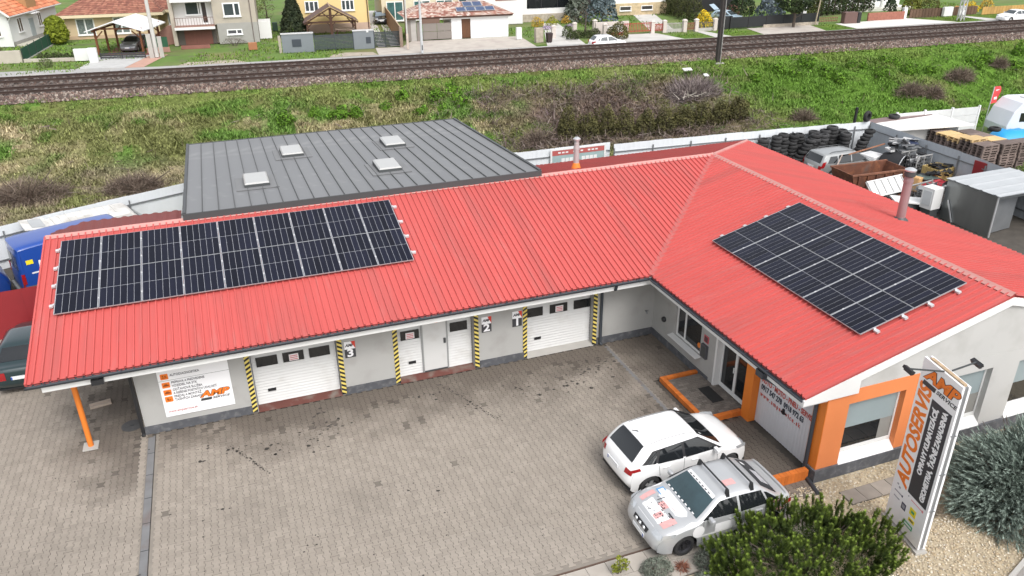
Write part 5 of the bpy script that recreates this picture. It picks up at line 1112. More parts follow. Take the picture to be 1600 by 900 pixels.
for i in range(6): x = -1.35+.54*i; part('rib', MB().hexa([(x-.05, y0-.07, .15), (x+.05, y0-.07, .15), (x+.05, y0+.02, .15), (x-.05, y0+.02, .15), (x-.05, y0-.07, 1.2), (x+.05, y0-.07, 1.2), (x+.05, y0-.01, 1.2), (x-.05, y0-.01, 1.2)]), m_rust, T)
b = MB(); 
for q in ((x0-.03, y0-.05, x1+.03, y0+.03), (x0-.03, y1-.03, x1+.03, y1+.05)): b.box((q[0], q[1], zt-.06), (q[2], q[3], zt+.03))
part('rim', b, mat('rust_rim', (.2, .085, .05), .85, var=.4, scale=3), T)
for i in range(5):
    o = part('scrap_sheet', MB().obox((0, 0, 0), (rnd.uniform(.4, .8), rnd.uniform(.3, .5), .05), Matrix.Rotation(rnd.gauss(0, .35), 3, 'X')), mat('scrap_white', (.68, .67, .65), .5, var=.1), None, loc=(17.0+.3*i, 9.05+rnd.uniform(-.15, .3), .8+.1*i % .2)); o.rotation_euler = (0, .2, rnd.random()*3); tag(o, f'white scrap sheet lying inside the rusty skip, {ORD[i]} from its left end', 'scrap', 'white scrap inside the skip')
o = part('angle_bar', MB().bar((0, 0, 0), (1.6, 1.0, 1.3), .06, .05), mat('rusty_white_bar', (.42, .34, .3), .7, var=.3), None, loc=(16.6, 10.6, .1)); tag(o, 'pale steel bar leaning against the silver estate car', 'steel bar')
o = part('angle_bar', MB().bar((0, 0, 0), (3.0, .6, .12), .06, .06), mat('rusty_bar', (.3, .14, .08), .8, var=.3), None, loc=(18.4, 11.35, 1.45)); tag(o, 'long rusty bar lying from the estate car roof to the white tub', 'steel bar')
# ---- clutter behind the skip
T = thing('plastic_tub', 'white plastic container behind the rusty skip', 'container', (20.6, 11.9, 0), .2); part('tank', MB().box((-.5, -.5, .12), (.5, .5, 1.1)), mat('tub_white', (.7, .7, .7), .5, var=.06), T, bev=.06); part('base', MB().box((-.52, -.52, 0), (.52, .52, .119)), m_wood, T)
T = thing('tarp_hoop', 'black arched tarpaulin cover behind the skip', 'cover', (21.0, 10.7, 0), .3); b = MB(); rows = []
for k in range(13): a = PI*k/12; rows.append([(.75*math.cos(a), -.6+.05*math.sin(5*k), 1.05*math.sin(a)+.35), (.75*math.cos(a), .0, 1.12*math.sin(a)+.35), (.7*math.cos(a), .6, 1.0*math.sin(a)+.33)])
b.grid(rows); part('cover', b, mat('black_tarp', (.015, .015, .017), .7, var=.3), T, smooth=60); b = MB(); b.tube([(.77*math.cos(PI*k/12), -.62, 1.08*math.sin(PI*k/12)+.35) for k in range(13)], .025, 6); part('hoop', b, m_alu, T); part('bed', MB().box((-.8, -.6, .1), (.8, .6, .345)), m_black, T)
def wire_cage(label, loc, rz, sx, sy, sz, fill):
    T = thing('wire_cage', label, 'cage', loc, rz); b = MB()
    for k in range(int(sx/.16)+1):
        x = -sx/2+k*.16
        for y in (-sy/2, sy/2): b.bar((x, y, .1), (x, y, sz), .014)
    for k in range(int(sy/.16)+1):
        y = -sy/2+k*.16
        for x in (-sx/2, sx/2): b.bar((x, y, .1), (x, y, sz), .014)
    for z in np.arange(.15, sz, .2):
        for y in (-sy/2, sy/2): b.bar((-sx/2, y, z), (sx/2, y, z), .014)
        for x in (-sx/2, sx/2): b.bar((x, -sy/2, z), (x, sy/2, z), .014)
    part('mesh', b, mat('grey_wire', (.3, .3, .3), .5, .5, var=.1), T); b = MB()
    for x in (-sx/2, 0, sx/2):
        for y in (-sy/2, sy/2): b.bar((x, y, 0), (x, y, sz+.05), .05)
    for y in (-sy/2, sy/2): b.bar((-sx/2, y, sz), (sx/2, y, sz), .05)
    part('cage_frame', b, mat('pale_frame', (.5, .5, .49), .5, .4, var=.1), T); part('base', MB().box((-sx/2, -sy/2, .02), (sx/2, sy/2, .1)), m_steel, T)
    b = MB()
    for i in range(fill): b.obox((rnd.uniform(-.45, .45)*sx*.85, rnd.uniform(-.45, .45)*sy*.8, rnd.uniform(.15, sz*.95)), (rnd.uniform(.15, .5), rnd.uniform(.05, .3), rnd.uniform(.03, .2)), Matrix.Rotation(rnd.random()*3, 3, 'Z') @ Matrix.Rotation(rnd.gauss(0, .7), 3, 'X'), rnd.randrange(4))
    o = part('scrap', b, [m_steel, m_black, mat('scrap_grey', (.25, .25, .25), .5, .4, var=.3), mat('scrap_pale', (.5, .5, .5), .5, var=.2)], T); o['kind'] = 'stuff'
wire_cage('tall wire cage full of dark scrap between the arched cover and the fence', (21.8, 10.0, 0), .1, 1.1, 1.0, 1.5, 60)
wire_cage('wire mesh cage of scrap in front of the red car wreck', (19.35, 6.7, 0), .15, 1.9, .9, 1.0, 50)
T = thing('scrap_pile', 'heap of dark car parts piled above the arched cover', 'scrap heap', (21.9, 11.1, 1.5)); b = MB()
for i in range(34): b.obox((rnd.gauss(0, .45), rnd.gauss(0, .35), rnd.uniform(0, .5)), (rnd.uniform(.2, .8), rnd.uniform(.05, .35), rnd.uniform(.02, .12)), Matrix.Rotation(rnd.random()*3, 3, 'Z') @ Matrix.Rotation(rnd.gauss(0, .5), 3, 'X'), rnd.randrange(3))
o = part('car_parts', b, [m_black, m_steel, MATS['scrap_pale']], T); o['kind'] = 'stuff'; part('dark_panel', MB().obox((.3, -.2, .35), (.7, .45, .04), Matrix.Rotation(.5, 3, 'X')), mat('blue_black_panel', (.03, .04, .08), .3), T); part('stand', MB().box((-.5, -.4, -1.5), (.5, .4, .0)), m_steel, T)
T = thing('truck_side', 'white ribbed truck side panel leaning over scrap behind the large flue', 'panel', (17.6, 7.6, .55), .12); b = MB(); Mr = Matrix.Rotation(-.75, 3, 'X')
part('sheet', MB().obox((0, 0, .35), (2.5, .05, .8), Mr), m_white, T)
for k in range(6): part('rib', MB().obox(Vector((-1.2+.48*k, -.05, .35)), (.06, .08, .82), Mr), mat('rib_grey', (.45, .45, .45), .5, var=.1), T)
for z in (-.42, .42): part('edge_rail', MB().obox(Mr @ Vector((0, -.05, z))+Vector((0, 0, .35)), (2.55, .1, .06), Mr), m_white, T)
b = MB()
for i in range(24): b.obox((rnd.uniform(-1.1, 1.1), rnd.uniform(-.9, -.4), rnd.uniform(-.4, .0)), (rnd.uniform(.2, .7), rnd.uniform(.05, .2), rnd.uniform(.03, .12)), Matrix.Rotation(rnd.random()*3, 3, 'Z') @ Matrix.Rotation(rnd.gauss(0, .6), 3, 'X'), rnd.randrange(3))
o = part('loose_scrap', b, [m_black, m_white, MATS['scrap_grey']], T); o['kind'] = 'stuff'
o = part('white_post', MB().bar((0, 0, 0), (0, 0, 1.25), .12), m_white, None, loc=(17.9, 6.6, 0)); tag(o, 'white post standing just left of the large flue in the scrap yard', 'post')
# red wreck
T = thing('car_wreck', 'red front end of a wrecked car with green bonnet among the scrap', 'car wreck', (20.9, 8.0, 0), math.radians(8)); wr = mat('wreck_red', (.55, .06, .08), .4, var=.1, coat=.4)
b = MB(); b.grid([[(x, -.5, .3+.5*math.sin(PI*min(1, max(0, (x+1)/2)))**.35*1.0), (x, .5, .3+.5*math.sin(PI*min(1, max(0, (x+1)/2)))**.35)] for x in np.linspace(-1, 1, 15)]); part('wing', b, wr, T, smooth=60)
b = MB(); b.grid([[(x, -.51, .28), (x, -.51, max(.28+.02, .3+.5*math.sin(PI*min(1, max(0, (x+1)/2)))**.35-.02))] for x in np.linspace(-1, 1, 15)]); part('wing_side', b, wr, T)
for x in (-.45, .55): b = MB(); b.lathe([(.0, 0), (.33, .0), (.33, .04), (0, .05)], 20, Matrix.Translation((x, -.52, .38)) @ Matrix.Rotation(PI/2, 4, 'X')); part('wheel_arch', b, m_black, T)
part('bonnet', MB().obox((-.3, .1, .9), (1.2, .8, .05), Matrix.Rotation(.1, 3, 'Y')), mat('bonnet_green', (.1, .14, .13), .3, var=.1), T); b = MB()
for i in range(18): b.obox((rnd.uniform(-.2, 1.2), rnd.uniform(-.3, .4), rnd.uniform(.75, 1.15)), (rnd.uniform(.2, .6), rnd.uniform(.05, .2), rnd.uniform(.03, .1)), Matrix.Rotation(rnd.random()*3, 3, 'Z') @ Matrix.Rotation(rnd.gauss(0, .5), 3, 'X'))
o = part('torn_parts', b, m_black, T); o['kind'] = 'stuff'
o = part('foam_seat', MB().box((-.2, -.25, 0), (.25, .25, .75)), mat('seat_orange', (.6, .36, .16), .8, var=.15), None, loc=(19.75, 7.9, .3), bev=.05); o.rotation_euler = (0, .1, .3); tag(o, 'orange foam block standing left of the red wreck', 'foam block')
T = thing('wooden_crate', 'yellowish wooden crate filled with dark parts beyond the red wreck', 'crate', (22.0, 8.65, 0), .1); wy = mat('crate_wood', (.42, .31, .12), .8, var=.2, scale=3)
for k in range(8):
    for y in (-.5, .5): part('board', MB().box((-.6+.15*k, y-.015, .1), (-.47+.15*k, y+.015, 1.15)), wy, T)
for k in range(6):
    for x in (-.62, .6): part('board', MB().box((x-.015, -.46+.16*k, .1), (x+.015, -.33+.16*k, 1.15)), wy, T)
part('crate_floor', MB().box((-.6, -.5, .02), (.6, .5, .1)), m_wood, T); b = MB()
for i in range(30): b.obox((rnd.uniform(-.5, .5), rnd.uniform(-.4, .4), rnd.uniform(.8, 1.25)), (rnd.uniform(.2, .5), rnd.uniform(.05, .25), rnd.uniform(.03, .1)), Matrix.Rotation(rnd.random()*3, 3, 'Z') @ Matrix.Rotation(rnd.gauss(0, .5), 3, 'X'))
o = part('contents', b, m_black, T); o['kind'] = 'stuff'
T = thing('white_cabinet', 'white metal cabinet standing in front of the galvanised shed', 'cabinet', (18.05, 5.25, 0), .1); part('housing', MB().box((-.3, -.3, .5), (.35, .35, 1.55)), m_white, T, bev=.02); part('louvre', MB().box((-.32, -.2, .7), (-.301, .25, 1.4)), mat('louvre_grey', (.55, .57, .58), .5), T); part('stand', MB().box((-.25, -.25, 0), (.3, .3, .499)), m_greyd, T)
o = part('white_board', MB().box((-.9, -.45, 0), (.6, .45, .08)), m_white, None, loc=(17.7, 6.05, .62), bev=.01); o.rotation_euler = (0, .06, -.5); tag(o, 'white flat board lying beside the white cabinet', 'board')
o = part('board_trestle', MB().box((-.5, -.3, 0), (.4, .3, .6)), m_greyd, None, loc=(17.7, 6.05, 0)); tag(o, 'dark low trestle under the white flat board', 'trestle')
# galvanised shed
T = thing('galvanised_shed', 'open galvanised sheet metal shed with ribbed flat roof at right', 'shed', (18.6, 2.3, 0)); L, D, h = 3.9, 2.75, 1.95
part('side_wall', MB().box((0, 0.02, 0), (.04, D, h)), m_galv, T); part('side_wall', MB().box((L-.04, 0.02, 0), (L, D, h)), m_galv, T); part('back_wall', MB().box((.041, D-.04, 0), (L-.041, D, h)), m_galv, T)
b = MB(); rows = []
for i, y in enumerate(np.linspace(-.12, D+.05, 25)): rows.append([(-.08, y, h+.03+(.03 if i % 6 == 2 else 0)), (L+.05, y, h+.08+(.03 if i % 6 == 2 else 0))])
b.grid(rows); b.grid([[(p[0], p[1], p[2]-.03) for p in r] for r in (rows[0], rows[-1])]); part('roof', b, mat('pale_roof_sheet', (.5, .52, .53), .4, .3, var=.08), T)
part('corner_post', MB().box((-.03, -.03, 0), (.05, .019, h)), m_alu, T); part('lintel', MB().box((.051, -.02, h-.14), (L, .019, h)), m_galv, T); part('door_leaf', MB().hexa([(.3, .3, .02), (1.9, .5, .02), (1.9, .54, .02), (.3, .34, .02), (.3, .3, 1.7), (1.9, .5, 1.7), (1.9, .54, 1.7), (.3, .34, 1.7)]), m_steel, T)
part('brace', MB().bar((-.05, 2.0, .02), (-.05, 2.45, 1.0), .05), m_alu, T)
b = MB()
for i in range(150):
    x, y = rnd.uniform(16.2, 22.2), rnd.uniform(5.2, 13.6)
    b.obox((x, y, rnd.uniform(.02, .28)), (rnd.uniform(.1, .8), rnd.uniform(.05, .35), rnd.uniform(.02, .18)), Matrix.Rotation(rnd.random()*3, 3, 'Z') @ Matrix.Rotation(rnd.gauss(0, .4), 3, 'X'), rnd.randrange(5))
struct('loose_scrap', b, [m_black, m_steel, m_rust, MATS['scrap_grey'], MATS['scrap_pale']], kind='stuff')
# ---- beyond the side fence
T = thing('low_shed', 'low white-roofed shed with brown roof strip beyond the yard corner', 'shed', (23.4, 11.4, 0)); part('wall', MB().box((.2, 2.4, 0), (5.5, 4.4, 1.6)), m_walllt, T); part('white_roof', MB().hexa([(.1, 2.3, 1.62), (5.7, 1.5, 1.62), (5.6, 4.2, 1.62), (.1, 3.9, 1.62), (.1, 2.3, 1.7), (5.7, 1.5, 1.7), (5.6, 4.2, 1.72), (.1, 3.9, 1.72)]), mat('white_roof', (.72, .71, .69), .5, var=.04), T); part('brown_roof', MB().hexa([(.1, 3.91, 1.66), (5.2, 4.25, 1.66), (5.0, 4.9, 1.66), (.1, 4.6, 1.66), (.1, 3.91, 1.76), (5.2, 4.25, 1.76), (5.0, 4.9, 1.76), (.1, 4.6, 1.76)]), mat('brown_roof_sheet', (.19, .13, .125), .6, var=.1), T)
T = thing('concrete_fence', 'white precast concrete panel fence ending beside the red flag', 'fence', (26.0, 15.9, 0)); a, b_ = Vector((0, 0, 0)), Vector((6.2, -.5, 0)); d = (b_-a)/3
for i in range(4): p = a+d*i; part('fence_post', MB().box((p.x-.06, p.y-.06, 0), (p.x+.06, p.y+.06, 2.05)), m_white, T)
for i in range(3):
    for k in range(4): p, q = a+d*i, a+d*(i+1); b = MB(); b.bar(p+d*.025+Vector((0, 0, .25+.49*k)), q-d*.025+Vector((0, 0, .25+.49*k)), .05, .475); part('concrete_slab', b, mat('white_concrete', (.6, .6, .59), .8, var=.08, scale=3, bump=.3), T)
# pallets
def pallet_mesh(m):
    b = MB()
    for k in range(7): b.box((-.6, -.4+k*.117, .122), (.6, -.4+k*.117+.098, .144))
    for y in (-.4, -.05, .3): b.box((-.6, y, .1), (.6, y+.1, .122)); b.box((-.6, y, 0), (.6, y+.1, .02))
    for x in (-.6, -.07, .46):
        for y in (-.4, -.05, .3): b.box((x, y, .02), (x+.14, y+.1, .1))
    return b.mesh('pallet', m)
pg = pallet_mesh(mat('weathered_pallet', (.17, .13, .115), .9, var=.25, scale=3, rv=.3)); pn = pallet_mesh(mat('new_pallet', (.58, .41, .2), .8, var=.15, scale=3, rv=.12))
sp = [(27.05, 13.55, 10, 0), (27.0, 12.7, 9, 1), (26.98, 11.85, 8, 2), (26.95, 11.0, 10, 1), (26.95, 10.15, 10, 0), (28.25, 10.0, 10, 0), (28.3, 10.85, 9, 1), (28.3, 11.7, 10, 0), (28.35, 12.55, 10, 0), (29.5, 9.9, 10, 0)]
for si, (x, y, n, nn) in enumerate(sp):
    for k in range(n+nn):
        o = bpy.data.objects.new('pallet', pg if k < n else pn); C.objects.link(o); o.location = (x+rnd.gauss(0, .02), y+rnd.gauss(0, .015), k*.1455); o.rotation_euler = (0, 0, rnd.gauss(0, .02)+(PI if rnd.random() < .5 else 0))
        tag(o, f'{"grey weathered" if k < n else "fresh yellowish"} wooden pallet, {ORD[n+nn-1-k]} from the top of the {ORD[si]} pallet stack', 'pallet', 'pallets stacked beyond the yard fence')
# tarpaulin, caravan, flag
T = thing('tarpaulin_load', 'bright blue tarpaulin draped over a load beside the white caravan', 'tarpaulin', (32.2, 12.2, 0), -.3); b = MB(); rows = []
for i in range(13):
    rows.append([(-2.0+4*i/12, -1.1+2.2*j/8, .1+1.15*min(1, (1-abs(j/4-1)**3))*min(1, 1.02-abs(i/6-1)**6)+.07*math.sin(2.1*i+1.7*j)) for j in range(9)])
b.grid(rows); part('sheet', b, mat('blue_tarp', (.02, .3, .62), .45, var=.1), T, smooth=50)
T = thing('caravan', 'white caravan with dark side window and roof hatches at the right edge', 'caravan', (35.6, 14.0, 0), -.26); b = MB(); prof = [(-2.6, .5), (-2.65, 1.0), (-2.35, 1.9), (-1.9, 2.45), (-1.6, 2.55), (2.4, 2.55), (2.6, 2.4), (2.65, .5)]
b.prism(prof, lambda a, c, d: (a, d, c), -1.05, 1.05); part('shell', b, mat('caravan_white', (.68, .71, .75), .4, var=.03, coat=.3), T, bev=.06)
part('window', MB().box((-1.9, -1.062, 1.3), (-.9, -1.05, 1.85)), m_glass, T); part('window', MB().box((.2, -1.062, 1.3), (1.3, -1.05, 1.85)), m_glass, T); part('stripe', MB().box((-1.4, -1.058, 1.0), (2.4, -1.05, 1.06)), mat('stripe_grey', (.2, .24, .3), .5), T)
for x in (-.9, 1.0): part('roof_hatch', MB().box((x-.35, -.3, 2.551), (x+.35, .3, 2.6)), mat('hatch_grey', (.5, .5, .5), .4), T, bev=.02)
b = MB(); b.lathe([(.2, -.09), (.32, -.09), (.32, .09), (.2, .09)], 18, Matrix.Translation((.1, -.95, .32)) @ Matrix.Rotation(PI/2, 4, 'X'), close=True); part('wheel', b, m_tyre, T); part('chassis', MB().box((-2.5, -.8, .3), (2.5, .8, .499)), m_greyd, T)
T = thing('advert_flag', 'small red and white feather flag on a pole beyond the white fence end', 'flag', (33.2, 15.6, 0)); part('pole', MB().bar((0, 0, 0), (.12, 0, 3.1), .04), m_alu, T); b = MB(); b.grid([[(.12+.05*k/6, 0, 2.0+1.1*k/6), (.12+(.62-.12*abs(k/3-1)**2), .06*math.sin(k), 2.05+1.05*k/6)] for k in range(7)]); part('cloth', b, mat('flag_red', (.6, .06, .06), .7, var=.05), T)
b = MB(); b.grid([[(.3, -.01+.06*math.sin(k)*.4, 2.25+.65*k/4), (.55, -.012+.06*math.sin(k)*.8, 2.28+.62*k/4)] for k in range(5)]); part('print', b, m_white, T)
# small things by the canopy post
o = part('plank_box', MB().box((-.3, -.12, 0), (.3, .12, .05)).box((-.3, -.12, .05), (.3, -.04, .07)).box((-.3, .04, .05), (.3, .12, .07)), mat('pale_plank', (.4, .33, .27), .85, var=.15), None, loc=(-18.1, 2.15, .002)); o.rotation_euler = (0, 0, .2); tag(o, 'pale wooden slab lying on the paving under the left canopy', 'wooden slab')
b = MB(); b.lathe([(.3, 0), (.3, .008), (0, .01)], 28); b.box((-.05, -.02, .009), (.05, .02, .016), 1); o = struct('manhole_cover', b, [mat('cast_iron', (.06, .06, .062), .7, var=.25, scale=8, bump=.4), m_black]); o.location = (-17.12, .62, .001)
T = thing('garden_hose', 'dark green car hose coiled under the left canopy', 'hose', (-17.6, 3.0, 0)) if False else None
# ================================================================ houses and gardens beyond the railway
A0 = math.radians(-4.6)
m_winw = mat('window_white', (.78, .78, .78), .45, var=0)
def tile_roof(name, pts_fn, nu, nv, pal, T, step=.05):
    """tiled slope: pts_fn(u, v) -> (point, normal); courses with raised lower edges"""
    V, F, cols = [], [], []
    for j in range(nv):
        for i in range(nu):
            a, n1 = pts_fn(i/nu, j/nv); b, _ = pts_fn((i+1)/nu, j/nv); c, _ = pts_fn((i+1)/nu, (j+1)/nv); d, _ = pts_fn(i/nu, (j+1)/nv)
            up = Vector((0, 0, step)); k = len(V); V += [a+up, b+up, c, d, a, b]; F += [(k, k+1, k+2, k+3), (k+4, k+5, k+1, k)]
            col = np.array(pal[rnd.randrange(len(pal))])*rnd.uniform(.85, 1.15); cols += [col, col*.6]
    me = np_mesh(name, np.array([tuple(v) for v in V]), np.array(F), m_tile, np.array(cols)); o = bpy.data.objects.new(name, me); C.objects.link(o); o.parent = T; return o
m_tile = mat('roof_tiles', attr=True, rough=.8, var=.1, scale=4)
def slope(P0, P1, P2, P3):
    P0, P1, P2, P3 = map(Vector, (P0, P1, P2, P3))
    return lambda u, v: (P0.lerp(P1, u).lerp(P3.lerp(P2, u), v), None)
def win(T, x0, x1, z0, z1, y=0, splits=(), fr=.09, glass=None, sill=True, axis='x'):
    f = MB(); tr = (lambda a, b, c: (a, b, c)) if axis == 'x' else (lambda a, b, c: (-b, a, c))
    def bx(a0, b0, c0, a1, b1, c1):
        p, q = tr(a0, b0, c0), tr(a1, b1, c1); f.box(tuple(map(min, p, q)), tuple(map(max, p, q)))
    bx(x0, y-.07, z0, x0+fr, y+.02, z1); bx(x1-fr, y-.07, z0, x1, y+.02, z1); bx(x0+fr, y-.069, z0, x1-fr, y+.02, z0+fr); bx(x0+fr, y-.069, z1-fr, x1-fr, y+.02, z1)
    for s in splits: bx(s-fr*.6, y-.066, z0+fr, s+fr*.6, y+.02, z1-fr)
    if sill: bx(x0-.06, y-.16, z0-.07, x1+.06, y+.02, z0-.003)
    o = part('window', f, m_winw, T); g = MB(); p, q = tr(x0+fr*.8, y-.035, z0+fr*.8), tr(x1-fr*.8, y-.025, z1-fr*.8); g.box(tuple(map(min, p, q)), tuple(map(max, p, q))); part('pane', g, glass or m_glass2, o)
m_cream = mat('cream_render', (.60, .47, .30), .85, var=.05, scale=.6); m_yel = mat('yellow_render', (.70, .53, .25), .85, var=.04, scale=.6); m_beige = mat('beige_render', (.42, .375, .31), .9, var=.07, scale=.7, dirt=[((.34, .31, .27), .5, .75, .6)])
m_hw = mat('house_white', (.70, .70, .69), .85, var=.04, scale=.6); m_hstone = mat('garden_stone', (.38, .33, .27), .9, var=.35, scale=3, bump=.5, bscale=8); m_grpl = mat('grey_socle', (.33, .32, .3), .9, var=.08)
# ---- white house with orange roof
T = thing('white_house', 'white house with orange tiled roof in the top left corner', 'house', (-33.8, 83.6, 0), math.radians(-15))
part('wall', MB().box((-9, 0, 0), (0, 12.5, 3.45)).prism([(-9, 3.45), (0, 3.45), (-4.5, 7.2)], lambda a, b, c: (a, c, b), .0, .25), m_hw, T)
op = [(.55, .19, .09), (.6, .22, .11), (.48, .15, .07), (.62, .25, .13)]
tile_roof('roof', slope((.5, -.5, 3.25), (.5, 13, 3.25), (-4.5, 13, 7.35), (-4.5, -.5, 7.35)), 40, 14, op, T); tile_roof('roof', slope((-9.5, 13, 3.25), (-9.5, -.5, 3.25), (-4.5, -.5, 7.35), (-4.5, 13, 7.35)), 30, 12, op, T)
part('barge_board', MB().bar((.55, -.52, 3.2), (-4.5, -.52, 7.3), .06, .22).bar((-9.55, -.52, 3.2), (-4.5, -.52, 7.3), .06, .22), m_white, T); part('gutter', MB().bar((.56, -.5, 3.2), (.56, 13, 3.2), .12, .1), m_white, T)
part('downpipe', MB().tube([(.5, -.2, 3.1), (.12, -.15, 2.7), (.1, -.15, 0)], .05, 6), m_white, T)
part('dormer', MB().box((-1.2, 5.0, 3.4), (.15, 7.4, 5.4)), mat('dormer_brown', (.38, .22, .1), .8, var=.1), T); part('dormer_roof', MB().hexa([(-2.5, 4.8, 5.4), (.3, 4.8, 5.4), (.3, 7.6, 5.4), (-2.5, 7.6, 5.4), (-2.5, 4.8, 5.5), (.3, 4.8, 5.5), (.3, 7.6, 5.5), (-2.5, 7.6, 5.5)]), m_dkred, T)
gd = mat('brown_pane', (.12, .09, .07), .2, var=.2)
for a, b in ((2.0, 3.15), (7.15, 8.15)): win(T, a, b, 1.25, 2.8, 0, ((a+b)/2,), glass=gd, axis='y')
part('house_door', MB().box((.0, 4.9, .15), (.05, 5.95, 2.4)), mat('grey_door', (.36, .4, .42), .5), T); part('porch_hood', MB().box((.0, 4.6, 2.95), (.9, 6.2, 3.05)), m_hw, T)
part('socle', MB().box((0, -.05, -.05), (.07, 12.5, .45)), m_grpl, T); part('step_path', MB().box((.08, .5, -.05), (1.3, 12, .12)), mat('pale_path', (.48, .46, .38), .9), T); win(T, -5.2, -3.8, 1.2, 2.7, 0, (-4.5,), glass=gd); win(T, -1.9, -.9, 1.1, 2.4, 0, (), glass=gd)
# ---- cream bungalow
T = thing('bungalow', 'cream bungalow with brown hipped tiled roof behind the white carport', 'house', (-28.7, 87, 0), A0)
part('wall', MB().box((0, 0, 0), (10.2, 9, 2.75)).box((10.2, 2.5, 0), (13.2, 9, 2.75)), m_cream, T)
bp = [(.26, .105, .07), (.3, .125, .085), (.22, .085, .06), (.33, .15, .1)]
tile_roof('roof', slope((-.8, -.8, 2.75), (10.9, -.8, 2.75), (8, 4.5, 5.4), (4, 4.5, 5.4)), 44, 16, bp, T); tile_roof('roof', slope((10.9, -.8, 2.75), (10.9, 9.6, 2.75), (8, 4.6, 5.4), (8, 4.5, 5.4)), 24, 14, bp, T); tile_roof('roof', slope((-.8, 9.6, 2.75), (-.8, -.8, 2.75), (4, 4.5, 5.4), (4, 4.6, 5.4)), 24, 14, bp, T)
tile_roof('roof', slope((9.9, 1.7, 2.75), (13.9, 1.7, 2.75), (12, 5, 4.4), (9.9, 5, 4.4)), 14, 8, bp, T); tile_roof('roof', slope((13.9, 1.7, 2.75), (13.9, 9.6, 2.75), (12, 6, 4.4), (12, 5, 4.4)), 14, 8, bp, T)
part('eave_board', MB().box((-.85, -.86, 2.42), (10.95, -.8, 2.74)).box((10.9, -.8, 2.42), (10.96, 1.6, 2.74)).box((9.9, 1.62, 2.42), (13.95, 1.7, 2.74)), mat('cream_board', (.66, .56, .38), .7, var=.04), T); part('soffit', MB().box((-.8, -.8, 2.6), (10.9, 0, 2.64)), MATS['cream_board'], T)
lace = mat('lace_glass', (.16, .19, .18), .25, var=.5, scale=7)
win(T, 1.18, 3.15, .42, 2.3, 0, (2.15,), .13, lace); win(T, 5.2, 6.95, .42, 2.3, 0, (6.05,), .13, lace); win(T, 8.0, 9.2, .9, 2.2, 0, (8.6,), .12, lace); win(T, 11.0, 12.2, .9, 2.2, 2.5, (11.6,), .12, lace)
part('socle', MB().box((-.04, -.05, -.05), (10.25, -.001, .35)), mat('peach_socle', (.5, .36, .24), .9), T)
# ---- white-roofed carport
T = thing('carport', 'open timber carport with white pitched roof over the grey car', 'carport', (-21.3, 75.6, 0), math.radians(-17)); w2, d2 = 3.0, 3.4; tw = mat('red_brown_timber', (.17, .06, .025), .7, var=.2)
for x in (-2.3, 2.3):
    for y in (-2.6, 0, 2.6): part('post', MB().bar((x, y, 0), (x, y, 2.35), .18), tw, T)
    part('beam', MB().bar((x, -3.2, 2.42), (x, 3.2, 2.42), .14, .16), tw, T)
    for y in (-2.6, 2.6): part('brace', MB().bar((x, y, 1.6), (x*.65, y, 2.35), .1), tw, T)
for y in (-2.62, 2.62): part('beam', MB().bar((-2.6, y, 2.58), (2.6, y, 2.58), .12, .14), tw, T)
b = MB()
for s in (-1, 1): b.hexa([(s*w2, -d2, 2.35), (0, -d2, 3.3), (0, d2, 3.3), (s*w2, d2, 2.35), (s*w2, -d2, 2.45), (0, -d2, 3.4), (0, d2, 3.4), (s*w2, d2, 2.45)])
part('roof', b, mat('white_roof_sheet', (.74, .74, .75), .5, var=.03), T)
# ---- beige two-storey house with balcony
T = thing('apartment_house', 'beige rendered house with white balcony above a brown garage door', 'house', (-16.7, 76.6, 0), A0)
part('wall', MB().box((4.6, 0, 0), (8.9, 9, 7)).box((-.1, .9, 0), (4.6, 9, 7)).box((-.15, 0, 0), (.25, .9, 7)).box((4.35, 0, 2.1), (4.6, .9, 7)), m_beige, T); part('balcony_wall', MB().box((.25, .86, 2.05), (4.35, .9, 4.9)), m_hw, T)
part('balcony_slab', MB().box((.2, -.6, 1.9), (4.4, .86, 2.05)), mat('slab_brown', (.3, .17, .13), .8), T); part('slab_edge', MB().box((.18, -.64, 1.72), (4.42, -.6, 2.0)), m_hw, T); part('upper_slab', MB().box((.18, -.64, 4.6), (4.42, .86, 4.85)), m_hw, T)
b = MB()
for k in range(15): b.bar((.3+.29*k, -.55, 2.05), (.3+.29*k, -.55, 2.95), .035)
b.bar((.3, -.55, 2.97), (4.36, -.55, 2.97), .05); part('railing', b, mat('rail_brown', (.18, .12, .1), .6), T)
win(T, 1.45, 3.1, 3.1, 4.5, .86, (2.85,), .1); win(T, 3.1, 3.75, 2.15, 4.5, .86, (), .1, mat('door_pane', (.06, .05, .05), .2)); part('balcony_door_panel', MB().box((3.2, .76, 2.5), (3.65, .79, 3.0)), m_wood, T)
part('garage_recess', MB().box((.25, .5, 0), (4.35, .55, 1.7)), mat('recess_dark', (.1, .085, .075), .9), T); part('garage_door', MB().box((1.0, .42, 0), (3.9, .5, 1.65)), mat('brown_garage', (.16, .06, .045), .7, var=.15, stretch=(6, 1, 1)), T)
part('garden_gate', MB().box((.7, -2.3, -.06), (3.7, -2.25, .35)), mat('rusty_gate', (.24, .1, .08), .8, var=.2), T)
win(T, 5.45, 7.3, 2.88, 4.35, 0, (6.65,), .14); win(T, 5.55, 7.2, .95, 1.52, 0, (6.6,), .11, mat('cellar_pane', (.08, .08, .09), .2)); part('socle', MB().box((4.6, -.03, 0), (8.95, -.001, 2.2)), m_grpl, T); part('downpipe', MB().tube([(8.35, -.08, 0), (8.35, -.08, 7)], .05, 6), mat('pipe_brown', (.16, .13, .12), .6), T)
part('side_porch', MB().box((8.95, 2.5, 0), (10.3, 5, 1.9)), m_hw, T); part('roof', MB().box((-.5, -.7, 7.0), (9.4, 9.5, 7.3)), m_dkred, T)
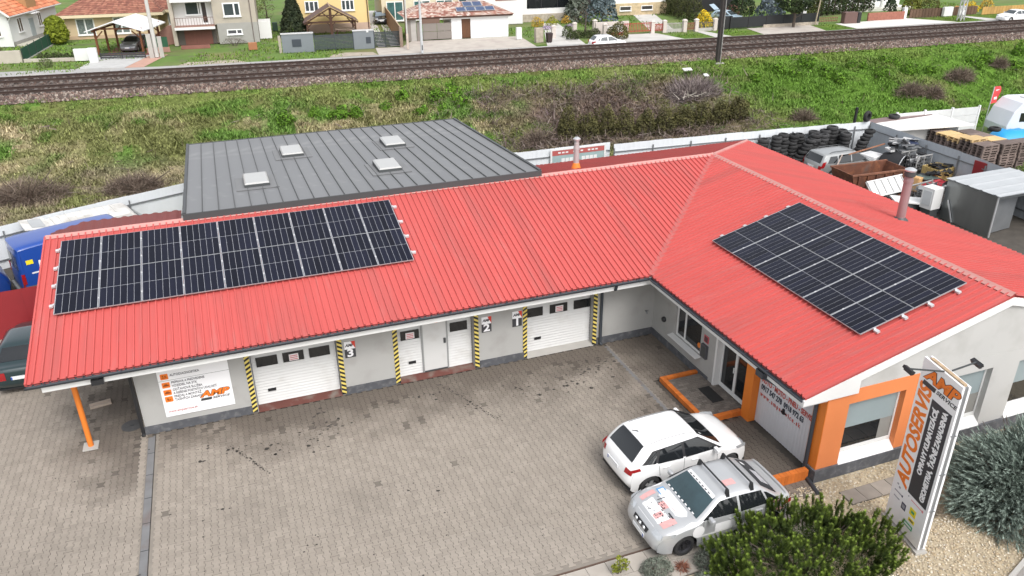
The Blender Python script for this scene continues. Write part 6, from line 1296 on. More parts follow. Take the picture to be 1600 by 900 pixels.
T = thing('side_stairs', 'pinkish ramp wall and green fence between the bungalow and the beige house', 'stair wall', (-18.4, 75.6, 0), A0)
part('ramp_wall', MB().prism([(-1.5, -.06), (1.6, -.06), (1.6, 2.0), (.9, 2.0), (-1.5, .5)], lambda a, b, c: (a, c, b), 3.0, 3.25), mat('ramp_pink', (.36, .2, .16), .85, var=.15), T); part('low_wall', MB().box((-1.0, -2.4, -.06), (1.3, -2.2, .45)), MATS['ramp_pink'], T); part('fence_mesh', MB().box((-1.0, -2.32, .45), (1.2, -2.3, 1.5)), mat('green_mesh', (.02, .09, .045), .8, var=.2), T)
# ---- yellow house
T = thing('yellow_house', 'yellow rendered house with white three-pane windows behind the brown pavilion', 'house', (-2.6, 81, 0), A0)
part('wall', MB().box((-.4, 0, 0), (8.35, 9.5, 7)), m_yel, T); part('socle', MB().box((-.44, -.06, -.05), (8.4, -.001, .95)).box((8.351, -.06, -.05), (8.41, 9.5, .95)), mat('pink_socle', (.5, .36, .29), .9, var=.06), T)
for a, b in ((.78, 2.42), (5.1, 6.65)): win(T, a, b, 2.4, 3.65, 0, (a+(b-a)/3, a+2*(b-a)/3), .12)
part('downpipe', MB().tube([(8.2, -.1, 0), (8.2, -.1, 7)], .06, 6), m_wood, T); part('roof', MB().box((-.9, -.6, 7), (8.9, 10, 7.3)), m_dkred, T); win(T, 3.0, 3.9, 4.6, 5.8, 0, (), .1)
# ---- pavilion
T = thing('garden_pavilion', 'dark timber pavilion with brown gabled roof in front of the yellow house', 'pavilion', (.55, 77.6, 0), A0); pb = [(.13, .085, .08), (.155, .1, .095), (.11, .075, .07)]
for s in (-1, 1):
    e = slope((s*3.15, -1.8, 1.7), (s*3.15, 2.0, 1.7), (0, 2.0, 3.45), (0, -1.8, 3.45)); tile_roof('roof', e, 20, 14, pb, T, .03)
    for y in (-1.5, 1.7): part('post', MB().bar((s*2.75, y, 0), (s*2.75, y, 1.85), .2), m_wood, T); part('brace', MB().bar((s*2.75, y, 1.1), (s*2.1, y, 1.75), .12), m_wood, T)
    part('rafter', MB().bar((s*3.1, -1.75, 1.6), (0, -1.75, 3.3), .1, .16), m_wood, T)
part('tie_beam', MB().bar((-2.9, -1.5, 1.72), (2.9, -1.5, 1.72), .16, .2), m_wood, T); part('collar_beam', MB().bar((-1.5, -1.6, 2.45), (1.5, -1.6, 2.45), .1, .12), m_wood, T); part('king_post', MB().bar((0, -1.5, 0), (0, -1.5, 3.2), .3, .25), m_wood, T)
for s in (-1, 1): part('strut', MB().bar((0, -1.5, 2.0), (s*.9, -1.5, 2.75), .12), m_wood, T); part('strut', MB().bar((s*.1, -1.5, 1.3), (s*.6, -1.5, 1.8), .12), m_wood, T)
part('ridge_tile', MB().bar((0, -1.85, 3.5), (0, 2.0, 3.5), .14, .06), mat('ridge_pale', (.36, .26, .2), .8), T)
T = thing('garden_bench', 'dark low garden table under the pavilion roof', 'garden table', (2.2, 77.2, 0), A0); part('table_top', MB().box((-1.2, -.5, .7), (1.2, .5, .78)), mat('table_pale', (.4, .3, .25), .7), T)
for x in (-1, 1):
    for y in (-.4, .4): part('leg', MB().bar((x, y, 0), (x, y, .7), .1), m_wood, T)
# ---- grey gate walls
m_gw = mat('blue_grey_wall', (.185, .205, .225), .8, var=.05); m_cop = mat('coping_pale', (.5, .5, .5), .8, var=.05)
def gate_wall(label, x, y, L):
    T = thing('gate_wall', label, 'garden wall', (x, y, 0), A0); part('wall', MB().box((0, 0, -.06), (L, .6, 1.8)), m_gw, T); part('coping', MB().box((-.06, -.06, 1.8), (L+.06, .66, 1.88)), m_cop, T); return T
T = gate_wall('blue-grey garden wall with dark square plate left of the slatted gate', -6.1, 67.3, 3.25); part('letter_plate', MB().box((1.03, -.03, .52), (1.97, -.001, 1.28)), mat('plate_slate', (.045, .055, .07), .6), T); part('side_panel', MB().box((-.35, .02, -.06), (-.08, .3, 1.7)), mat('pale_side_post', (.36, .32, .26), .9, var=.1), T)
T = gate_wall('blue-grey garden wall with letter slot between the two slatted gates', 1.32, 66.7, 2.15); part('letter_plate', MB().box((1.3, -.03, .5), (1.82, -.001, 1.16)), MATS['plate_slate'], T); part('lamp', MB().box((1.4, -.08, 1.65), (1.62, -.001, 1.85)), m_hw, T)
def slat_gate(label, x, y, L, n, m, split):
    T = thing('slatted_gate', label, 'gate', (x, y, 0), A0)
    for k in range(n): part('slat', MB().box((.06, 0, .12+k*1.5/n), (L-.06, .04, .12+(k+.8)*1.5/n)), m, T)
    for px in (0, split, L-.06): part('gate_post', MB().box((px, -.03, -.05), (px+.08, .07, 1.75)), m, T)
slat_gate('dark grey slatted double gate between the blue-grey walls', -2.8, 67.0, 4.1, 11, mat('gate_slate', (.045, .055, .066), .5, var=.05), 2.1); slat_gate('dark slatted driveway gate beside the brown fence', 3.5, 66.75, 2.85, 10, mat('gate_dark', (.03, .04, .045), .5), 1.2)
T = thing('board_fence', 'tall brown board fence running back beside the driveway', 'fence', (6.4, 66.4, 0), math.radians(82.6))
for k in range(44): part('board', MB().box((.02+.72*k, -.03, 0), (.72*k+.70, .03, 1.95+.05*(k % 2))), mat('brown_boards', (.26, .145, .08), .8, rv=.15, var=.15, scale=2), T)
part('end_wall', MB().box((-.5, -.16, -.06), (.0, .16, 2.0)), mat('end_brown', (.27, .2, .16), .85), T); part('top_rail', MB().bar((0, 0, 2.03), (31.5, 0, 2.03), .12, .05), mat('rail_pale', (.42, .3, .2), .8), T)
# ---- white garage with tiled hip roof
T = thing('tiled_garage', 'white garage building with mottled hip roof, brown door and six small solar panels', 'garage', (8, 69.7, 0), A0)
part('wall', MB().box((5.0, 0, -.06), (6.2, 4.6, 2.32)).box((7.26, 0, -.06), (11.75, 4.6, 2.32)).box((6.2, 0, 2.12), (7.26, .25, 2.32)).box((6.2, .35, -.06), (7.26, 4.6, 2.32)), mat('garage_white', (.78, .78, .79), .8, var=.02), T); part('pedestrian_door', MB().box((6.2, .12, 0), (7.26, .2, 2.12)), mat('door_brown', (.11, .045, .018), .6, var=.3, stretch=(5, 1, 1), scale=2), T)
part('fascia', MB().box((-.1, -.42, 2.32), (12.2, -.3, 2.48)), m_wood, T); part('eave_white', MB().box((4.0, -.28, 2.2), (12.1, 0, 2.319)), m_white, T); part('gate_pillar', MB().box((.35, -.05, -.06), (.95, .45, 2.3)), mat('pillar_stone', (.4, .38, .36), .85, var=.15), T)
gp_ = [(.36, .17, .13), (.55, .42, .36), (.3, .13, .1), (.46, .3, .24), (.62, .52, .46)]
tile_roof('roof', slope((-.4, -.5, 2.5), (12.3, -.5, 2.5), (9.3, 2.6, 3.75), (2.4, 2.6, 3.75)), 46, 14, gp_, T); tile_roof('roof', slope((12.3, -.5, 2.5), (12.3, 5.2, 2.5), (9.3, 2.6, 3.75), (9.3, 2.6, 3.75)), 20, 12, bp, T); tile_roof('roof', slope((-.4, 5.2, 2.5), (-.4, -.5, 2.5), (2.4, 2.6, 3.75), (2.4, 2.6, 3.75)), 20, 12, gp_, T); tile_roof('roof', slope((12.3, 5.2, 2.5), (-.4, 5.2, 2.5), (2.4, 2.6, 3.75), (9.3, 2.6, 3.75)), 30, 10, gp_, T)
gg = mat('taupe_gate', (.22, .195, .175), .6, var=.05)
T = thing('driveway_gate', 'wide taupe panel gate left of the white garage', 'gate', (8, 69.65, 0), A0)
for (a, b) in ((1.7, 3.3), (3.34, 5.0)):
    for (c, d) in ((.05, .9), (.94, 1.8)): part('panel', MB().box((a, -.02, c), (b, .03, d)), gg, T)
part('side_panel', MB().box((-.15, 0, -.05), (.34, .06, 2.25)), gg, T); part('side_panel', MB().box((1.0, 0, -.05), (1.4, .06, 2.0)), gg, T)
T = thing('solar_array', 'six small blue solar panels on the tiled garage roof', 'solar panels', (8, 69.7, 0), A0); spm = mat('small_panel_blue', (.05, .075, .15), .2, var=.25, scale=2, coat=.4); al = (3.75-2.5)/3.1
def sp_pt(x, v): y = -.5+v*3.1; return Vector((x, y, 2.5+v*1.25+.14))
for (x, v0, v1) in [(5.75+1.13*i, .22, .5) for i in range(4)]+[(6.75+1.13*i, .54, .86) for i in range(2)]:
    a, b, c, d = sp_pt(x, v0), sp_pt(x+1.1, v0), sp_pt(x+1.1, v1), sp_pt(x, v1); n = Vector((0, -.37, .93))*.04
    f = part('solar_panel', MB().hexa([a, b, c, d, a+n, b+n, c+n, d+n]), m_alu, T); i_ = .05; part('cell_field', MB().face([q+n*1.1 for q in (a.lerp(c, i_), b.lerp(d, i_), c.lerp(a, i_), d.lerp(b, i_))]), spm, f)
T = thing('cream_house', 'cream house with large dark windows behind the tiled garage', 'house', (8.5, 86, 0), A0); part('wall', MB().box((0, 0, 0), (16, 8, 5)), mat('pale_cream', (.62, .56, .42), .85), T)
for a in (.6, 4.2, 7.2, 10.2): win(T, a, a+2.2, .2, 2.6, 0, (a+1.1,), .1, mat('teal_pane', (.06, .13, .13), .15, var=.4))
part('terrace_screen', MB().box((4.5, -3.0, 0), (7.0, -2.9, 1.4)), mat('screen_brown', (.2, .12, .1), .8), T)
T = thing('white_house', 'white house wall with red-brown window right of the tiled garage', 'house', (19.3, 78.5, 0), A0); part('wall', MB().box((0, 0, 0), (5.8, 8, 6)), m_hw, T); part('window', MB().box((2.2, -.04, 2.9), (5.0, -.001, 4.2)), mat('red_frame', (.3, .09, .05), .6), T); part('pane', MB().box((2.4, -.05, 3.05), (4.8, -.041, 4.05)), m_glass2, T)
# ---- house with black glazing
T = thing('modern_house', 'white house with wide black glazing and stone base behind yellow bushes', 'house', (25.6, 79.5, 0), A0)
part('wall', MB().box((0, 0, .9), (7.6, 8, 1.55)).box((0, 0, 1.55), (.6, 8, 5)).box((.6, .4, 1.55), (7.6, 8, 5)), m_hw, T); part('glazing', MB().box((.7, .2, 1.6), (7.5, .3, 3.4)), m_glass, T); part('glazing_head_frame', MB().box((.6, .1, 3.4), (7.6, .35, 3.6)), m_black, T); part('stone_base', MB().box((-.1, -.2, -.05), (7.7, -.001, .9)), m_hstone, T)  # black frame bar along the top of the glazing
for x in (2.6, 4.8): part('mullion', MB().box((x, .14, 1.6), (x+.1, .2, 3.4)), m_black, T)
part('chimney_stack', MB().box((-2.2, -.5, 0), (-.9, .6, 3.2)), m_hstone, T)
T = thing('dark_house', 'dark timber gable wall behind the blue spruces', 'house', (33.8, 84, 0), A0); part('wall', MB().box((0, 0, 0), (5.5, 6, 2.6)).prism([(-.3, 2.6), (5.8, 2.6), (1.2, 4.8)], lambda a, b, c: (a, c, b), -.2, 6), mat('dark_boards', (.03, .027, .026), .8, var=.2), T); part('door', MB().box((1.5, -.05, 0), (2.6, -.001, 2.1)), mat('dark_brown_door', (.08, .04, .025), .7), T); part('barge', MB().bar((1.2, -.25, 4.85), (5.9, -.25, 2.6), .2, .12), m_greyd, T)
T = thing('white_house', 'white house with yellow stone base and small cellar windows', 'house', (38.6, 80.6, 0), A0); part('wall', MB().box((0, 0, 1.5), (8.5, 8, 6)), m_hw, T); part('stone_base', MB().box((-.1, -.15, -.05), (8.6, 8, 1.5)), mat('yellow_stone', (.48, .38, .24), .9, var=.3, scale=2.5, bump=.4, bscale=6), T)
for a in (1.6, 4.8): win(T, a, a+1.7, .55, 1.15, -.15, (), .08, mat('cellar_dark', (.05, .045, .04), .3))
win(T, 2, 4, 2.6, 4, 0, (3,), .1)
T = thing('black_garage', 'low black garage with grey upper wall behind the pale blue car', 'garage', (48.4, 79.5, 0), A0); part('door', MB().box((0, 0, 0), (9, .3, 2.3)), m_black, T); part('upper_wall', MB().box((0, -.1, 2.3), (9, 6, 4.2)), mat('mauve_wall', (.4, .36, .36), .85), T); part('body', MB().box((0, .31, 0), (9, 6, 2.299)), m_greyd, T)
T = thing('villa', 'pale villa with white columns behind the far hedges at top right', 'house', (70, 74, 0), A0); part('wall', MB().box((0, 0, 0), (12, 7, 4)), m_hw, T); part('terrace', MB().box((-1, -4, -.05), (11, 0, .35)), mat('terrace_pale', (.6, .58, .52), .9), T)
for x in (0, 3, 6): part('column', MB().tube([(x, -3.6, .3), (x, -3.6, 2.6)], .22, 10), m_hw, T)
for x in (1.2, 4.4, 8): part('window', MB().box((x, -.05, .8), (x+1.5, -.001, 2.4)), m_glass2, T)
# ---- garden walls, gates, posts
def simple_wall(name, label, cat, x, y, L, h, m, rz=A0, th=.25): 
    o = part(name, MB().box((0, -th/2, -.06), (L, th/2, h)), m, None, loc=(x, y, 0), bev=.02); o.rotation_euler = (0, 0, rz); return tag(o, label, cat)
simple_wall('garden_wall', 'low pale garden wall with dark hedge strip in front of the bungalow', 'wall', -31.0, 72.1, 5.9, .28, mat('pale_low_wall', (.46, .42, .36), .9, var=.1), math.radians(-13)); simple_wall('garden_wall', 'taller beige garden wall piece at the far left by the white fence', 'wall', -33.4, 72.3, 2.3, 1.15, MATS['pale_low_wall'], math.radians(-8), .3)
T = thing('picket_gate', 'white picket gate cut by the left edge', 'gate', (-36.2, 72.8, 0), math.radians(-6))
for k in range(9): part('picket', MB().box((.05+.28*k, -.03, .1), (.2+.28*k, .03, 1.25)), m_winw, T)
for z in (.3, 1.0): part('rail', MB().box((0, .031, z), (2.6, .07, z+.1)), m_winw, T)
T = thing('mesh_fence', 'green wire mesh fence running back beside the white house', 'fence', (-31.1, 72.4, 0), math.radians(84)); part('mesh', MB().box((0, -.01, .05), (17, .01, 1.25)), mat('dark_green_mesh', (.015, .075, .045), .8, var=.15), T)
for k in range(8): part('fence_post', MB().bar((2.4*k, 0, 0), (2.4*k, 0, 1.4), .07), m_greyd, T)
part('footing', MB().box((0, -.1, -.06), (17, .1, .06)), m_concrete, T)
o = part('meter_box', MB().box((0, 0, 0), (1.5, .4, 1.15)), m_hw, None, loc=(-26.2, 70.5, 0), bev=.02); o.rotation_euler = (0, 0, -.2); tag(o, 'white meter box beside the paved drive of the bungalow', 'meter box')
o = part('gate_pillar', MB().box((0, 0, -.05), (.8, .4, 1.35)), m_hw, None, loc=(-24.75, 69.2, 0), bev=.02); o.rotation_euler = (0, 0, -.2); tag(o, 'white gate pillar at the corner of the paved drive', 'pillar')
slat_gate('low dark sliding gate across the carport drive', -23.9, 70.9, 4.4, 3, mat('gate_black', (.035, .035, .04), .6), 2.1)
for o in bpy.data.objects:
    if o.get('label') == 'low dark sliding gate across the carport drive': o.scale = (1, 1, .36); o.rotation_euler = (0, 0, -.2)
m_post = mat('pink_post', (.56, .5, .46), .9, var=.08)
for i, (x, y, lab) in enumerate(((24.0, 65.4, 'pale gate post left of the dark clipped bushes'), (27.2, 66.6, 'pale gate post standing among the dark clipped bushes'), (30.4, 67.8, 'pale letterbox post right of the dark clipped bushes'), (36.2, 64.2, 'pale post between the tall red gate and low red gate'), (37.75, 64.1, 'pale post right of the low red gate'), (40.2, 63.6, 'pale post left of the brown footpath gate'), (41.75, 63.5, 'pale post right of the brown footpath gate'), (44.1, 63.1, 'pale post below the round yellow bush'), (30.0, 64.3, 'pale wall end post left of the tall red gate'))):
    T = thing('gate_post', lab, 'post', (x, y, 0), A0, 'garden fence posts'); part('shaft', MB().box((-.22, -.22, -.06), (.22, .22, 1.25)), m_post, T); part('cap', MB().hexa([(-.28, -.28, 1.25), (.28, -.28, 1.25), (.28, .28, 1.25), (-.28, .28, 1.25), (-.1, -.1, 1.4), (.1, -.1, 1.4), (.1, .1, 1.4), (-.1, .1, 1.4)]), m_post, T)
def picket(label, cat, x, y, L, h, n, m, rz=A0, base=None):
    T = thing('picket_fence', label, cat, (x, y, 0), rz); pm = MB().box((-.028, -.02, .15), (.028, .02, h)).mesh('picket', m)
    for k in range(n): o = bpy.data.objects.new('picket', pm); C.objects.link(o); o.parent = T; o.location = (L*(k+.5)/n, 0, 0)
    for z in (.25, h-.15): part('rail', MB().box((0, .021, z), (L, .06, z+.07)), m, T)
    if base: part('base_wall', MB().box((0, -.1, -.06), (L, .1, .3)), base, T)
m_rg = mat('red_gate_paint', (.36, .06, .04), .6, var=.1)
picket('tall red picket gate at the wide concrete drive', 'gate', 32.4, 64.35, 3.6, 1.25, 18, m_rg); picket('low red gate between two pale posts', 'gate', 36.45, 64.15, 1.1, 1.0, 9, m_rg); picket('grey picket fence on low wall right of the red gates', 'fence', 37.95, 63.95, 2.1, 1.05, 12, mat('grey_picket', (.4, .37, .35), .7), base=m_concrete); picket('brown footpath gate between two pale posts', 'gate', 40.4, 63.55, 1.2, 1.0, 9, mat('brown_gate', (.25, .09, .06), .7)); picket('dark picket fence below the yellow bush', 'fence', 41.95, 63.35, 2.0, 1.0, 10, mat('dark_picket', (.12, .09, .08), .7), base=m_concrete); picket('white picket railing left of the tall red gate', 'railing', 30.1, 64.4, 2.2, 1.1, 10, m_winw, base=m_rg)
simple_wall('garden_wall', 'pale low wall with white top behind the round clipped bush', 'wall', 29.6, 66.0, 4.2, 1.3, m_post)
T = thing('metal_fence', 'long black mesh fence in front of the blue spruce and dark shrubs', 'fence', (46.2, 63.0, 0), math.radians(-3)); part('mesh', MB().box((0, -.01, .1), (12.5, .01, 1.35)), mat('black_mesh', (.014, .016, .018), .6), T)
for k in range(6): part('fence_post', MB().bar((2.5*k, 0, 0), (2.5*k, 0, 1.55), .1), m_black, T)
part('footing', MB().box((4.6, -.12, -.06), (12.5, .12, .3)), m_hstone, T); o = part('privacy_screen', MB().box((0, -.03, 0), (2.0, .03, 1.5)), m_black, None, loc=(44.5, 63.25, 0)); o.rotation_euler = (0, 0, A0); tag(o, 'black privacy screen left of the steel mast', 'screen')
o = part('bin_shelter', MB().box((-.9, -.4, -.05), (.9, .4, 1.3)), mat('brown_box', (.13, .075, .065), .7, var=.08), None, loc=(62.9, 61.7, 0), bev=.02); o.rotation_euler = (0, 0, -.1); tag(o, 'brown metal bin shelter on the white forecourt at top right', 'bin shelter'); o = part('side_cabinet', MB().box((0, -.38, -.05), (.5, .4, 1.25)), m_black, None, loc=(63.85, 61.6, 0)); tag(o, 'black side cabinet attached right of the brown bin shelter', 'cabinet')
picket('red-brown low fence on the lawn left of the brown bin shelter', 'fence', 58.3, 62.6, 3.4, .75, 14, mat('redbrown_fence', (.22, .1, .07), .8)); simple_wall('brick_wall', 'low red brick garden wall on the white forecourt', 'wall', 66.6, 62.5, 5.5, .9, mat('red_brick', (.3, .12, .085), .9, var=.25, scale=4)); o = simple_wall('gate_pillar', 'white pillar at the right end of the brick wall', 'pillar', 72.2, 62.4, .5, 1.3, m_hw, th=.4)
T = thing('plank_fence', 'brown plank fence behind the white letter cabinets', 'fence', (73.2, 62.2, 0), math.radians(-3))
for k in range(22): part('plank', MB().box((.5*k, -.03, 0), (.5*k+.44, .03, 1.05)), mat('plank_brown', (.12, .07, .045), .8, rv=.2, var=.15), T)
for x, lab in ((78.2, 'white meter cabinet left of the lattice mast'), (81.0, 'narrow white meter cabinet right of the lattice mast')): o = part('meter_cabinet', MB().box((0, -.2, 0), (1.5 if x < 80 else .8, .2, 1.15)), m_hw, None, loc=(x, 61.6, 0), bev=.02); tag(o, lab, 'cabinet')
T = thing('plank_fence', 'orange-yellow plank fence at the top right corner', 'fence', (84.3, 60.9, 0), math.radians(-2))
for k in range(24): part('plank', MB().box((.5*k, -.03, 0), (.5*k+.46, .03, .95)), mat('plank_yellow', (.5, .3, .1), .75, rv=.15, var=.15), T)
o = part('wheelie_bin', MB().hexa([(-.25, -.28, 0), (.25, -.28, 0), (.25, .28, 0), (-.25, .28, 0), (-.32, -.35, 1.0), (.32, -.35, 1.0), (.32, .35, 1.0), (-.32, .35, 1.0)]), mat('bin_brown', (.035, .02, .02), .6), None, loc=(22.3, 62.6, 0), bev=.03); tag(o, 'dark wheelie bin beside the stone gate pillar', 'wheelie bin')
o = part('stone_pillar', MB().box((-.45, -.3, -.06), (.45, .3, 1.5)), m_hstone, None, loc=(21.3, 63.2, 0), bev=.02); tag(o, 'stone gate pillar right of the white garage', 'pillar'); o = part('meter_cabinet', MB().box((-.3, -.2, 0), (.3, .2, 1.3)), m_hw, None, loc=(19.9, 65.8, 0), bev=.02); tag(o, 'white cabinet at the right corner of the white garage', 'cabinet')
# ---- poles and masts
m_pole = mat('concrete_pole', (.5, .49, .47), .9, var=.1)
T = thing('utility_pole', 'grey concrete utility pole with base block beside the white carport', 'pole', (-18.5, 69.8, 0)); part('shaft', MB().tube([(0, 0, 0), (0, 0, 9)], [.23, .14], 10), m_pole, T); part('strut', MB().hexa([(-.7, -.2, -.05), (-.25, -.2, -.05), (-.25, .2, -.05), (-.7, .2, -.05), (-.7, -.2, 2.3), (-.25, -.2, 2.3), (-.25, .2, 2.3), (-.7, .2, 2.3)]), m_concrete, T); part('strut', MB().box((.3, -.2, -.05), (.7, .2, 2.0)), m_concrete, T)
T = thing('utility_pole', 'thin pole in two shades at the edge of the block paved drive', 'pole', (6.6, 64.2, 0)); part('shaft', MB().tube([(0, 0, 1.6), (0, 0, 8)], .09, 8), m_pole, T); part('lower_shaft', MB().tube([(0, 0, 0), (0, 0, 1.6)], .13, 8), mat('pole_cream', (.52, .44, .38), .9), T); part('cable_guard', MB().bar((-.14, 0, 1.5), (-.14, 0, 8), .07), m_wood, T)
T = thing('street_light', 'pale steel street light column standing on the block paving', 'lamp post', (7.4, 61.2, 0)); part('column', MB().tube([(0, 0, 0), (0, 0, 2.2), (0, 0, 9)], [.15, .14, .08], 10), mat('pale_steel', (.55, .56, .57), .5, .3), T); part('door', MB().box((-.05, -.17, .3), (.05, -.14, .8)), m_greyd, T)
T = thing('catenary_mast', 'steel H-section railway mast on the near side of the tracks', 'mast', (23.9, 32.4, 2.2)); part('flange', MB().box((-.16, -.16, 0), (-.11, .16, 9)), mat('mast_dark', (.06, .052, .05), .6, .3, var=.2), T); part('flange', MB().box((.11, -.16, 0), (.16, .16, 9)), mat('mast_pale', (.34, .33, .32), .6, .3, var=.15), T); part('web', MB().box((-.109, -.015, 0), (.109, .015, 9)), MATS['mast_dark'], T); part('foundation', MB().box((-.35, -.35, -.3), (.35, .35, .35)), m_concrete, T)
T = thing('lattice_mast', 'pale lattice steel mast beyond the tracks at top right', 'mast', (77.0, 57.6, 0)); lm = mat('lattice_steel', (.5, .5, .5), .6, .3, var=.1)
for x in (-.28, .28):
    for y in (-.28, .28): part('leg', MB().bar((x, y, 0), (x*.7, y*.7, 9), .09), lm, T)
b = MB()
for k in range(9):
    z = k; s = .28-.085*k/9
    for y in (-s, s): b.bar((-s, y, z), (s, y, z+1), .05); b.bar((s, y, z), (-s, y, z+1), .05)
    for x in (-s, s): b.bar((x, -s, z), (x, s, z+1), .05)
part('lacing', b, lm, T)
o = part('leaning_pole', MB().tube([(0, 0, 0), (.9, .2, 7)], .08, 8), mat('bare_wood_pole', (.36, .3, .22), .9), None, loc=(57.9, 61.9, 0)); tag(o, 'thin bare wooden pole leaning beside the lawn fence', 'pole')
o = part('white_post', MB().box((-.25, -.2, 0), (.25, .2, 3.2)), m_hw, None, loc=(57.0, 63.2, 0)); tag(o, 'white square post behind the dark leafy tree', 'post')
# ================================================================ plants
def leaf_mesh(name, P, N, size, aspect, col, jit=.7, tri=False):
    """P (n,3) leaf centres, N (n,3) preferred directions, size (n,), col (n,3)"""
    n = len(P); N = N+nr.normal(0, jit, (n, 3)); N /= np.linalg.norm(N, axis=1, keepdims=True)+1e-9
    A = np.cross(N, nr.normal(0, 1, (n, 3))); A /= np.linalg.norm(A, axis=1, keepdims=True)+1e-9; B = np.cross(N, A)
    a = A*(size*.5)[:, None]; b = B*(size*.5*aspect)[:, None]
    if tri: V = np.stack([P-a-b, P+a-b*.4, P-a*.2+b], 1); F = np.arange(n*3).reshape(-1, 3)
    else: V = np.stack([P-b, P+a*.9, P+b, P-a*.9], 1); F = np.arange(n*4).reshape(-1, 4)
    return np_mesh(name, V.reshape(-1, 3), F, m_leaf, col)
def dome_points(n, rx, ry, rz, seed=0, lumps=7, lump=.22, inner=.62, zmin=0.02):
    """points filling the outer part of a lumpy dome"""
    d = nr.normal(0, 1, (n, 3)); d[:, 2] = np.abs(d[:, 2])*1.0; d /= np.linalg.norm(d, axis=1, keepdims=True)
    L = nr.normal(0, 1, (lumps, 3)); L[:, 2] = np.abs(L[:, 2]); L /= np.linalg.norm(L, axis=1, keepdims=True)
    k = (d@L.T); bump = (np.exp((k-1)*9)*nr.uniform(.3, 1, lumps)[None]).max(1); r = (1-lump+lump*1.6*bump)*(inner+(1-inner)*nr.random(n)**.45)
    P = d*r[:, None]*np.array([rx, ry, rz]); P[:, 2] += zmin; return P, d, bump
def ramp(c0, c1, t): return np.array(c0)[None]+(np.array(c1)-np.array(c0))[None]*np.clip(t, 0, 1)[:, None]
def shrub_mesh(name, n, rx, ry, rz, c0, c1, leaf=.1, aspect=.6, lumps=9, lump=.28, inner=.6, var=.3, tri=False):
    P, d, bump = dome_points(n, rx, ry, rz, lumps=lumps, lump=lump, inner=inner); cl = vnoise(P[:, 0]*5+P[:, 2]*3, P[:, 1]*5+P[:, 2]*2, 1.0, 2)
    col = ramp(c0, c1, cl*.75+.35*nr.random(n))*(1-var/2+var*nr.random((n, 1))); return leaf_mesh(name, P, d*.6+np.array([0, 0, .3]), leaf*nr.uniform(.6, 1.3, n), aspect, col, tri=tri)
def stems_mb(n, rx, ry, h):
    b = MB()
    for i in range(n): a = rnd.random()*6.3; q = math.sqrt(rnd.random()); b.tube([(.12*math.cos(a), .12*math.sin(a), -.08), (rx*.5*q*math.cos(a), ry*.5*q*math.sin(a), h*.5), (rx*.8*q*math.cos(a), ry*.8*q*math.sin(a), h*.85)], [.03, .02, .008], 5, caps=False)
    return b
def shrub(name, label, cat, loc, n, rx, ry, rz, c0, c1, rz_=0, group=None, stems=6, **k):
    T = thing(name, label, cat, loc, rz_, group); part('foliage', shrub_mesh('foliage', n, rx, ry, rz, c0, c1, **k), None, T); part('stem', stems_mb(stems, rx, ry, rz), m_bark, T); return T
# bright leafy shrubs on the bank
gpos = [(0.7, 31.3), (-0.7, 29.6), (0.6, 29.3), (-3.0, 30.2), (-1.4, 31.6), (2.1, 31.9), (2.0, 29.6), (-4.9, 29.9), (-6.1, 29.8), (-9.5, 29.8), (-7.7, 30.3), (27.3, 29.2), (28.1, 28.4), (29.9, 29.1), (30.8, 28.5), (31.2, 27.8), (33.7, 28.6), (34.4, 28.0), (37.6, 28.4), (39.1, 27.6), (40.2, 27.0), (44.3, 27.1), (44.4, 26.5), (45.9, 27.0), (50.5, 28.0), (47.9, 25.9), (37.0, 28.8), (30.2, 30.1), (30.9, 26.7), (30.2, 27.3), (37.5, 26.6), (35.1, 27.0), (24.9, 28.8)]
protos = []
for k in range(4):
    T = thing('leafy_bush', 'bright green leafy bush on the bank', 'bush', (0, 0, 0)); part('foliage', shrub_mesh('foliage', 520, .62, .6, .85, (.05, .12, .012), (.16, .30, .03), leaf=.17, lumps=6, lump=.4), None, T); part('stem', stems_mb(5, .6, .6, .8), m_bark, T); protos.append(T)
gs = sorted(gpos); first = [True]*4
for i, (x, y) in enumerate(gs):
    k = i % 4; z = float(bank_z(x, y))-.05; s = rnd.uniform(.75, 1.3)
    side = 'left of the brown brambles' if x < 5 else 'right of the brush heap'
    idx = i if x < 5 else i-sum(1 for q in gs if q[0] < 5)
    lab = f'bright leafy bush on the bank {side}, {ORD[idx]} from the left'
    if first[k]: o = protos[k]; o.location = (x, y, z); o.rotation_euler = (0, 0, rnd.random()*6); o['label'] = lab; o['group'] = 'bright bushes on the railway bank'; first[k] = False
    else: o = dup(protos[k], (x, y, z), rnd.random()*6, lab, 'bright bushes on the railway bank')
    o.scale = (s, s, s*rnd.uniform(.8, 1.1))
# olive hedge bushes along the foot of the bank
for i, (x, y) in enumerate([(7.5, 24.4), (8.9, 24.3), (10.1, 24.0), (11.4, 23.8), (12.9, 23.9), (14.2, 23.7), (15.7, 23.8), (17.1, 23.7), (18.6, 23.8), (19.9, 23.7)]):
    h = rnd.uniform(1.8, 2.4)
    shrub('olive_bush', f'dark olive evergreen bush in the hedge below the bank, {ORD[i]} from the left', 'bush', (x, y, float(bank_z(x, y))-.1), 2600, 1.0, .9, h, (.03, .03, .012), (.135, .125, .045), group='olive hedge below the bank', leaf=.15, aspect=.5, lump=.3, inner=.55)
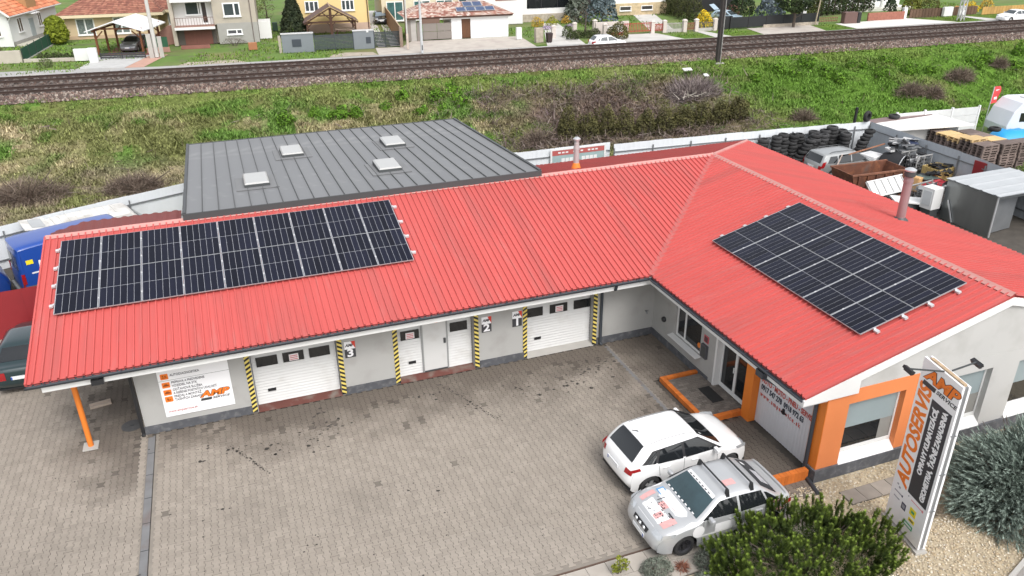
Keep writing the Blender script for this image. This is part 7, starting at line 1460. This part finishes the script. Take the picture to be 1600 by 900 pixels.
# brown bare bushes and the brush heap
def twig_mesh(name, n, rx, ry, rz, pal, ln=.5, wd=.012, tidy=.6):
    P, d, _ = dome_points(n, rx*.75, ry*.75, rz*.7, lump=.3, inner=.2, zmin=0); D = d*np.array([1, 1, .9])*tidy+nr.normal(0, .5, (n, 3)); D /= np.linalg.norm(D, axis=1, keepdims=True); D *= (ln*nr.uniform(.4, 1.2, n))[:, None]
    S = np.cross(D, nr.normal(0, 1, (n, 3))); S /= np.linalg.norm(S, axis=1, keepdims=True)+1e-9; S *= (wd*nr.uniform(.6, 1.4, n))[:, None]
    V = np.stack([P-S, P+S, P+D+S*.3, P+D-S*.3], 1).reshape(-1, 3); pal = np.array(pal); c = pal[nr.integers(0, len(pal), n)]*nr.uniform(.7, 1.3, (n, 1)); return np_mesh(name, V, np.arange(n*4).reshape(-1, 4), m_leaf, c)
brp = [(.18, .135, .105), (.12, .085, .07), (.24, .19, .15), (.14, .11, .09)]
for (x, y, rx, ry, h, lab) in ((24.6, 22.6, 1.3, .9, 1.1, 'round brown bare bush on the lawn behind the tyre stacks'), (35.6, 24.2, 1.9, 1.1, 1.3, 'wide brown bare bush at the middle of the green bank'), (37.2, 23.6, 1.4, .9, 1.2, 'reddish brown bush just right of the wide brown bush'), (41.6, 25.4, 2.1, 1.1, 1.3, 'long brown bare bush high on the right part of the bank'), (-23.6, 24.6, 3.6, 1.9, 1.5, 'grey-brown bare thicket at the left edge behind the fence'), (-18.2, 24.2, 3.0, 1.4, 1.1, 'low grey-brown thicket left of the grey annex roof'), (5.4, 24.3, 1.6, 1.0, 1.2, 'grey-brown bare bush left of the olive hedge'), (46.5, 26.2, 1.2, .8, .9, 'pale bare bush at the far right of the bank')):
    T = thing('bare_bush', lab, 'bush', (x, y, float(bank_z(x, y))-.1)); part('twigs', twig_mesh('twigs', int(900*rx), rx, ry, h, brp, .6), None, T); part('stem', stems_mb(8, rx, ry, h), m_bark, T)
T = thing('brush_heap', 'heap of cut grey-purple branches with pale sticks on the bank', 'brush heap', (19.2, 28.0, float(bank_z(19.2, 28.0))-.4))
o = part('branches', twig_mesh('branches', 6500, 3.1, 2.2, 1.5, [(.26, .215, .2), (.19, .155, .16), (.34, .29, .27), (.12, .095, .09)], 1.1, .022, .15), None, T); o['kind'] = 'stuff'
for i in range(12): a = rnd.random()*6.3; part('pale_stick', MB().tube([(-2.4+.35*i*.6, -1.6+rnd.gauss(0, .2), .5), (-2.4+.35*i*.6+rnd.gauss(0, .4), -1.8+rnd.gauss(0, .3), .8+rnd.random()*.3)], [.025, .012], 5), mat('pale_stick', (.5, .46, .4), .8), T)
o = part('white_sheet', MB().obox((0, 0, 0), (.7, .35, .06), Matrix.Rotation(.3, 3, 'X')), m_white, None, loc=(19.6, 29.9, 2.75)); tag(o, 'white sheet lying at the top of the brush heap', 'sheet'); o = part('white_sheet', MB().obox((0, 0, 0), (.35, .3, .06), Matrix.Rotation(.4, 3, 'X')), m_white, None, loc=(20.4, 28.6, 2.5)); tag(o, 'small white sheet among the branches of the brush heap', 'sheet')
# ---- gardens beyond the railway
def tree(name, label, cat, loc, h, r, c0, c1, n=1800,  leaf=.22, form='cone', trunk=.12, rz=0, aspect=.5, tri=False, z0=.15):
    T = thing(name, label, cat, loc, rz); t = nr.random(n)**(.62 if form == 'cone' else .9); a = nr.random(n)*2*PI
    if form == 'cone': rad = r*(1-t)**.85*(.86+.28*vnoise(a*2.2, t*14, 1., 3))+.04
    elif form == 'column': rad = r*np.sqrt(np.clip(1-(t*2-1)**4, 0, 1))*(1-.35*t)*(.85+.3*vnoise(a*2.2, t*9, 1., 3))
    else: rad = r*np.sqrt(np.clip(1-(t*2-1)**2, 0, 1))*(.7+.6*vnoise(a*2., t*6, 1., 3))
    q = .72+.3*nr.random(n)**.6; P = np.stack([rad*q*np.cos(a), rad*q*np.sin(a), h*(z0+(1-z0)*t)], 1); d = np.stack([np.cos(a), np.sin(a), np.full(n, .35)], 1)
    cl = vnoise(a*3, t*12, 1., 4); col = ramp(c0, c1, cl*.8+.3*nr.random(n))*nr.uniform(.75, 1.25, (n, 1)); part('crown', leaf_mesh('crown', P, d, 1.35*leaf*nr.uniform(.6, 1.3, n), aspect+.15, col, tri=tri), None, T)
    b = MB(); b.tube([(0, 0, -.1), (0.02, 0, h*.4), (0, .02, h*.9)], [trunk, trunk*.7, .02], 7, caps=False)
    for k in range(7): z = h*(.2+.09*k); aa = k*2.4; b.tube([(0, 0, z), (r*.6*math.cos(aa), r*.6*math.sin(aa), z+h*.1)], [trunk*.35, .012], 5, caps=False)
    part('trunk', b, m_bark, T); return T
DG0, DG1 = (.012, .022, .012), (.045, .07, .025)
tree('thuja', 'yellow-green rounded thuja between the white house and the bungalow', 'tree', (-29.3, 84.0, 0), 3.0, 1.35, (.10, .13, .012), (.24, .28, .025), 2600, .24, 'column', z0=.03)
tree('thuja', 'tall dark thuja beside the yellow house', 'tree', (-3.6, 78.6, 0), 5.0, 1.75, DG0, (.045, .055, .024), 4600, .3, 'cone', z0=.03)
shrub('round_bush', 'olive round bush at the left edge by the white house', 'bush', (-33.6, 74.5, 0), 700, 1.0, 1.0, 1.5, (.06, .06, .02), (.16, .15, .05), leaf=.16); shrub('agave_bush', 'spiky pale green plant on the verge at left', 'plant', (-28.5, 68.4, 0), 300, .8, .7, .9, (.07, .11, .03), (.2, .24, .1), leaf=.4, aspect=.15)
for i in range(7): shrub('box_hedge', f'dark strip of clipped hedge behind the low wall, {ORD[i]} piece from the left', 'hedge', (-29.6+.62*i, 73.2-.17*i, 0), 260, .42, .38, .75, (.025, .04, .015), (.07, .085, .03), leaf=.14, group='dark hedge by the bungalow', stems=2)
tree('fruit_tree', 'thin bare young tree on the lawn left of the dark thuja', 'tree', (-5.6, 92, 0), 3.2, 1.2, (.08, .10, .03), (.16, .19, .06), 240, .14, 'ball'); tree('fruit_tree', 'leafy young tree far behind the lawn gap', 'tree', (-6.8, 99, 0), 3.6, 1.8, (.08, .10, .03), (.17, .2, .07), 900, .18, 'ball')
shrub('bare_bush', 'grey bare hedge in front of the beige house', 'bush', (-10.6, 74.6, 0), 900, 1.9, .5, 1.0, (.07, .06, .05), (.17, .14, .12), leaf=.14, aspect=.2); 
o = part('clay_planter', MB().box((-.45, -.2, 0), (.45, .2, .75)), mat('clay', (.36, .16, .08), .9), None, loc=(-8.9, 70.6, 0), bev=.03); tag(o, 'clay coloured block standing on the lawn before the beige house', 'planter')
o = part('garden_bin', MB().box((-.3, -.3, 0), (.3, .3, 1.0)), mat('dark_green_bin', (.02, .045, .03), .6), None, loc=(-5.3, 84.5, 0), bev=.04); tag(o, 'dark green bin at the corner of the lawn by the beige house', 'bin')
FY0, FY1 = (.42, .26, .01), (.75, .52, .03)
shrub('forsythia', 'yellow flowering bush left below the black glazing', 'bush', (25.7, 74.5, 0), 520, .9, .8, 1.3, (.3, .2, .02), (.62, .4, .04), leaf=.16); shrub('forsythia', 'yellow-green bush below the middle of the black glazing', 'bush', (27.9, 75.2, 0), 520, .85, .8, 1.3, (.18, .2, .02), (.34, .32, .03), leaf=.16); shrub('forsythia', 'small orange-yellow bush right below the black glazing', 'bush', (30.3, 76.2, 0), 320, .7, .6, 1.0, (.4, .24, .03), (.62, .4, .08), leaf=.15)
shrub('heather', 'mauve flower cushion at the left of the rockery', 'flowers', (25.9, 72.0, 0), 300, .8, .6, .45, (.22, .14, .28), (.5, .38, .56), leaf=.12); shrub('heather', 'mauve flower cushion at the right of the rockery', 'flowers', (29.2, 72.6, 0), 300, 1.0, .6, .4, (.24, .16, .3), (.52, .4, .58), leaf=.12)
tree('blue_spruce', 'left grey-green spruce beside the dark timber gable', 'tree', (32.4, 77.0, 0), 5.4, 2.0, (.05, .065, .05), (.17, .19, .15), 2600, .3, 'cone', z0=.02); tree('blue_spruce', 'larger blue spruce right of the grey-green spruce', 'tree', (34.0, 73.2, 0), 6.0, 2.3, (.04, .06, .065), (.17, .215, .23), 3000, .32, 'cone', z0=.02)
for i, (x, y) in enumerate(((25.6, 63.6), (26.6, 64.4), (27.8, 64.0), (29.0, 65.0), (25.9, 65.6))): shrub('clipped_bush', f'dark green clipped bush behind the white hatchback, {ORD[i]} of five', 'bush', (x, y, 0), 600, .95, .8, .95+.4*(i == 4), (.022, .035, .012), (.07, .09, .025), leaf=.16, group='dark bushes by the white hatchback')
shrub('round_bush', 'large olive-brown rounded bush right of the white hatchback', 'bush', (30.6, 62.2, 0), 1600, 1.7, 1.4, 1.9, (.035, .04, .012), (.14, .13, .04), leaf=.2)
tree('bare_tree', 'bare young tree before the garden path', 'tree', (28.6, 66.6, 0), 3.2, 1.1, (.1, .08, .07), (.2, .17, .15), 160, .1, 'ball')
for i in range(9): shrub('tall_hedge', f'tall dark green hedge bush along the path, {ORD[i]} from the front', 'hedge', (46.6+.55*i*.4, 71.5+2.3*i*.9, 0), 1100, 1.5, 1.4, 3.4, (.02, .03, .01), (.085, .09, .028), leaf=.22, group='tall hedge beside the footpath', lump=.2)
shrub('forsythia', 'round bright yellow bush behind the pale posts', 'bush', (44.2, 65.6, .1), 900, 1.2, 1.1, 2.0, (.5, .32, .01), (.85, .62, .03), leaf=.18, lump=.12, inner=.7)
shrub('potted_plant', 'leafy green plant left of the pale blue car', 'plant', (46.6, 66.6, 0), 400, .8, .7, 1.4, (.1, .12, .05), (.28, .3, .18), leaf=.2); shrub('red_bush', 'dark red bush at the foot of the steel mast', 'bush', (48.4, 64.2, 0), 420, .7, .7, 1.3, (.08, .02, .025), (.2, .06, .06), leaf=.16); shrub('red_bush', 'reddish bush behind the pale blue car', 'bush', (53.3, 73, 0), 500, 1.2, 1.0, 2.2, (.12, .04, .04), (.24, .11, .1), leaf=.2)
shrub('dark_bush', 'large dark green shrub behind the pale blue car', 'bush', (56.5, 75.5, 0), 1200, 2.6, 1.6, 3.2, DG0, DG1, leaf=.24)
tree('blue_spruce', 'silvery blue spruce behind the black mesh fence', 'tree', (54.6, 66.6, 0), 5.2, 2.1, (.05, .07, .08), (.2, .24, .27), 2400, .3, 'cone', z0=.02); tree('dark_tree', 'dark evergreen tree left of the silvery spruce', 'tree', (52.6, 70, 0), 5.5, 1.9, DG0, DG1, 2000, .26, 'cone', z0=.02)
tree('leafy_tree', 'dark leafy tree with forked trunk before the black fence', 'tree', (54.4, 61.6, 0), 5.0, 2.2, DG0, (.05, .075, .022), 2400, .24, 'ball', .2, z0=.34)
for i in range(13): tree('hedge_conifer', f'dark columnar conifer in the row at top right, {ORD[i]} from the left', 'tree', (60.2+1.12*i, 68.5+.12*i, 0), 3.3+.3*(i % 3), .82, (.012, .022, .008), (.05, .07, .02) if i > 3 else (.09, .1, .02), 620, .2, 'column', z0=.02)['group'] = 'row of dark conifers'
tree('small_conifer', 'small dark fir right of the conifer row', 'tree', (73.8, 66.3, 0), 2.8, 1.0, DG0, (.045, .07, .03), 900, .2, 'cone', z0=.02)
shrub('box_hedge', 'wide olive clipped hedge behind the brown plank fence', 'hedge', (79.5, 65.2, 0), 1300, 2.4, 1.2, 2.4, (.05, .055, .012), (.13, .13, .03), leaf=.22); tree('yellow_conifer', 'yellow-green conifer left of the wide olive hedge', 'tree', (75.7, 64.6, 0), 2.8, 1.3, (.09, .1, .015), (.2, .2, .035), 1000, .2, 'column', z0=.02)
shrub('forsythia', 'bright yellow bush behind the plank fence at top right', 'bush', (85.2, 63.6, 0), 700, 1.4, .9, 1.5, (.5, .32, .01), (.8, .56, .03), leaf=.18); shrub('forsythia', 'golden bush at the top right behind the yellow planks', 'bush', (89.6, 65.0, 0), 600, 1.5, .9, 1.5, (.36, .22, .02), (.62, .4, .05), leaf=.18); shrub('red_bush', 'orange flowering bush right of the lattice mast', 'bush', (82.6, 63.2, 0), 350, .8, .7, 1.1, (.5, .16, .05), (.7, .3, .1), leaf=.16)
shrub('yard_bush', 'light green bush at the right edge beyond the yard fence', 'bush', (26.6, 6.6, 0), 1600, 1.5, 1.3, 1.9, (.06, .10, .02), (.17, .23, .06), leaf=.13)
# ---- planting in front
def mugo(T, n, rx, ry, rz):
    cand = []
    while len(cand) < n:
        d = np.array([rnd.gauss(0, 1), rnd.gauss(0, 1), abs(rnd.gauss(0, 1))*.9]); d /= np.linalg.norm(d); q = rnd.uniform(.62, 1)**.6; s = 1+.16*math.sin(5*d[0]*3+2*d[1])+.1*math.sin(9*d[1])
        p = d*np.array([rx, ry, rz])*q*s
        if p[2] > .05: cand.append((p, d, q))
    Vs, Fs, Cs = [], [], []; base = 0
    for p, d, q in cand:
        up = d*.55+np.array([0, 0, .9])+nr.normal(0, .18, 3); up /= np.linalg.norm(up); L = rnd.uniform(.16, .28); m = 110; t = nr.random(m)**.7; a = nr.random(m)*2*PI
        e1 = np.cross(up, [1, .2, 0]); e1 /= np.linalg.norm(e1); e2 = np.cross(up, e1); rad = (np.cos(a)[:, None]*e1+np.sin(a)[:, None]*e2)
        st = p+up*(t*L)[:, None]; tip = st+(rad*(1.0-.45*t)[:, None]+up*(.3+.5*t)[:, None])*rnd.uniform(.06, .085); side = np.cross(tip-st, rad+.3*up); side /= np.linalg.norm(side, axis=1, keepdims=True)+1e-9; side *= .0105
        Vs.append(np.stack([st-side, st+side, tip], 1).reshape(-1, 3)); Fs.append(np.arange(m*3).reshape(-1, 3)+base); base += m*3
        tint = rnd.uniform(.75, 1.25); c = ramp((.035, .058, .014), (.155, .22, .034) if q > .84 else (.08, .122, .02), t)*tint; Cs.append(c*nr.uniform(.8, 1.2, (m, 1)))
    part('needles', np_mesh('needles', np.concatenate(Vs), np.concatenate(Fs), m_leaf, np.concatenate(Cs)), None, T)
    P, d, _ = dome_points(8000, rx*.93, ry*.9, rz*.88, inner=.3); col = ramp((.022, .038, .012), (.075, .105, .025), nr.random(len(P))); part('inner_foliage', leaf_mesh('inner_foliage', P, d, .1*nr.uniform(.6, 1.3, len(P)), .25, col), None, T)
    part('stem', stems_mb(16, rx, ry, rz), m_bark, T)
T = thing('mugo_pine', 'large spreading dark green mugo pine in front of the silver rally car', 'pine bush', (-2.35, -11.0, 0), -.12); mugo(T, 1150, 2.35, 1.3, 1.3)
def juniper(T, n, rx, ry, rz, c0, c1):
    P, d, b = dome_points(n, rx, ry, rz, inner=.5, lump=.42, lumps=22); out = d*np.array([1, 1, .35])+np.array([0, 0, .18]); out /= np.linalg.norm(out, axis=1, keepdims=True); out += nr.normal(0, .22, out.shape)
    Vs, Cs = [], []; tint = nr.uniform(.7, 1.3, n)
    for k in range(15):
        t = k/14; a = nr.normal(0, 1, (n, 3)); side = np.cross(out, a); side /= np.linalg.norm(side, axis=1, keepdims=True)+1e-9
        st = P+out*(.27*t-.12); tip = st+out*.10+side*(.10*(1-t*.75))[:, None] if False else st+out*.10+side*(.10*(1-t*.75)); w_ = np.cross(tip-st, out+1e-3*a); w_ /= np.linalg.norm(w_, axis=1, keepdims=True)+1e-9; w_ *= .011
        Vs.append(np.stack([st-w_, st+w_, tip], 1)); Cs.append(ramp(c0, c1, np.full(n, .2+.8*t))*tint[:, None]*nr.uniform(.85, 1.15, (n, 1)))
    V = np.concatenate(Vs).reshape(-1, 3); part('needles', np_mesh('needles', V, np.arange(len(V)).reshape(-1, 3), m_leaf, np.concatenate(Cs)), None, T)
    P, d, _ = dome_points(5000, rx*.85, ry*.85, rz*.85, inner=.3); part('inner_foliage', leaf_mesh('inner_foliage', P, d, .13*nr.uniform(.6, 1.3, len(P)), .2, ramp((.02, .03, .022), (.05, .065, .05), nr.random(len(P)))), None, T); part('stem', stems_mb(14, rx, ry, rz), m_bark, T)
T = thing('blue_spruce_bush', 'broad grey-green dwarf spruce right of the tall sign', 'spruce bush', (4.45, -11.05, 0)); juniper(T, 5600, 2.35, 1.6, 2.0, (.075, .10, .083), (.27, .33, .285))
for (x, y, r, lab) in ((-5.45, -9.92, .42, 'grey-green lavender cushion on the slabs left of the mugo pine'), (-4.15, -10.15, .5, 'larger grey-green lavender cushion touching the mugo pine'), (-4.6, -10.6, .3, 'small grey-green cushion in front of the larger lavender')):
    shrub('lavender', lab, 'plant', (x, y, 0), 1500, r, r*.85, r*.85, (.07, .085, .065), (.24, .265, .215), leaf=.075, aspect=.28, stems=4, inner=.5, lump=.15)
T = thing('box_sapling', 'small upright green box plant at the bottom edge', 'plant', (-6.3, -9.66, 0))
for q, (dx, h) in enumerate(((0, .55), (.16, .36), (-.1, .3))): P = np.stack([nr.normal(dx, .035, 90), nr.normal(0, .035, 90), nr.uniform(.08, h, 90)], 1); part('foliage', leaf_mesh('foliage', P, np.tile([0, 0, 1.], (90, 1)), np.full(90, .07), .6, ramp((.09, .11, .015), (.24, .26, .03), nr.random(90))), None, T); part('stem', MB().tube([(dx*.3, 0, 0), (dx, 0, h*.8)], [.014, .006], 5), m_bark, T)
T = thing('dry_heather', 'dry brown-grey tussock at the foot of the tall sign', 'plant', (1.75, -10.55, 0)); part('twigs', twig_mesh('twigs', 1300, .48, .42, .45, [(.26, .21, .17), (.17, .13, .10), (.33, .28, .23)], .22, .005), None, T); part('foliage', shrub_mesh('foliage', 500, .4, .36, .38, (.08, .08, .06), (.2, .19, .15), leaf=.05, aspect=.3), None, T)
T = thing('bark_patch_plant', 'reddish low dead plant between the lavender cushions', 'plant', (-4.85, -10.05, 0)); part('twigs', twig_mesh('twigs', 300, .22, .2, .16, [(.2, .08, .05), (.28, .12, .08)], .14, .006), None, T)

# ================================================================ the tall roadside sign
def pylon():
    ax = Vector((.25, 1.24, 0)); wd = 1.3; ex = (-ax).normalized()            # local x runs left to right as read
    th = math.atan2(ex.y, ex.x); T = thing('pylon_sign', 'tall white roadside sign with orange AUTOSERVIS lettering standing in the gravel', 'sign', (.76, -10.33, 0), th)
    h, dp = 4.62, .19                                                                   # local: x 0..wd, front face at y=0, body behind (+y)
    part('front_panel', MB().box((0, 0, .12), (wd, .05, h)), m_sw, T); part('back_panel', MB().box((0, dp-.05, .12), (wd, dp, h)), m_sw, T)
    b = MB()
    for x in (.06, wd-.1): b.box((x, .051, 0), (x+.05, dp-.051, h-.02))
    for z in (.3, 1.4, 2.5, 3.6, 4.5): b.box((.111, .06, z), (wd-.101, dp-.06, z+.06))
    part('steel_frame', b, mat('frame_light_grey', (.42, .42, .42), .5, .3, var=.08), T); part('edge_cover', MB().box((wd-.045, .051, .15), (wd-.02, dp-.051, h-.03)), mat('edge_grey', (.22, .225, .23), .5, .2, var=.12), T)
    b = MB()
    for z in (1.25, 2.3, 3.35): b.box((wd-.019, .02, z), (wd+.006, dp-.02, z+.03))
    part('edge_clip', b, m_steel, T)
    b = MB(); b.box((.12, .055, h-.04), (wd-.06, dp-.055, h+.03)); part('top_board', b, mat('weathered_board', (.42, .31, .2), .9, var=.4, scale=5), T)
    part('foundation', MB().box((-.05, -.05, -.1), (wd+.05, dp+.05, .06)), m_concrete, T)
    F = lambda x, z: frame_M((x, -.003, z), (1, 0, 0), (0, 0, 1)); U = lambda x, z: frame_M((x, -.003, z), (0, 0, 1), (-1, 0, 0))
    amp_logo(T, F(.17, 4.3), .27)
    m_dark = mat('sign_panel_dark', (.03, .034, .042), .45, var=0); b = MB(); b.box((.55, -.006, 1.24), (1.22, -.0005, 3.85)); part('dark_field', b, m_dark, T)
    lettering('main_lettering', 'AUTOSERVIS', .56, U(.30, 1.25), m_so, T, bold=.02, shear=.18, sx=.87, depth=.004)
    def U2(x, z): return frame_M((x, -.0075, z), (0, 0, 1), (-1, 0, 0))
    lettering('lettering', 'OPRAVY KLIMATIZÁCIÍ,', .205, U2(.75, 1.9), m_sw, T, bold=.010, sx=.84); lettering('lettering', 'GEOMETRIA, ŤAŽNÉ ZARIADENIA', .205, U2(1.04, 1.33), m_sw, T, bold=.010, sx=.79)
    yl = mat('logo_yellow', (.78, .65, .02), .5, var=0); gn = mat('logo_green', (.05, .35, .16), .5, var=0); pk = mat('logo_pink', (.65, .25, .27), .5, var=0); gy = mat('logo_grey', (.3, .31, .34), .5, var=0); nv = mat('logo_navy', (.03, .03, .07), .5, var=0)
    def patch(x0, z0, x1, z1, m, d=.002): part('logo_patch', MB().box((x0, -d-.003, z0), (x1, -.0004, z1)), m, T)
    for (x0, z0, x1, z1, m) in ((.16, 1.16, .22, 1.2, gy), (.24, 1.1, .3, 1.15, gy), (.12, .96, .4, .99, gy), (.40, .95, .44, 1.0, nv), (.14, .80, .36, .83, gy), (.6, 1.14, .63, 1.17, gy), (.72, 1.12, 1.12, 1.14, pk), (1.12, 1.1, 1.17, 1.16, pk), (.46, .68, .62, .86, nv), (.76, .76, .98, .96, yl), (.78, .58, 1.0, .68, yl), (.66, .38, .98, .5, gn)): patch(x0, z0, x1, z1, m)
    patch(.69, .415, .95, .465, m_sw, .004); patch(.82, .83, .93, .9, gn, .004); patch(.82, .61, .96, .645, nv, .004); patch(.49, .72, .59, .82, gy, .004)
    for (y, s, lab) in ((0, -1, 'front'), (dp, 1, 'back')):
        b = MB(); b.bar((wd*.52, y, h+.02), (wd*.38, y+s*.7, h+.05), .03); part('lamp_arm', b, m_greyd, T); b = MB(); c = Vector((wd*.38, y+s*.72, h+.03)); b.obox(c, (.3, .1, .07), Matrix.Rotation(.4*s, 3, 'X')); b.obox(c+Vector((0, 0, -.05)), (.26, .06, .04)); part('lamp_head', b, m_black, T)
pylon()
